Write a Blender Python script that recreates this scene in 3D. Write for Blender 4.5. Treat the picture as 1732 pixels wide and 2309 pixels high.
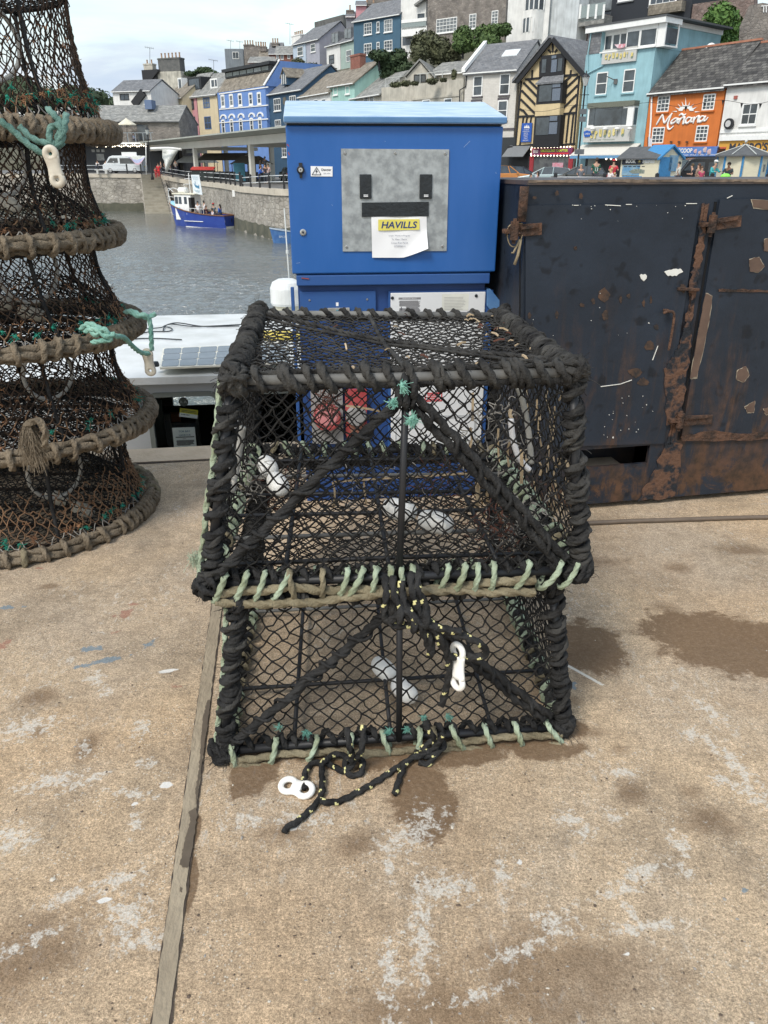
import bpy, bmesh, math, random
from mathutils import Vector, Matrix, noise
V = Vector
PI = math.pi
random.seed(11)
R = random.uniform
sc = bpy.context.scene
col = sc.collection
for _o in list(bpy.data.objects):
 bpy.data.objects.remove(_o)

# ---------------------------------------------------------------- camera
FPX, CX, CY, HOR, EYE = 1735.0, 866.0, 1154.5, 375.0, 1.5     # photograph 1732 x 2309
TH = math.atan((CY - HOR) / FPX)
CT, ST = math.cos(TH), math.sin(TH)
cam = bpy.data.objects.new('camera', bpy.data.cameras.new('camera'))
col.objects.link(cam)
cam.location = (0, 0, EYE)
cam.rotation_euler = (PI / 2 - TH, 0, 0)
cam.data.sensor_fit = 'VERTICAL'
cam.data.sensor_height = 24
cam.data.lens = FPX / 2309 * 24
cam.data.clip_start = 0.05
cam.data.clip_end = 3000
sc.camera = cam
sc.render.resolution_x, sc.render.resolution_y = 768, 1024

# ---------------------------------------------------------------- world and sun
SUN_EL, SUN_AZ = math.radians(50), math.radians(216)     # azimuth measured from +Y towards +X
w = bpy.data.worlds.new('World')
sc.world = w
w.use_nodes = True
nt = w.node_tree
nt.nodes.clear()
N = nt.nodes.new
L = nt.links.new
out = N('ShaderNodeOutputWorld'); bg = N('ShaderNodeBackground'); sky = N('ShaderNodeTexSky')
sky.sky_type = 'NISHITA'; sky.sun_disc = False
sky.sun_elevation = SUN_EL; sky.sun_rotation = SUN_AZ
sky.air_density = 1.2; sky.dust_density = 1.5; sky.ozone_density = 1.5
tc = N('ShaderNodeTexCoord'); mp = N('ShaderNodeMapping'); nz = N('ShaderNodeTexNoise'); rp = N('ShaderNodeValToRGB')
mp.inputs['Scale'].default_value = (1.2, 1.2, 4.2)
mp.inputs['Location'].default_value = (0.3, 0.1, 0.35)
nz.inputs['Scale'].default_value = 2.3; nz.inputs['Detail'].default_value = 7; nz.inputs['Roughness'].default_value = .55
nz.inputs['Distortion'].default_value = .4
rp.color_ramp.elements[0].position = .36; rp.color_ramp.elements[0].color = (.05, .05, .05, 1)
rp.color_ramp.elements[1].position = .58; rp.color_ramp.elements[1].color = (1, 1, 1, 1)
mx = N('ShaderNodeMix'); mx.data_type = 'RGBA'
mul = N('ShaderNodeMix'); mul.data_type = 'RGBA'; mul.blend_type = 'MULTIPLY'; mul.inputs[0].default_value = 1
nz2 = N('ShaderNodeTexNoise'); nz2.inputs['Scale'].default_value = 4.5; nz2.inputs['Detail'].default_value = 5
rp2 = N('ShaderNodeValToRGB')
rp2.color_ramp.elements[0].position = .3; rp2.color_ramp.elements[0].color = (4.3, 5.2, 6.4, 1)
rp2.color_ramp.elements[1].position = .7; rp2.color_ramp.elements[1].color = (6.9, 7.25, 7.5, 1)
L(tc.outputs['Generated'], mp.inputs['Vector']); L(mp.outputs[0], nz.inputs['Vector']); L(nz.outputs['Fac'], rp.inputs[0])
L(mp.outputs[0], nz2.inputs['Vector']); L(nz2.outputs['Fac'], rp2.inputs[0])
L(sky.outputs[0], mul.inputs[6]); mul.inputs[7].default_value = (2.3, 2.1, 1.75, 1)
L(rp.outputs[0], mx.inputs[0]); L(mul.outputs[2], mx.inputs[6]); L(rp2.outputs[0], mx.inputs[7])
L(mx.outputs[2], bg.inputs[0]); bg.inputs[1].default_value = .1
L(bg.outputs[0], out.inputs[0])
sun = bpy.data.objects.new('sun', bpy.data.lights.new('sun', 'SUN'))
col.objects.link(sun)
sun.data.energy = 1.9; sun.data.angle = math.radians(16); sun.data.color = (1, .95, .87)
sd = V((math.sin(SUN_AZ) * math.cos(SUN_EL), math.cos(SUN_AZ) * math.cos(SUN_EL), math.sin(SUN_EL)))
sun.rotation_euler = sd.to_track_quat('Z', 'Y').to_euler()
vs = sc.view_settings
vs.view_transform = 'Standard'; vs.look = 'None'; vs.exposure = 0.5; vs.gamma = 1; vs.use_curve_mapping = False

# ---------------------------------------------------------------- geometry helpers
def ray(x, y):
 a = (x - CX) / FPX; b = (CY - y) / FPX
 return V((a, CT + b * ST, -ST + b * CT))
E0 = V((0, 0, EYE))
def G(x, y, z=0.0):
 r = ray(x, y); return E0 + r * ((z - EYE) / r.z)
def PY(x, y, Y):
 r = ray(x, y); return E0 + r * (Y / r.y)

class MB:
 def __init__(s): s.v = []; s.f = []; s.m = []
 def add(s, vs, fs, mi=0):
  b = len(s.v); s.v.extend(vs)
  for f in fs: s.f.append([b + i for i in f]); s.m.append(mi)
  return s
 def par(s, o, a, b, c, mi=0):           # parallelepiped from a corner and three edge vectors
  if a.cross(b).dot(c) < 0: a, b = b, a
  p = [o, o + a, o + a + b, o + b, o + c, o + a + c, o + a + b + c, o + b + c]
  return s.add(p, [(0, 3, 2, 1), (4, 5, 6, 7), (0, 1, 5, 4), (1, 2, 6, 5), (2, 3, 7, 6), (3, 0, 4, 7)], mi)
 def box(s, c, sz, rz=0, mi=0):
  m = Matrix.Rotation(rz, 3, 'Z')
  a, b, d = m @ V((sz[0], 0, 0)), m @ V((0, sz[1], 0)), V((0, 0, sz[2]))
  return s.par(V(c) - (a + b + d) / 2, a, b, d, mi)
 def prism(s, pts, vec, mi=0):           # polygon swept along a vector
  n = len(pts); nrm = V((0, 0, 0))
  for i in range(n): nrm += pts[i].cross(pts[(i + 1) % n])
  if nrm.dot(vec) > 0: pts = pts[::-1]
  vs_ = list(pts) + [p + vec for p in pts]
  fs = [tuple(range(n)), tuple(range(2 * n - 1, n - 1, -1))]
  fs += [(i, i + n, (i + 1) % n + n, (i + 1) % n)for i in range(n)]
  return s.add(vs_, fs, mi)
 def poly(s, pts, mi=0): return s.add(list(pts), [tuple(range(len(pts)))], mi)
 def tube(s, pts, r, n=6, mi=0, closed=False, caps=True, rs=None, mod=None, fleck=None):
  m = len(pts)
  if m < 2: return s
  ts = []
  for i in range(m):
   if closed: t = pts[(i + 1) % m] - pts[i - 1]
   else: t = pts[min(i + 1, m - 1)] - pts[max(i - 1, 0)]
   ts.append(t.normalized() if t.length > 1e-9 else V((0, 0, 1)))
  u = ts[0].orthogonal().normalized()
  b = len(s.v); dist = 0
  for i in range(m):
   u = u - ts[i] * u.dot(ts[i])
   u = u.normalized() if u.length > 1e-6 else ts[i].orthogonal().normalized()
   w_ = ts[i].cross(u)
   if i: dist += (pts[i] - pts[i - 1]).length
   ri = rs[i] if rs else r
   for k in range(n):
    a = 2 * PI * k / n
    q = ri
    if mod: q = ri * (1 + mod[1] * math.cos(mod[0] * a - dist * mod[2]))
    s.v.append(pts[i] + (u * math.cos(a) + w_ * math.sin(a)) * q)
   if fleck is not None: fleck.append(dist)
  dd = 0
  for i in range(m if closed else m - 1):
   j = (i + 1) % m
   if i: dd += (pts[i] - pts[i - 1]).length
   for k in range(n):
    k2 = (k + 1) % n
    s.f.append([b + i * n + k, b + i * n + k2, b + j * n + k2, b + j * n + k])
    mm = mi
    if mod and len(mod) > 3:
     a = 2 * PI * (k + .5) / n
     if math.cos(a - dd * mod[2] / mod[0]) > .85 and (dd / mod[3]) % 1 < .30: mm = mod[4]
    s.m.append(mm)
  if caps and not closed:
   s.f.append([b + k for k in range(n)][::-1]); s.m.append(mi)
   s.f.append([b + (m - 1) * n + k for k in range(n)]); s.m.append(mi)
  return s
 def rope(s, pts, r, mi=0, pitch=.05, n=8, closed=False, fleck=None, amp=.27, jit=0):
  pts = resample(pts, max(r * .6, pitch / 11), closed)
  if r > .0058: n = 12
  if jit:
   pts = [p + noise.noise_vector(p * 25) * jit for p in pts]
  mod = [3, amp, 2 * PI / pitch * 1.0]
  if fleck: mod += [fleck[0], fleck[1]]
  return s.tube(pts, r, n, mi, closed, mod=mod)
 def ball(s, c, r, n=10, mi=0, rot=None):
  if not hasattr(r, '__len__'): r = (r, r, r)
  vs_ = []; h = n // 2
  for i in range(h + 1):
   a = PI * i / h
   for k in range(n):
    p = V((math.sin(a) * math.cos(2 * PI * k / n) * r[0], math.sin(a) * math.sin(2 * PI * k / n) * r[1], math.cos(a) * r[2]))
    if rot: p = rot @ p
    vs_.append(V(c) + p)
  fs = []
  for i in range(h):
   for k in range(n):
    a, b2 = i * n + k, i * n + (k + 1) % n
    if i == 0: fs.append((a, a + n, b2 + n))
    elif i == h - 1: fs.append((a, a + n, b2))
    else: fs.append((a, a + n, b2 + n, b2))
  return s.add(vs_, fs, mi)
 def lathe(s, c, prof, n=16, mi=0, ax=None):     # prof list of (radius, height)
  M = (ax.to_track_quat('Z', 'Y').to_matrix() if ax else Matrix.Identity(3))
  vs_ = []
  for (r, z) in prof:
   for k in range(n):
    vs_.append(V(c) + M @ V((r * math.cos(2 * PI * k / n), r * math.sin(2 * PI * k / n), z)))
  fs = []
  for i in range(len(prof) - 1):
   for k in range(n):
    k2 = (k + 1) % n
    fs.append((i * n + k, i * n + k2, (i + 1) * n + k2, (i + 1) * n + k))
  fs.append(tuple(range(n))[::-1]); fs.append(tuple((len(prof) - 1) * n + k for k in range(n)))
  return s.add(vs_, fs, mi)
 def build(s, name, mats, parent=None, smooth=False, origin=None, uv=None, bevel=0, recalc=False):
  o0 = V(origin) if origin is not None else (ORG.get(parent.name, V((0, 0, 0))) if parent else V((0, 0, 0)))
  me = bpy.data.meshes.new(name)
  if not hasattr(mats, '__len__'): mats = [mats]
  for m in mats: me.materials.append(m)
  me.from_pydata([tuple(p - o0) for p in s.v], [], s.f)
  me.polygons.foreach_set('material_index', s.m)
  if smooth: me.polygons.foreach_set('use_smooth', [True] * len(s.f))
  if uv is None: uv = len(s.f) < 6000
  if recalc:
   bm = bmesh.new(); bm.from_mesh(me); bmesh.ops.recalc_face_normals(bm, faces=bm.faces); bm.to_mesh(me); bm.free()
  me.update()
  if uv:
   ul = me.uv_layers.new(name='uv').data
   vv = me.vertices; Z = V((0, 0, 1))
   for p in me.polygons:
    n_ = p.normal
    t = Z.cross(n_)
    t = t.normalized() if t.length > .05 else V((1, 0, 0))
    b_ = n_.cross(t)
    for li in p.loop_indices:
     q = vv[me.loops[li].vertex_index].co + o0
     ul[li].uv = (q.dot(t), q.dot(b_))
  ob = bpy.data.objects.new(name, me)
  col.objects.link(ob)
  if parent: ob.parent = parent
  else: ob.location = o0
  ORG[ob.name] = o0
  if bevel:
   bv = ob.modifiers.new('bevel', 'BEVEL'); bv.width = bevel; bv.segments = 2; bv.limit_method = 'ANGLE'
  return ob
ORG = {}
def tag(o, label, cat, group=None):
 o['label'] = label; o['category'] = cat
 if group: o['group'] = group
 return o
def thing(name, label, cat, loc, group=None):
 o = bpy.data.objects.new(name, None); col.objects.link(o)
 o.location = loc; ORG[o.name] = V(loc); o.empty_display_size = .2
 return tag(o, label, cat, group)
def struct(o): o['kind'] = 'structure'; return o
def resample(pts, step, closed=False):
 if closed: pts = pts + [pts[0]]
 out_ = [pts[0]]; acc = 0
 for a, b in zip(pts, pts[1:]):
  l = (b - a).length
  if l < 1e-9: continue
  d = step - acc
  while d <= l:
   out_.append(a.lerp(b, d / l)); d += step
  acc = l - (d - step)
 if not closed and (out_[-1] - pts[-1]).length > step * .3: out_.append(pts[-1])
 return out_
def spline(pts, k=8, closed=False):
 n = len(pts); out_ = []
 rng = range(n if closed else n - 1)
 for i in rng:
  if closed: p0, p1, p2, p3 = pts[i - 1], pts[i], pts[(i + 1) % n], pts[(i + 2) % n]
  else: p0, p1, p2, p3 = pts[max(i - 1, 0)], pts[i], pts[i + 1], pts[min(i + 2, n - 1)]
  for j in range(k):
   t = j / k
   out_.append(.5 * ((2 * p1) + (p2 - p0) * t + (2 * p0 - 5 * p1 + 4 * p2 - p3) * t * t + (3 * p1 - p0 - 3 * p2 + p3) * t ** 3))
 if not closed: out_.append(pts[-1])
 return out_

# ---------------------------------------------------------------- materials
_M = {}
def C4(c): return (c[0], c[1], c[2], 1)
def mat(name, c, rough=.7, metal=0, var=.15, scale=8, bump=0, bscale=None, spec=.5, c2=None, coord='Object', stretch=None, emit=None, detail=5, thr=None):
 """plain principled surface with noise variation; c2 = a second colour mixed in by noise"""
 if name in _M: return _M[name]
 m = bpy.data.materials.new(name); m.use_nodes = True
 t = m.node_tree; b = t.nodes['Principled BSDF']
 b.inputs['Roughness'].default_value = rough; b.inputs['Metallic'].default_value = metal
 b.inputs['Specular IOR Level'].default_value = spec
 tcn = t.nodes.new('ShaderNodeTexCoord'); nn = t.nodes.new('ShaderNodeTexNoise')
 nn.inputs['Scale'].default_value = scale; nn.inputs['Detail'].default_value = detail; nn.inputs['Roughness'].default_value = .6
 src = tcn.outputs[coord]
 if stretch:
  mpn = t.nodes.new('ShaderNodeMapping'); mpn.inputs['Scale'].default_value = stretch
  t.links.new(src, mpn.inputs[0]); src = mpn.outputs[0]
 t.links.new(src, nn.inputs['Vector'])
 rr = t.nodes.new('ShaderNodeValToRGB')
 lo = tuple(x * (1 - var) for x in c); hi = tuple(min(1, x * (1 + var)) for x in c)
 if c2: lo, hi = c, c2
 e = rr.color_ramp.elements
 e[0].position, e[1].position = thr if thr else (.3, .7)
 e[0].color = C4(lo); e[1].color = C4(hi)
 t.links.new(nn.outputs['Fac'], rr.inputs[0]); t.links.new(rr.outputs[0], b.inputs['Base Color'])
 if bump:
  bn = t.nodes.new('ShaderNodeBump'); n2 = t.nodes.new('ShaderNodeTexNoise')
  n2.inputs['Scale'].default_value = bscale or scale * 4; n2.inputs['Detail'].default_value = 6
  t.links.new(src, n2.inputs['Vector'])
  bn.inputs['Strength'].default_value = bump; bn.inputs['Distance'].default_value = .02
  t.links.new(n2.outputs['Fac'], bn.inputs['Height']); t.links.new(bn.outputs[0], b.inputs['Normal'])
 if emit:
  b.inputs['Emission Color'].default_value = C4(emit[0]); b.inputs['Emission Strength'].default_value = emit[1]
 _M[name] = m
 return m
def brickmat(name, c1, c2, mortar, bw, bh, ms=.02, rough=.85, squash=1, offset=.5, blotch=.35, bump=.3, bscale=1.2):
 """masonry, slates or boards laid out in metres on the surface"""
 if name in _M: return _M[name]
 m = bpy.data.materials.new(name); m.use_nodes = True
 t = m.node_tree; b = t.nodes['Principled BSDF']; b.inputs['Roughness'].default_value = rough
 n_ = t.nodes.new; l_ = t.links.new
 tcn = n_('ShaderNodeTexCoord'); br = n_('ShaderNodeTexBrick')
 dn = n_('ShaderNodeTexNoise'); dn.inputs['Scale'].default_value = 1.5 / bh * .3
 mxv = n_('ShaderNodeMix'); mxv.data_type = 'VECTOR'; mxv.inputs[0].default_value = .08 * bh if squash == 1 else .35 * bh
 l_(tcn.outputs['UV'], dn.inputs['Vector']); l_(tcn.outputs['UV'], mxv.inputs[4]); l_(dn.outputs['Color'], mxv.inputs[5])
 l_(mxv.outputs[1], br.inputs['Vector'])
 br.inputs['Scale'].default_value = 1; br.inputs['Brick Width'].default_value = bw; br.inputs['Row Height'].default_value = bh
 br.inputs['Mortar Size'].default_value = ms; br.inputs['Mortar Smooth'].default_value = .4; br.offset = offset; br.inputs['Bias'].default_value = 0
 br.inputs['Color1'].default_value = C4(c1); br.inputs['Color2'].default_value = C4(c2); br.inputs['Mortar'].default_value = C4(mortar)
 nn = n_('ShaderNodeTexNoise'); nn.inputs['Scale'].default_value = bscale; nn.inputs['Detail'].default_value = 8; nn.inputs['Roughness'].default_value = .65
 l_(tcn.outputs['UV'], nn.inputs['Vector'])
 rr = n_('ShaderNodeValToRGB'); rr.color_ramp.elements[0].position = .3; rr.color_ramp.elements[1].position = .7
 rr.color_ramp.elements[0].color = (1 - blotch,) * 3 + (1,); rr.color_ramp.elements[1].color = (1 + blotch * .6,) * 3 + (1,)
 mm = n_('ShaderNodeMix'); mm.data_type = 'RGBA'; mm.blend_type = 'MULTIPLY'; mm.inputs[0].default_value = 1
 l_(nn.outputs['Fac'], rr.inputs[0]); l_(br.outputs['Color'], mm.inputs[6]); l_(rr.outputs[0], mm.inputs[7])
 l_(mm.outputs[2], b.inputs['Base Color'])
 bn = n_('ShaderNodeBump'); bn.inputs['Strength'].default_value = bump; bn.inputs['Distance'].default_value = .03; bn.invert = True
 l_(br.outputs['Fac'], bn.inputs['Height']); l_(bn.outputs[0], b.inputs['Normal'])
 _M[name] = m
 return m
def rubble(name, cols, mortar, size=.45, flat=1.8, rough=.9, stain=.45):
 m = bpy.data.materials.new(name); m.use_nodes = True
 t = m.node_tree; b = t.nodes['Principled BSDF']; b.inputs['Roughness'].default_value = rough; n_ = t.nodes.new; l_ = t.links.new
 tcn = n_('ShaderNodeTexCoord'); mp_ = n_('ShaderNodeMapping'); mp_.inputs['Scale'].default_value = (1 / size, flat / size, 1); l_(tcn.outputs['UV'], mp_.inputs[0])
 vo = n_('ShaderNodeTexVoronoi'); vo.inputs['Scale'].default_value = 1; vo.inputs['Randomness'].default_value = .8; vo.distance = 'CHEBYCHEV'; l_(mp_.outputs[0], vo.inputs['Vector'])
 ve = n_('ShaderNodeTexVoronoi'); ve.feature = 'DISTANCE_TO_EDGE'; ve.inputs['Scale'].default_value = 1; ve.inputs['Randomness'].default_value = .8; l_(mp_.outputs[0], ve.inputs['Vector'])
 sp = n_('ShaderNodeSeparateColor'); l_(vo.outputs['Color'], sp.inputs[0])
 rr = n_('ShaderNodeValToRGB'); l_(sp.outputs[0], rr.inputs[0]); e = rr.color_ramp.elements
 while len(e) < len(cols): e.new(.5)
 for i, c in enumerate(cols): e[i].position = i / (len(cols) - 1); e[i].color = C4(c)
 er = n_('ShaderNodeValToRGB'); er.color_ramp.elements[0].position = .02; er.color_ramp.elements[1].position = .09; l_(ve.outputs['Distance'], er.inputs[0])
 mx_ = n_('ShaderNodeMix'); mx_.data_type = 'RGBA'; l_(er.outputs[0], mx_.inputs[0]); mx_.inputs[6].default_value = C4(mortar); l_(rr.outputs[0], mx_.inputs[7])
 nn = n_('ShaderNodeTexNoise'); nn.inputs['Scale'].default_value = .7; nn.inputs['Detail'].default_value = 9; nn.inputs['Roughness'].default_value = .7; l_(tcn.outputs['UV'], nn.inputs['Vector'])
 r2 = n_('ShaderNodeValToRGB'); r2.color_ramp.elements[0].position = .32; r2.color_ramp.elements[1].position = .66; r2.color_ramp.elements[0].color = (1 - stain,) * 3 + (1,); r2.color_ramp.elements[1].color = (1.2, 1.2, 1.2, 1); l_(nn.outputs['Fac'], r2.inputs[0])
 mm = n_('ShaderNodeMix'); mm.data_type = 'RGBA'; mm.blend_type = 'MULTIPLY'; mm.inputs[0].default_value = 1; l_(mx_.outputs[2], mm.inputs[6]); l_(r2.outputs[0], mm.inputs[7]); l_(mm.outputs[2], b.inputs['Base Color'])
 bp = n_('ShaderNodeBump'); bp.inputs['Strength'].default_value = .6; bp.inputs['Distance'].default_value = .05; l_(er.outputs[0], bp.inputs['Height']); l_(bp.outputs[0], b.inputs['Normal'])
 return m
def paint(name, c, rough=.75, dirt=.18):
 """painted render: broad weathering, faint vertical streaks"""
 if name in _M: return _M[name]
 m = bpy.data.materials.new(name); m.use_nodes = True
 t = m.node_tree; b = t.nodes['Principled BSDF']; b.inputs['Roughness'].default_value = rough
 n_ = t.nodes.new; l_ = t.links.new
 tcn = n_('ShaderNodeTexCoord'); mpn = n_('ShaderNodeMapping'); mpn.inputs['Scale'].default_value = (2.2, .25, 1)
 a = n_('ShaderNodeTexNoise'); a.inputs['Scale'].default_value = 1.4; a.inputs['Detail'].default_value = 7; a.inputs['Roughness'].default_value = .65
 d = n_('ShaderNodeTexNoise'); d.inputs['Scale'].default_value = .9; d.inputs['Detail'].default_value = 6
 l_(tcn.outputs['UV'], mpn.inputs[0]); l_(mpn.outputs[0], a.inputs['Vector']); l_(tcn.outputs['UV'], d.inputs['Vector'])
 ad = n_('ShaderNodeMath'); ad.operation = 'ADD'; l_(a.outputs['Fac'], ad.inputs[0]); l_(d.outputs['Fac'], ad.inputs[1])
 rr = n_('ShaderNodeValToRGB'); rr.color_ramp.elements[0].position = .38; rr.color_ramp.elements[1].position = .6
 hf = n_('ShaderNodeMath'); hf.operation = 'MULTIPLY'; hf.inputs[1].default_value = .5
 l_(ad.outputs[0], hf.inputs[0]); l_(hf.outputs[0], rr.inputs[0])
 rr.color_ramp.elements[0].color = C4([x * (1 - dirt * 1.6) for x in c]); rr.color_ramp.elements[1].color = C4([min(.9, x * (1 + dirt * .25)) for x in c])
 l_(rr.outputs[0], b.inputs['Base Color'])
 _M[name] = m
 return m
M_white = paint('white_paint', (.74, .74, .72), dirt=.12)
M_trim = mat('white_trim', (.78, .79, .78), .5, var=.06, scale=3)
M_glass = mat('window_glass', (.055, .07, .085), .18, var=.5, scale=.8, spec=.6)
M_glassl = mat('curtained_glass', (.16, .18, .19), .25, var=.4, scale=1.3, spec=.6)
M_black = mat('black_paint', (.014, .015, .018), .5, var=.3, scale=5)
M_slate = brickmat('slate_roof', (.14, .15, .165), (.21, .215, .225), (.08, .08, .085), .35, .22, .012, blotch=.3)
M_slateL = brickmat('lichened_slate_roof', (.20, .205, .20), (.32, .32, .30), (.13, .13, .125), .4, .28, .012, blotch=.4)
M_slateB = brickmat('brown_slate_roof', (.19, .165, .13), (.28, .25, .205), (.10, .09, .075), .4, .28, .012, blotch=.45)
M_slateD = brickmat('dark_mossy_slate_roof', (.045, .043, .043), (.15, .145, .135), (.025, .025, .025), .45, .32, .03, blotch=.5)
M_stone = rubble('rubble_stone', [(.18, .16, .145), (.26, .235, .21), (.21, .19, .175), (.30, .27, .245)], (.21, .19, .17), .45)
M_quayst = rubble('quay_stone', [(.28, .26, .225), (.38, .355, .31), (.32, .295, .26), (.44, .415, .37), (.30, .275, .24)], (.26, .24, .205), .6, 1.7)
M_red_stone = rubble('red_brown_stone', [(.15, .11, .10), (.25, .185, .165), (.20, .15, .135), (.30, .24, .22)], (.17, .13, .115), .45)
M_brick = brickmat('red_brick', (.23, .07, .05), (.30, .11, .08), (.2, .16, .13), .22, .075, .01)
M_foliage = mat('foliage', (.035, .07, .02), .8, c2=(.10, .16, .045), scale=1.2, detail=3)
M_foliageD = mat('dark_foliage', (.02, .04, .018), .85, c2=(.055, .09, .035), scale=1.0, detail=3)
M_foliageO = mat('olive_foliage', (.05, .055, .03), .85, c2=(.11, .12, .06), scale=1.0, detail=3)
M_skin = mat('skin', (.45, .27, .19), .6, var=.05)

# ---------------------------------------------------------------- lettering
def text(s, o, right, up, wd, ht, m, parent, name='lettering', ext=.002, shear=0, bold=0, depth=None):
 """letters fitted to a wd x ht rectangle whose lower left corner is o"""
 cu = bpy.data.curves.new(name, 'FONT'); cu.body = s; cu.size = 1; cu.shear = shear; cu.offset = bold; cu.extrude = 0
 cu.resolution_u = 3
 ob = bpy.data.objects.new(name, cu); col.objects.link(ob)
 dg = bpy.context.evaluated_depsgraph_get()
 me = bpy.data.meshes.new_from_object(ob.evaluated_get(dg))
 bpy.data.objects.remove(ob)
 xs = [v.co.x for v in me.vertices]; ys = [v.co.y for v in me.vertices]
 if not xs: return None
 x0, x1, y0, y1 = min(xs), max(xs), min(ys), max(ys)
 right = right.normalized(); up = up.normalized(); nrm = right.cross(up)
 mb = MB()
 mb.v = [o + right * ((v.co.x - x0) / (x1 - x0) * wd) + up * ((v.co.y - y0) / max(1e-6, y1 - y0) * ht) + nrm * ext for v in me.vertices]
 mb.f = [list(p.vertices) for p in me.polygons]; mb.m = [0] * len(mb.f)
 bpy.data.meshes.remove(me)
 return mb.build(name, m, parent, uv=False)
# ================================================================ THE QUAY GROUND
QA, QB = G(308, 1014), G(680, 996)                  # the quay's edge over the water
qt = (QB - QA).normalized(); qn = V((-qt.y, qt.x, 0))
WATER = -4.0
def edge_pt(x, off=0, z=0):
 t = (x - QA.x) / qt.x; p = QA + qt * t + qn * off; return V((p.x, p.y, z))

def ground_material():
 m = bpy.data.materials.new('worn_concrete'); m.use_nodes = True
 t = m.node_tree; b = t.nodes['Principled BSDF']; n_ = t.nodes.new; l_ = t.links.new
 geo = n_('ShaderNodeNewGeometry'); P = geo.outputs['Position']
 def noise_(scale, detail=6, rough=.6, dist=0, st=None, loc=None):
  q = n_('ShaderNodeTexNoise'); q.inputs['Scale'].default_value = scale; q.inputs['Detail'].default_value = detail
  q.inputs['Roughness'].default_value = rough; q.inputs['Distortion'].default_value = dist
  if st or loc:
   mm = n_('ShaderNodeMapping'); mm.inputs['Scale'].default_value = st or (1, 1, 1); mm.inputs['Location'].default_value = loc or (0, 0, 0)
   l_(P, mm.inputs[0]); l_(mm.outputs[0], q.inputs['Vector'])
  else: l_(P, q.inputs['Vector'])
  return q.outputs['Fac']
 def ramp(s, a, b_, ca=(0, 0, 0), cb=(1, 1, 1)):
  q = n_('ShaderNodeValToRGB'); q.color_ramp.elements[0].position = a; q.color_ramp.elements[1].position = b_
  q.color_ramp.elements[0].color = C4(ca); q.color_ramp.elements[1].color = C4(cb); l_(s, q.inputs[0]); return q.outputs[0]
 def mix(f, a, b_, mode='MIX'):
  q = n_('ShaderNodeMix'); q.data_type = 'RGBA'; q.blend_type = mode
  if isinstance(f, (int, float)): q.inputs[0].default_value = f
  else: l_(f, q.inputs[0])
  for v_, k in ((a, 6), (b_, 7)):
   if isinstance(v_, tuple): q.inputs[k].default_value = C4(v_)
   else: l_(v_, q.inputs[k])
  return q.outputs[2]
 def math_(op, a, b_=None):
  q = n_('ShaderNodeMath'); q.operation = op
  for v_, k in ((a, 0), (b_, 1)):
   if v_ is None: continue
   if isinstance(v_, (int, float)): q.inputs[k].default_value = v_
   else: l_(v_, q.inputs[k])
  return q.outputs[0]
 # tan concrete going to grey in places
 c = mix(ramp(noise_(1.1, 5, .55, .6), .38, .62), (.52, .415, .295), (.42, .355, .28))
 c = mix(ramp(noise_(2.7, 6, .6, .3, loc=(3, 8, 0)), .50, .70), c, (.32, .265, .20))
 c = mix(math_('MULTIPLY', ramp(noise_(.8, 4, .6, .4, loc=(9, 2, 0)), .5, .68), .55), c, (.47, .34, .215))
 # sand-grain mottling and aggregate
 c = mix(.75, c, ramp(noise_(55, 5, .75), .25, .75, (.45, .45, .45), (1.5, 1.45, 1.4)), 'MULTIPLY')
 c = mix(1, c, ramp(noise_(170, 3, .85), .3, .7, (.42, .4, .38), (1.6, 1.58, 1.55)), 'MULTIPLY')
 c = mix(.8, c, ramp(noise_(420, 2, .8), .3, .7, (.5, .48, .46), (1.5, 1.5, 1.48)), 'MULTIPLY')
 c = mix(.55, c, ramp(noise_(14, 6, .7), .3, .7, (.62, .6, .58), (1.3, 1.3, 1.3)), 'MULTIPLY')
 vo = n_('ShaderNodeTexVoronoi'); vo.inputs['Scale'].default_value = 95; vo.inputs['Randomness'].default_value = 1; l_(P, vo.inputs['Vector'])
 sp = math_('MULTIPLY', ramp(vo.outputs['Distance'], .12, .24, (1, 1, 1), (0, 0, 0)), ramp(noise_(7, 4, .6, loc=(1, 1, 5)), .45, .6))
 c = mix(sp, c, (.62, .57, .48))
 vo2 = n_('ShaderNodeTexVoronoi'); vo2.inputs['Scale'].default_value = 42; l_(P, vo2.inputs['Vector'])
 sp2 = math_('MULTIPLY', ramp(vo2.outputs['Distance'], .07, .14, (1, 1, 1), (0, 0, 0)), ramp(noise_(4, 4, .6, loc=(7, 1, 2)), .5, .6))
 c = mix(math_('MULTIPLY', sp2, .6), c, (.17, .13, .10))
 # damp and oil marks (small brown spots)
 vo3 = n_('ShaderNodeTexVoronoi'); vo3.inputs['Scale'].default_value = 4.2
 wp = n_('ShaderNodeMix'); wp.data_type = 'VECTOR'; wp.inputs[0].default_value = .05
 nq = n_('ShaderNodeTexNoise'); nq.inputs['Scale'].default_value = 18; l_(P, nq.inputs['Vector']); l_(P, wp.inputs[4]); l_(nq.outputs['Color'], wp.inputs[5])
 l_(wp.outputs[1], vo3.inputs['Vector'])
 sp3 = math_('MULTIPLY', ramp(vo3.outputs['Distance'], .06, .22, (1, 1, 1), (0, 0, 0)), ramp(noise_(2.1, 3, .5, loc=(4, 4, 4)), .52, .6))
 c = mix(math_('MULTIPLY', sp3, .45), c, (.16, .11, .07))
 # white droppings and worn paint, broken up
 cl = ramp(noise_(3.0, 3, .5, .2, st=(1.25, .7, 1), loc=(2.2, 5.1, 0)), .50, .62)
 fl = math_('MULTIPLY', ramp(noise_(38, 7, .75, .5, st=(1.15, .6, 1)), .54, .66), ramp(noise_(160, 4, .8), .38, .55))
 wmask = math_('MULTIPLY', cl, fl)
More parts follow.
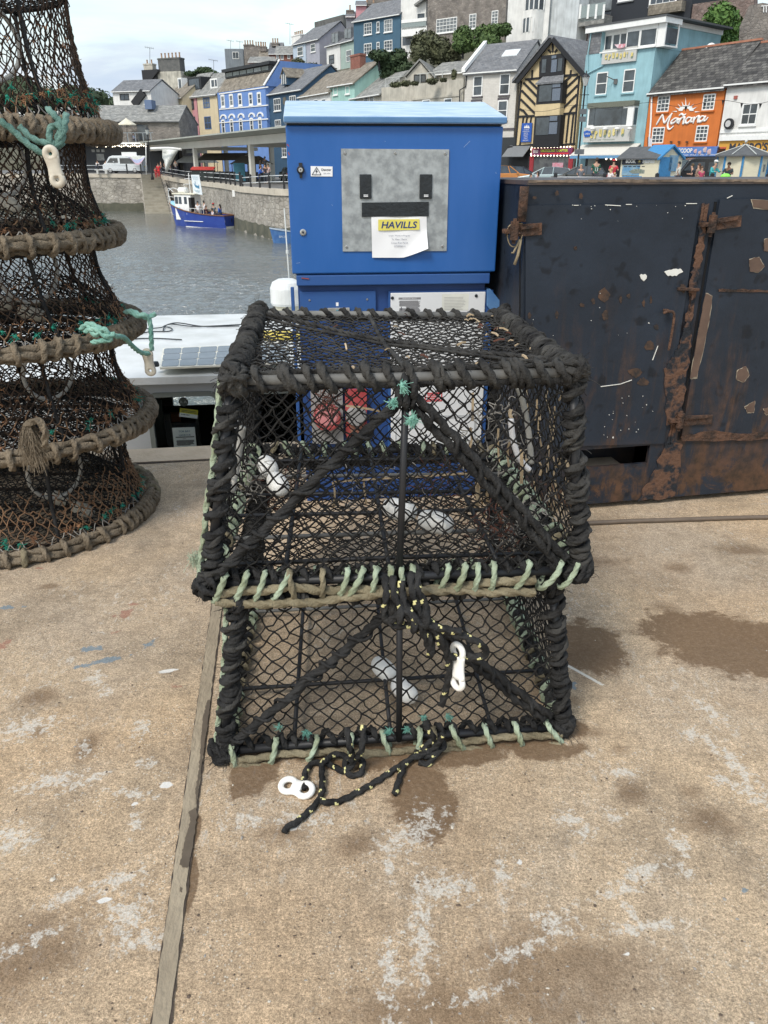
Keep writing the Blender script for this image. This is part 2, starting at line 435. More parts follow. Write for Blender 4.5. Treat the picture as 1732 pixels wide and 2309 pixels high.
 c = mix(wmask, c, (.64, .61, .55))
 at_ = n_('ShaderNodeAttribute'); at_.attribute_name = 'stain'; at_.attribute_type = 'GEOMETRY'
 sc_ = n_('ShaderNodeSeparateColor'); l_(at_.outputs['Color'], sc_.inputs[0])
 at2 = n_('ShaderNodeAttribute'); at2.attribute_name = 'splash'; at2.attribute_type = 'GEOMETRY'
 sc2 = n_('ShaderNodeSeparateColor'); l_(at2.outputs['Color'], sc2.inputs[0])
 def field(s, amp, lo, hi, nsc):
  k = math_('ADD', s, math_('MULTIPLY', math_('SUBTRACT', noise_(nsc, 7, .72, .3, loc=(nsc, 1, 0)), .5), amp))
  return ramp(k, lo, hi)
 WET = (.15, .092, .05)
 c = mix(math_('MULTIPLY', field(sc_.outputs[0], .9, .46, .56, 11), .84), c, mix(ramp(noise_(70, 4, .7), .5, .8), WET, (.25, .18, .12)))
 c = mix(math_('MULTIPLY', field(sc_.outputs[1], 1.2, .3, .8, 9), .6), c, WET)
 c = mix(math_('MULTIPLY', field(sc_.outputs[2], 2.2, .62, .70, 22), .8), c, (.17, .24, .29))
 c = mix(math_('MULTIPLY', field(sc2.outputs[0], 2.4, .68, .76, 28), .55), c, (.30, .10, .07))
 wfl = math_('MULTIPLY', field(sc2.outputs[1], 3.2, .64, .86, 48), ramp(noise_(150, 5, .8, loc=(3, 3, 3)), .36, .56))
 c = mix(math_('MULTIPLY', wfl, .92), c, (.66, .63, .57))
 c = mix(field(sc2.outputs[2], .35, .45, .55, 50), c, (.72, .70, .66))
 # the chalk line by the pots
 g1, g2 = G(1272, 1496), G(1362, 1546)
 mm = n_('ShaderNodeMapping'); mm.vector_type = 'TEXTURE'; mid = (g1 + g2) / 2
 mm.inputs['Location'].default_value = mid; mm.inputs['Rotation'].default_value = (0, 0, math.atan2(g2.y - g1.y, g2.x - g1.x)); mm.inputs['Scale'].default_value = ((g2 - g1).length / 2, .006, 1)
 l_(P, mm.inputs[0]); sx = n_('ShaderNodeSeparateXYZ'); l_(mm.outputs[0], sx.inputs[0])
 kk = math_('MAXIMUM', math_('ABSOLUTE', sx.outputs[0]), math_('ABSOLUTE', sx.outputs[1]))
 kk = math_('ADD', kk, math_('MULTIPLY', math_('SUBTRACT', noise_(90, 5, .8), .5), 1.5))
 c = mix(ramp(kk, .9, 1.1, (1, 1, 1), (0, 0, 0)), c, (.7, .67, .6))
 l_(c, b.inputs['Base Color'])
 b.inputs['Roughness'].default_value = .85; b.inputs['Specular IOR Level'].default_value = .25
 bp = n_('ShaderNodeBump'); bp.inputs['Strength'].default_value = .8; bp.inputs['Distance'].default_value = .009
 hh = math_('ADD', noise_(60, 8, .75), math_('MULTIPLY', noise_(9, 5, .6), .9)); hh = math_('SUBTRACT', hh, math_('MULTIPLY', sp2, .4))
 l_(hh, bp.inputs['Height']); l_(bp.outputs[0], b.inputs['Normal'])
 return m
M_ground = ground_material()
# where each mark lies: pixel of its centre, radii in metres, turn, field it feeds
MARKS = [(1650, 1450, .30, .19, -.35, 0), (1325, 1455, .13, .16, 0, 0), (955, 1800, .085, .15, .1, 0), (1010, 1690, .22, .07, .1, 0), (800, 1700, .20, .06, 0, 0), (575, 1725, .07, .13, -.1, 0), (1225, 1690, .12, .045, 0, 0), (1260, 1640, .08, .05, 0, 0),
  (1235, 1255, .10, .06, 0, 0), (1530, 1280, .06, .04, 0, 1), (1330, 1265, .12, .05, 0, 1), (1680, 1240, .09, .04, 0, 1), (1500, 1370, .05, .04, 0, 1),
  (430, 1985, .018, .10, .13, 0), (445, 1870, .010, .05, .13, 0), (805, 1905, .055, .05, 0, 1), (95, 1570, .05, .04, 0, 1), (115, 1322, .04, .02, 0, 1), (85, 1650, .03, .025, 0, 1), (1430, 1790, .04, .04, 0, 1), (1600, 1845, .07, .05, 0, 1), (1340, 1652, .04, .03, 0, 1), (1400, 1690, .03, .025, 0, 1), (1560, 1785, .03, .03, 0, 1), (30, 2160, .16, .1, .4, 1), (1290, 1580, .03, .03, 0, 1), (1260, 2200, .2, .12, 0, 1), (640, 1880, .05, .04, 0, 1), (200, 1680, .03, .06, 0, 1), (990, 2280, .2, .06, 0, 1),
  (215, 1462, .05, .022, .1, 2), (250, 1487, .07, .022, .3, 2), (190, 1502, .045, .016, .2, 2), (25, 1370, .05, .02, 0, 2), (1290, 1545, .02, .02, 0, 2), (335, 1455, .02, .05, -.5, 2), (1680, 2008, .02, .015, 0, 2),
  (280, 1385, .045, .03, .8, 3), (300, 1362, .06, .012, .3, 3), (265, 1425, .03, .014, .3, 3), (395, 1548, .025, .012, 0, 3), (8, 1453, .03, .04, 0, 3), (90, 1281, .04, .01, 0, 3),
  (215, 1530, .035, .055, .5, 4), (240, 1560, .03, .03, .5, 4), (305, 1860, .02, .05, .2, 4), (330, 1720, .03, .03, 0, 4), (190, 1690, .02, .05, .3, 4), (320, 1640, .03, .05, .3, 4), (60, 1640, .1, .06, .3, 4), (120, 1760, .10, .04, .3, 4), (200, 1760, .08, .02, .6, 4), (300, 1790, .08, .02, -.2, 4), (20, 1890, .05, .05, .2, 4), (60, 1900, .03, .03, .2, 4), (290, 2060, .06, .06, .2, 4), (330, 2120, .08, .03, .2, 4), (50, 2130, .11, .02, .5, 4), (150, 2020, .05, .03, .5, 4), (270, 1980, .07, .03, .4, 4),
  (1280, 1845, .045, .035, 0, 4), (1655, 1720, .03, .15, .35, 4), (1690, 1790, .03, .06, .35, 4), (1600, 1600, .03, .09, .5, 4), (1630, 1760, .05, .03, -.5, 4), (1560, 1655, .04, .03, 0, 4), (1450, 1965, .10, .025, .45, 4), (1400, 2008, .12, .016, .35, 4), (1450, 2090, .12, .018, .12, 4), (1420, 2050, .014, .06, .3, 4), (1540, 1960, .02, .04, .3, 4), (1530, 1900, .03, .05, .3, 4), (1320, 1870, .03, .03, .3, 4), (1385, 1840, .03, .03, .3, 4), (950, 2110, .03, .17, 0, 4), (960, 2020, .02, .08, 0, 4), (880, 2200, .03, .1, 0, 4), (1180, 2140, .11, .02, .4, 4), (1090, 2240, .09, .016, .3, 4), (1130, 1970, .02, .06, 0, 4), (1000, 2000, .09, .05, 0, 4),
  (930, 1880, .13, .05, .6, 4), (960, 1840, .04, .05, 0, 4), (680, 1850, .10, .03, 0, 4), (560, 1850, .05, .03, 0, 4), (1400, 1740, .05, .03, 0, 4), (1250, 2080, .06, .04, 0, 4), (880, 1950, .02, .05, 0, 4),
  (378, 1513, .034, .010, .25, 5), (305, 1812, .010, .008, .2, 5), (660, 1866, .014, .012, 0, 5), (375, 1770, .018, .013, 0, 5), (1410, 2150, .008, .008, 0, 5), (470, 1925, .006, .006, 0, 5), (235, 2030, .018, .008, .2, 5), (338, 1988, .016, .004, .2, 5), (395, 2071, .006, .005, 0, 5), (1170, 1944, .008, .01, 0, 5)]
def axis_vals(lo, a, b_, hi, st):
 v_ = [lo + (a - lo) * i / 8 for i in range(8)]; n = int((b_ - a) / st); v_ += [a + (b_ - a) * i / n for i in range(n + 1)]
 return v_ + [b_ + (hi - b_) * (i + 1) / 8 for i in range(8)]
gx = axis_vals(-14, -1.9, 2.1, 14, .0135); gyv = [-.0 - 12 * 0 for _ in ()]
gs = [0.0]; st_ = .0135
while gs[-1] > -3.5: gs.append(gs[-1] - st_)
while gs[-1] > -14: gs.append(gs[-1] - .8)
mb = MB(); nx, ny = len(gx), len(gs)
for s_ in gs:
 for x in gx: mb.v.append(edge_pt(x, s_))
for j in range(ny - 1):
 for i in range(nx - 1):
  a = j * nx + i; mb.f.append([a + nx, a + nx + 1, a + 1, a]); mb.m.append(0)
fields = [[0.0] * (nx * ny) for _ in range(6)]
for (px, py, rx, ry, rot, ch) in MARKS:
 g = G(px, py); cr_, sr_ = math.cos(rot), math.sin(rot); rad = max(rx, ry) * 1.9
 tt = (g - QA).dot(qt); ss = (g - QA).dot(qn)
 for j, s_ in enumerate(gs):
  if abs(s_ - ss) > rad: continue
  for i in range(nx):
   p = mb.v[j * nx + i]; dx, dy = p.x - g.x, p.y - g.y
   if abs(dx) > rad: continue
   u, v_ = (dx * cr_ + dy * sr_) / rx, (-dx * sr_ + dy * cr_) / ry
   f_ = 1 - .5 * math.sqrt(u * u + v_ * v_)
   k = j * nx + i
   if f_ > fields[ch][k]: fields[ch][k] = f_
b0 = len(mb.v)       # skirt: the quay's seaward face and underside
for x in (gx[0], gx[-1]): mb.v.append(edge_pt(x, 0, -5.5)); mb.v.append(edge_pt(x, gs[-1], -5.5))
mb.f.append(list(range(0, nx)) + [b0 + 2, b0]); mb.m.append(0)
mb.f.append([(ny - 1) * nx + i for i in range(nx)][::-1] + [b0 + 1, b0 + 3]); mb.m.append(0)
quay = struct(mb.build('quay', M_ground, uv=False))
for nm, chs in (('stain', (0, 1, 2)), ('splash', (3, 4, 5))):
 ca_ = quay.data.color_attributes.new(nm, 'FLOAT_COLOR', 'POINT'); buf = []
 for k in range(nx * ny): buf += [fields[chs[0]][k], fields[chs[1]][k], fields[chs[2]][k], 1]
 buf += [0, 0, 0, 1] * 4; ca_.data.foreach_set('color', buf)
# coping stones along the quay's edge
M_coping = mat('pale_coping_stone', (.52, .40, .27), .85, c2=(.66, .52, .37), scale=7, bump=.5, bscale=60)
mb = MB(); x = -4.0
while x < 4:
 l = R(.9, 1.3)
 p = [edge_pt(x + .006, -.012, .004), edge_pt(x + l - .006, -.012, .004), edge_pt(x + l - .006, -.235, .004), edge_pt(x + .006, -.235, .004)]
 mb.prism([q + V((0, 0, .004)) for q in p], V((0, 0, -.02))); x += l
struct(mb.build('quay_edge_coping', M_coping))
# dark joint behind the coping
mb = MB()
up = [edge_pt(-4 + i * .08, -.236 + R(-.002, .004), .004) for i in range(100)]; dn_ = [edge_pt(-4 + i * .08, -.246 + R(-.005, .003), .004) for i in range(100)]
mb.poly(up + dn_[::-1])
M_crack = mat('dark_joint', (.06, .045, .035), .95, var=.4, scale=60)
struct(mb.build('coping_joint', M_crack))
# the joint strip running out towards the camera, with broken edges
s_top, s_bot = (G(479, 1352), G(505, 1352)), (G(340, 2309), G(386, 2309))
d_l = s_top[0] - s_bot[0]; d_r = s_top[1] - s_bot[1]
def strip(o0, o1, z, jit, seed):
 random.seed(seed); l_, r_ = [], []
 for i in range(161):
  k = -.45 + i * .0125 * 1.1
  a, b = s_bot[0] + d_l * k, s_bot[1] + d_r * k
  wv = (b - a)
  l_.append(a - wv.normalized() * (o0 + R(-jit, jit)) + V((0, 0, z))); r_.append(b + wv.normalized() * (o1 + R(-jit, jit)) + V((0, 0, z)))
 m_ = MB(); m_.v = l_ + r_; n = len(l_)
 m_.f = [[i, n + i, n + i + 1, i + 1] for i in range(n - 1)]; m_.m = [0] * (n - 1)
 return m_
struct(strip(-.0003, .0008, .003, .0018, 3).build('joint_crack', M_crack))
M_batten = mat('weathered_joint_filler', (.25, .205, .145), .9, c2=(.36, .30, .215), scale=6, stretch=(2, .8, 1), detail=8, bump=.4, bscale=50)
struct(strip(-.002, -.003, .0045, .0016, 4).build('joint_strip', M_batten))
for pl in ([(441, 1820), (445, 1835), (436, 1900), (424, 1958), (414, 1956), (405, 1950), (410, 1925), (415, 1900), (420, 1880), (430, 1850), (424, 1830)], [(468, 1578), (475, 1578), (468, 1640), (458, 1700), (443, 1815), (440, 1780), (448, 1740), (452, 1690), (457, 1620)], [(408, 1998), (412, 2004), (409, 2014), (404, 2008)]):
 mb = MB(); P_ = resample([G(x, y, .0058) for x, y in pl + pl[:1]], .006)[:-1]; mb.poly([p + V((R(-.0015, .0015), R(-.0015, .0015), 0)) for p in P_]); o = mb.build('damp_patch', mat('damp_filler', (.085, .065, .045), .6, c2=(.13, .10, .07), scale=20), None); struct(o)
random.seed(5)
# grit, flakes and leaf scraps that lie on the concrete
mb = MB()
for i in range(520):
 p = G(R(0, 1732), 1000 + 1309 * R(0, 1) ** .8)
 if p.y > 4.0: continue
 s_ = R(.001, .0034) * (1.6 if R(0, 1) < .06 else 1)
 mb.ball(p + V((0, 0, s_ * .3)), (s_ * R(.6, 1.5), s_ * R(.6, 1.5), s_ * .5), 5, random.choice([0, 1, 1, 2]))
grit = mb.build('grit', [mat('grit_pale', (.55, .5, .42)), mat('grit_brown', (.10, .07, .05)), mat('grit_grey', (.3, .28, .25))])
tag(grit, 'loose pale and brown grit scattered over the concrete quay', 'grit'); grit['kind'] = 'stuff'
# tube standing in for the raised slab edge at the container's foot
mb = MB()
pts = [G(1240, 1186), G(1330, 1184), G(1420, 1180), G(1520, 1177), G(1640, 1173), G(1760, 1170), G(1900, 1166)]
mb.tube(spline([p + V((0, 0, .011)) for p in pts], 6), .011, 8)
tag(mb.build('slab_edge', mat('brown_slab_edge', (.13, .10, .075), .6, scale=30), smooth=True, origin=pts[0]), 'thin brown tube standing in for the raised slab edge before the rusty steel container', 'slab_edge')

# ================================================================ ROPE AND NET MATERIALS
M_netb = mat('black_twine', spec=.15, c=(.018, .0175, .017), rough=.75, var=.5, scale=20)
M_netbr = mat('brown_black_twine', spec=.15, c=(.03, .022, .018), rough=.85, c2=(.075, .05, .035), scale=14)
M_neto = mat('orange_twine', (.10, .055, .03), .85, c2=(.26, .15, .08), scale=12)
M_netg = mat('grey_twine', (.30, .28, .25), .8, var=.3, scale=12)
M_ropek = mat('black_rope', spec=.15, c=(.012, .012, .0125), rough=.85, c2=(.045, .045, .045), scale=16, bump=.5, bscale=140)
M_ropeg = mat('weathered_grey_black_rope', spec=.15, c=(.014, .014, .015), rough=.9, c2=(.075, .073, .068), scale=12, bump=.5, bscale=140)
M_ropet = mat('tan_rope', (.12, .10, .06), .9, c2=(.29, .25, .165), scale=16, bump=.5, bscale=160)
M_roped = mat('dirty_brown_rope', (.10, .078, .052), .92, c2=(.26, .21, .15), scale=10, bump=.7, bscale=110)
M_ropem = mat('pale_green_rope', (.20, .22, .13), .85, c2=(.42, .52, .40), scale=14, bump=.4, bscale=160)
M_ropeq = mat('turquoise_rope', (.10, .28, .23), .8, c2=(.30, .52, .44), scale=18, bump=.4, bscale=160)
M_ropeqd = mat('faded_green_rope', (.08, .14, .11), .85, c2=(.22, .32, .26), scale=12, bump=.4, bscale=160)
M_yel = mat('yellow_fleck', (.62, .58, .27), .7, var=.1)
M_steelbar = mat('weathered_grey_bar', (.07, .07, .068), .7, c2=(.22, .22, .21), scale=9)
M_plastic = mat('white_plastic', (.82, .80, .74), .45, c2=(.92, .92, .90), scale=10, bump=.05)
M_plasticd = mat('dirty_white_plastic', (.42, .37, .29), .55, c2=(.66, .62, .53), scale=14)
M_pvc = mat('grey_white_hoop', (.24, .24, .22), .6, c2=(.52, .51, .48), scale=6)
M_bait = mat('tan_dried_strip', (.32, .23, .13), .9, c2=(.55, .44, .30), scale=20)
M_weed = mat('red_brown_weed', (.075, .025, .018), .9, c2=(.16, .07, .045), scale=20)
M_tuftg = mat('green_twine_tuft', (.01, .16, .11), .9, c2=(.03, .34, .24), scale=40)
M_tufto = mat('orange_twine_tuft', (.16, .08, .045), .9, c2=(.45, .24, .12), scale=40)
M_tuftqd = mat('dull_turquoise_tuft', (.07, .22, .18), .9, c2=(.16, .36, .30), scale=40)
M_tuftq = mat('turquoise_tuft', (.14, .36, .29), .9, c2=(.30, .56, .46), scale=40)

def lerpq(q, u, v):      # bilinear point of a four cornered panel
 return (q[0] * (1 - u) + q[1] * u) * (1 - v) + (q[3] * (1 - u) + q[2] * u) * v
def net(mb, Pf, nu, nv, r, mf=lambda u, v: 0, jit=.25, sag=.12, n=4, knot=1.9, wrap=False):
 """diamond mesh of twine laid on the surface Pf(u, v)"""
 P = {}
 for i in range(nu + 1):
  for j in range(nv + 1):
   if (i + j) % 2: continue
   if wrap and i == nu: P[(i, j)] = P[(0, j)]; continue
   ju = R(-jit, jit) if (wrap or 0 < i < nu) else 0; jv = R(-jit, jit) if 0 < j < nv else 0
   P[(i, j)] = Pf((i + ju) / nu, (j + jv) / nv)
 for (i, j), a in P.items():
  if knot and 0 < j < nv: mb.ball(a, r * knot, 4 if n < 5 else 6, mf(i / nu, j / nv))
  for dj in (1, -1):
   b = P.get((i + 1, j + dj))
   if b is None: continue
   d = (b - a).length
   mid = (a + b) / 2 + V((R(-1, 1), R(-1, 1), R(-1.4, .6))) * d * sag
   mb.tube([a, mid, b], r * R(.85, 1.15), n, mf((i + .5) / nu, (j + dj * .5) / nv), caps=False)
def coil(p0, p1, rad, pitch, jit=.15, spin=0):
 ax = p1 - p0; Lg = ax.length; ax.normalize(); u = ax.orthogonal().normalized(); w_ = ax.cross(u)
 pts = []; a = spin; s = 0; st = 2 * PI / 14
 while s < Lg:
  rr = rad * (1 + .12 * math.sin(a * .37 + spin) * 1)
  pts.append(p0 + ax * s + (u * math.cos(a) + w_ * math.sin(a)) * rr)
  a += st; s += pitch * st / (2 * PI) * (1 + jit * math.sin(a * .21 + spin * 3) + R(-jit, jit) * .3)
 return pts
def fuzz(mb, p, r, n, mi=0, ln=.02, th=.0007):
 bias = V((R(-1, 1), R(-1, 1), R(-1, .6))) * .6
 for _ in range(n):
  d = V((R(-1, 1), R(-1, 1), R(-1, 1))).normalized()
  a = p + d * r * R(.1, 1); l = ln * R(.25, 1) ** 1.5
  e = (d + bias + V((R(-1, 1), R(-1, 1), R(-1, 1))) * .9)
  m_ = a + e * l * .5 + V((R(-1, 1), R(-1, 1), R(-1, 1))) * l * .3; b = m_ + (e + V((R(-1, 1), R(-1, 1), R(-1.5, .5)))) * l * .35
  mb.tube([a, m_, b], th, 3, mi, caps=False)
def loop_round(c, ax, rx, up_, ry, tilt=0, n=16, lean=0):
 """one turn of rope round a bar whose axis is ax; up_ is the tall direction"""
 ax = ax.normalized(); up_ = up_.normalized(); sd_ = ax.cross(up_).normalized()
 return [c + up_ * math.cos(2 * PI * k / n) * ry + sd_ * math.sin(2 * PI * k / n) * rx + ax * (lean * math.cos(2 * PI * k / n)) for k in range(n)]

def float_pair(parent, p, d, L_=.105, r=.025):
 """two lozenge floats threaded on a line"""
 d = d.normalized(); q = d.to_track_quat('Z', 'Y').to_matrix()
 for k, s_ in enumerate((-1, 1)):
  mb = MB(); c = p + d * s_ * L_ * .58 + V((0, 0, -.004 * s_))
  prof = [(r * .3, -L_ / 2), (r * .62, -L_ * .46), (r * .86, -L_ * .36), (r * .98, -L_ * .2), (r * 1.02, 0), (r * .98, L_ * .2), (r * .86, L_ * .36), (r * .62, L_ * .46), (r * .3, L_ / 2)]
  mb.lathe(c, prof, 18, 0, d)
  mb.build('float', M_plastic, parent, smooth=True)

PL = [V(p) for p in [(-0.441, 1.665, 0.030), (0.516, 1.764, 0.030), (0.46, 2.75, 0.03), (-0.50, 2.652, 0.03), (-0.369, 1.683, 0.505), (0.441, 1.767, 0.505), (0.38, 2.72, 0.505), (-0.43, 2.648, 0.505)]]
PU = [V(p) for p in [(-0.437, 1.677, 0.549), (0.504, 1.743, 0.555), (0.401, 2.733, 0.530), (-0.478, 2.667, 0.550), (-0.341, 1.692, 1.062), (0.435, 1.749, 1.067), (0.404, 2.718, 1.026), (-0.428, 2.661, 1.042)]]

def square_pot(name, label, C, upper):
 root = thing(name, label, 'lobster pot', V(((C[0].x + C[2].x) / 2, (C[0].y + C[2].y) / 2, C[0].z - .03)), 'lobster pots stacked in the middle of the quay')
 Q = {'bottom': (C[0], C[1], C[2], C[3]), 'top': (C[4], C[5], C[6], C[7]), 'front': (C[0], C[1], C[5], C[4]), 'back': (C[3], C[2], C[6], C[7]), 'left': (C[0], C[3], C[7], C[4]), 'right': (C[1], C[2], C[6], C[5])}
 edges = [(0, 1), (1, 2), (2, 3), (3, 0), (4, 5), (5, 6), (6, 7), (7, 4), (0, 4), (1, 5), (2, 6), (3, 7)]
 mb = MB()
 for a, b in edges:
  top_ = a > 3 and b - a == 1 and a != 5; m2 = MB()
  (m2 if top_ else mb).tube([C[a], C[a].lerp(C[b], .5) + V((R(-.003, .003),) * 3), C[b]], .012, 8)
  if top_: m2.build('top_bar', M_steelbar if upper else M_ropek, root, smooth=True)
 mb.build('frame', M_black, root, smooth=True)
 # nets, one panel a side
 for k, q in Q.items():
  mb = MB(); nu, nv = 40, 22
  if k in ('bottom', 'top'): nu, nv = 38, 40
  if k in ('left', 'right'): nu, nv = 40, 24
  if k == 'back': nu, nv = 36, 20
  if not upper and k in ('bottom', 'top'): continue
  if not upper and k in ('top', 'back'): nu, nv = 24, 18
  outn = (q[1] - q[0]).cross(q[3] - q[0]).normalized()
  bul = {'top': -.022, 'bottom': -.012, 'front': -.008}.get(k, .0)
  if k == 'top': Pf = lambda u, v, q=q: lerpq(q, u, v) + V((0, 0, bul * math.sin(PI * u) * math.sin(PI * v)))
  else: Pf = lambda u, v, q=q, outn=outn: lerpq(q, u, v) + noise.noise_vector(V((u * 3, v * 3, len(k)))) * .008 + outn * bul * math.sin(PI * u) * math.sin(PI * v)
  net(mb, Pf, nu, nv, .0022 if k != 'bottom' else .0017, jit=.24, sag=.13, n=5 if k in ('front', 'top') else 4)
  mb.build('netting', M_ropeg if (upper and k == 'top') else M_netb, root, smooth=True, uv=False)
 # rope bindings, edge by edge
 for (a, b) in edges:
  p0, p1 = C[a].copy(), C[b].copy(); d = (p1 - p0).normalized(); mb = MB()
  mats = [M_ropek, M_ropeg, M_ropet, M_ropem]
  up_ = V((0, 0, 1))
  if (a, b) == (0, 1):
   # dark inner binding with tan rope hung below it and pale green turns
   mb.rope(coil(p0 + V((0, .012, .012)), p1 + V((0, .012, .012)), .016, .045, .3), .008, 0, .03, 7)
   o = V((0, -.022, -.020 if upper else -.016))
   for s_ in ((0, 0, 0), (0, -.006, -.017)):
    ctrl = []
    for i in range(14):
     f = .0 + i / 13 * (.88 if upper else 1.0)
     ctrl.append(p0.lerp(p1, .02 + f * .97) + o + V(s_) + V((0, R(-.004, .004), R(-.005, .005) + (.010 * math.sin(f * 9 + s_[2] * 200)))))
    mb.rope(spline(ctrl, 8), .0105 if upper else .0095, 2, .045, 10, amp=.24)
   k = .03
   while k < .985:
    c = p0.lerp(p1, k) + V((0, -.008, -.006))
    lp = loop_round(c, d, .026, up_, .036, lean=R(-.014, .02) * (1 if upper else -1) + (.006 if k < .6 else (.016 if upper else -.016)), n=18)
    mb.rope([q + V((R(-.001, .001), 0, R(-.001, .001))) for q in lp], R(.0062, .0074), 3 if R(0, 1) < .8 else 2, .030, 10, closed=True, amp=.28)
    k += random.choice([.03, .05, .08, .055, .045]) if upper else random.choice([.035, .09, .06, .08, .11])
  elif a < 4 and b < 4:
   mb.rope(coil(p0, p1, .017, .042, .3, R(0, 6)), .0085, 0, .03, 7)
   k = .04
   while k < .97:
    lp = loop_round(p0.lerp(p1, k), d, .024, up_, .028, lean=R(-.02, .02), n=14)
    mb.rope(lp, .0078, 3 if R(0, 1) < .7 else 2, .034, 7, closed=True); k += R(.045, .085)
   if (a, b) in ((1, 2), (3, 0)):      # fat tan bumper rope laid on the outside
    sx_ = 1 if a == 1 else -1
    mb.rope(spline([p0.lerp(p1, i / 8) + V((sx_ * .02, 0, -.004 + R(-.004, .004))) for i in range(9)], 6), .009, 2, .05, 8)
  elif a >= 4 and b >= 4:
   if (a, b) == (4, 5):        # top front: grey bar seen between separate turns
    k = .0
    mb.rope(spline([p0.lerp(p1, i / 10) + V((0, .006, .014 + R(-.003, .003))) for i in range(11)], 6), .006, 1, .04, 7)
    mb.rope(spline([p0.lerp(p1, i / 10) + V((0, -.004, -.016 + R(-.003, .003))) for i in range(11)], 6), .008, 0, .04, 7)
    while k < 1:
     lp = loop_round(p0.lerp(p1, k), d, .023, up_, .027, lean=-R(.008, .02), n=18)
     mb.rope([q + V((R(-.0015, .0015), 0, R(-.0015, .0015))) for q in lp], R(.0072, .0098), 1, .028, 10, closed=True, amp=.3, jit=.004); fuzz(mb, p0.lerp(p1, k) + V((0, -.005, .025)), .014, 5, 1, .014); k += random.choice([.02, .05, .06, .075])
   elif (a, b) == (6, 7):
    mb.rope(coil(p0, p1, .016, .058, .25), .0085, 1, .03, 7)
    mb.rope([p0 + V((0, 0, -.01)), p1 + V((0, 0, -.01))], .009, 0, .03, 7)
   else:
    mb.rope(coil(p0, p1, .021, .022, .3), .0078, 1, .03, 7, jit=.006)
    mb.rope(coil(p0, p1, .027, .085, .4, 2), .006, 1, .03, 7, jit=.004)
    for i in range(60 if upper else 4): fuzz(mb, p0.lerp(p1, R(0, 1)), .028, 6, 1, .02, .001)
  else:
   fr = a in (0, 1)
   mb.rope(coil(p0, p1, .018 if fr else .015, .036 if upper else .03, .6, R(0, 6)), .0088 if fr else .0072, 1 if (upper and a == 1) else 0, .035, 9, jit=.005)
   mb.rope(coil(p0, p1, .013, .06, .3, R(0, 6)), .009, 0, .03, 7)
   if fr:
    mb.rope(coil(p0, p1, .024, .11, .6, R(0, 6)), .0068, 1, .03, 8, jit=.008)
    for i in range(50): fuzz(mb, p0.lerp(p1, R(0, 1)), .028, 5, 1, .016, .0009)
   if a == 0:
    mb.rope(spline([p0.lerp(p1, i / 7) + V((-.024, .004, 0)) + V((R(-.004, .004), 0, 0)) for i in range(8)], 6), .007, 3, .04, 8)
  mb.build('rope_binding', mats, root, smooth=True, uv=False)
 # corner lashings and loose fibres
 for i in range(8):
  mb = MB(); c = C[i]
  for k in range(8 if i in (0, 1, 4, 5) else 4):
   ax = V((R(-1, 1), R(-1, 1), R(-1, 1))).normalized()
   lp = loop_round(c + V((R(-.01, .01), R(-.01, .01), R(-.008, .012))), ax, R(.022, .032), ax.orthogonal(), R(.024, .034), n=14, lean=R(-.01, .01))
   mb.rope(lp, R(.006, .0085), 0, .03, 9, closed=True, jit=.006, amp=.3)
  fuzz(mb, c, .036, 90, 0, .03)
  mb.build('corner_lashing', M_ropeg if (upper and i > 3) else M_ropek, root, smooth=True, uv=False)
 # the slanting entrance ropes on the front, and the upright between them
 fq = Q['front']; O = V((0, -.012, 0))
 apex = lerpq(fq, .505, .93) + O; low1, low2 = lerpq(fq, .02, .06) + O, lerpq(fq, .95, .07 if upper else .1) + O
 mb = MB()
 for lo in (low1, low2):
  for s_ in (-.008, .008):
   ctrl = [apex.lerp(lo, i / 9) + V((s_, R(-.003, .003), s_ + R(-.005, .005))) for i in range(10)]
   mb.rope(spline(ctrl, 6), .0095, 0, .04, 8, jit=.004)
  mb.rope(coil(apex, lo, .015, .07, .4, R(0, 5)), .005, 0, .03, 6, jit=.004)
  fuzz(mb, lo, .02, 14, 0, .03)
 for _ in range(4):
  mb.rope(loop_round(apex + V((R(-.02, .02), 0, R(-.02, .02))), V((1, 0, R(-.5, .5))), .016, V((0, 0, 1)), .024, n=14), .008, 0, .03, 7, closed=True)
 mb.build('entrance_rope', M_ropek, root, smooth=True, uv=False)
 mb = MB()
 for u, w_ in ((.505, .0085),):
  mb.tube([lerpq(fq, u, .0) + O * .6, lerpq(fq, u, .5) + O * .9, lerpq(fq, u, .96) + O * .6], w_, 8)
 mb.build('upright_bar', M_black, root, smooth=True)
 # floor slats
 for k in range(6 if upper else 2):
  v_ = (k + .6) / (6.4 if upper else 2.2); mb = MB()
  a, b = lerpq(Q['bottom'], 0, v_), lerpq(Q['bottom'], 1, v_)
  mb.tube([a + V((0, 0, .004)), a.lerp(b, .5) + V((0, 0, .002 + R(0, .006))), b + V((0, 0, .004))], .0065, 6)
  mb.build('floor_bar', M_steelbar if k % 3 == 1 else M_black, root, smooth=True)
 for k in (.2, .48, .78):
  mb = MB(); a, b = lerpq(Q['bottom'], k, 0), lerpq(Q['bottom'], k, 1)
  mb.tube([a + V((0, 0, .014)), b + V((0, 0, .014))], .0065, 6); mb.build('floor_bar', M_black, root, smooth=True)
 # inner funnel nets: from the entrance sloping back into the pot
 mids = [lerpq(Q['bottom'], .12, .62) + V((0, 0, .03)), lerpq(Q['bottom'], .9, .62) + V((0, 0, .03))]
 q = (lerpq(fq, .08, .1), lerpq(fq, .92, .1), lerpq(Q['bottom'], .82, .66) + V((0, 0, .16)), lerpq(Q['bottom'], .2, .66) + V((0, 0, .16)))
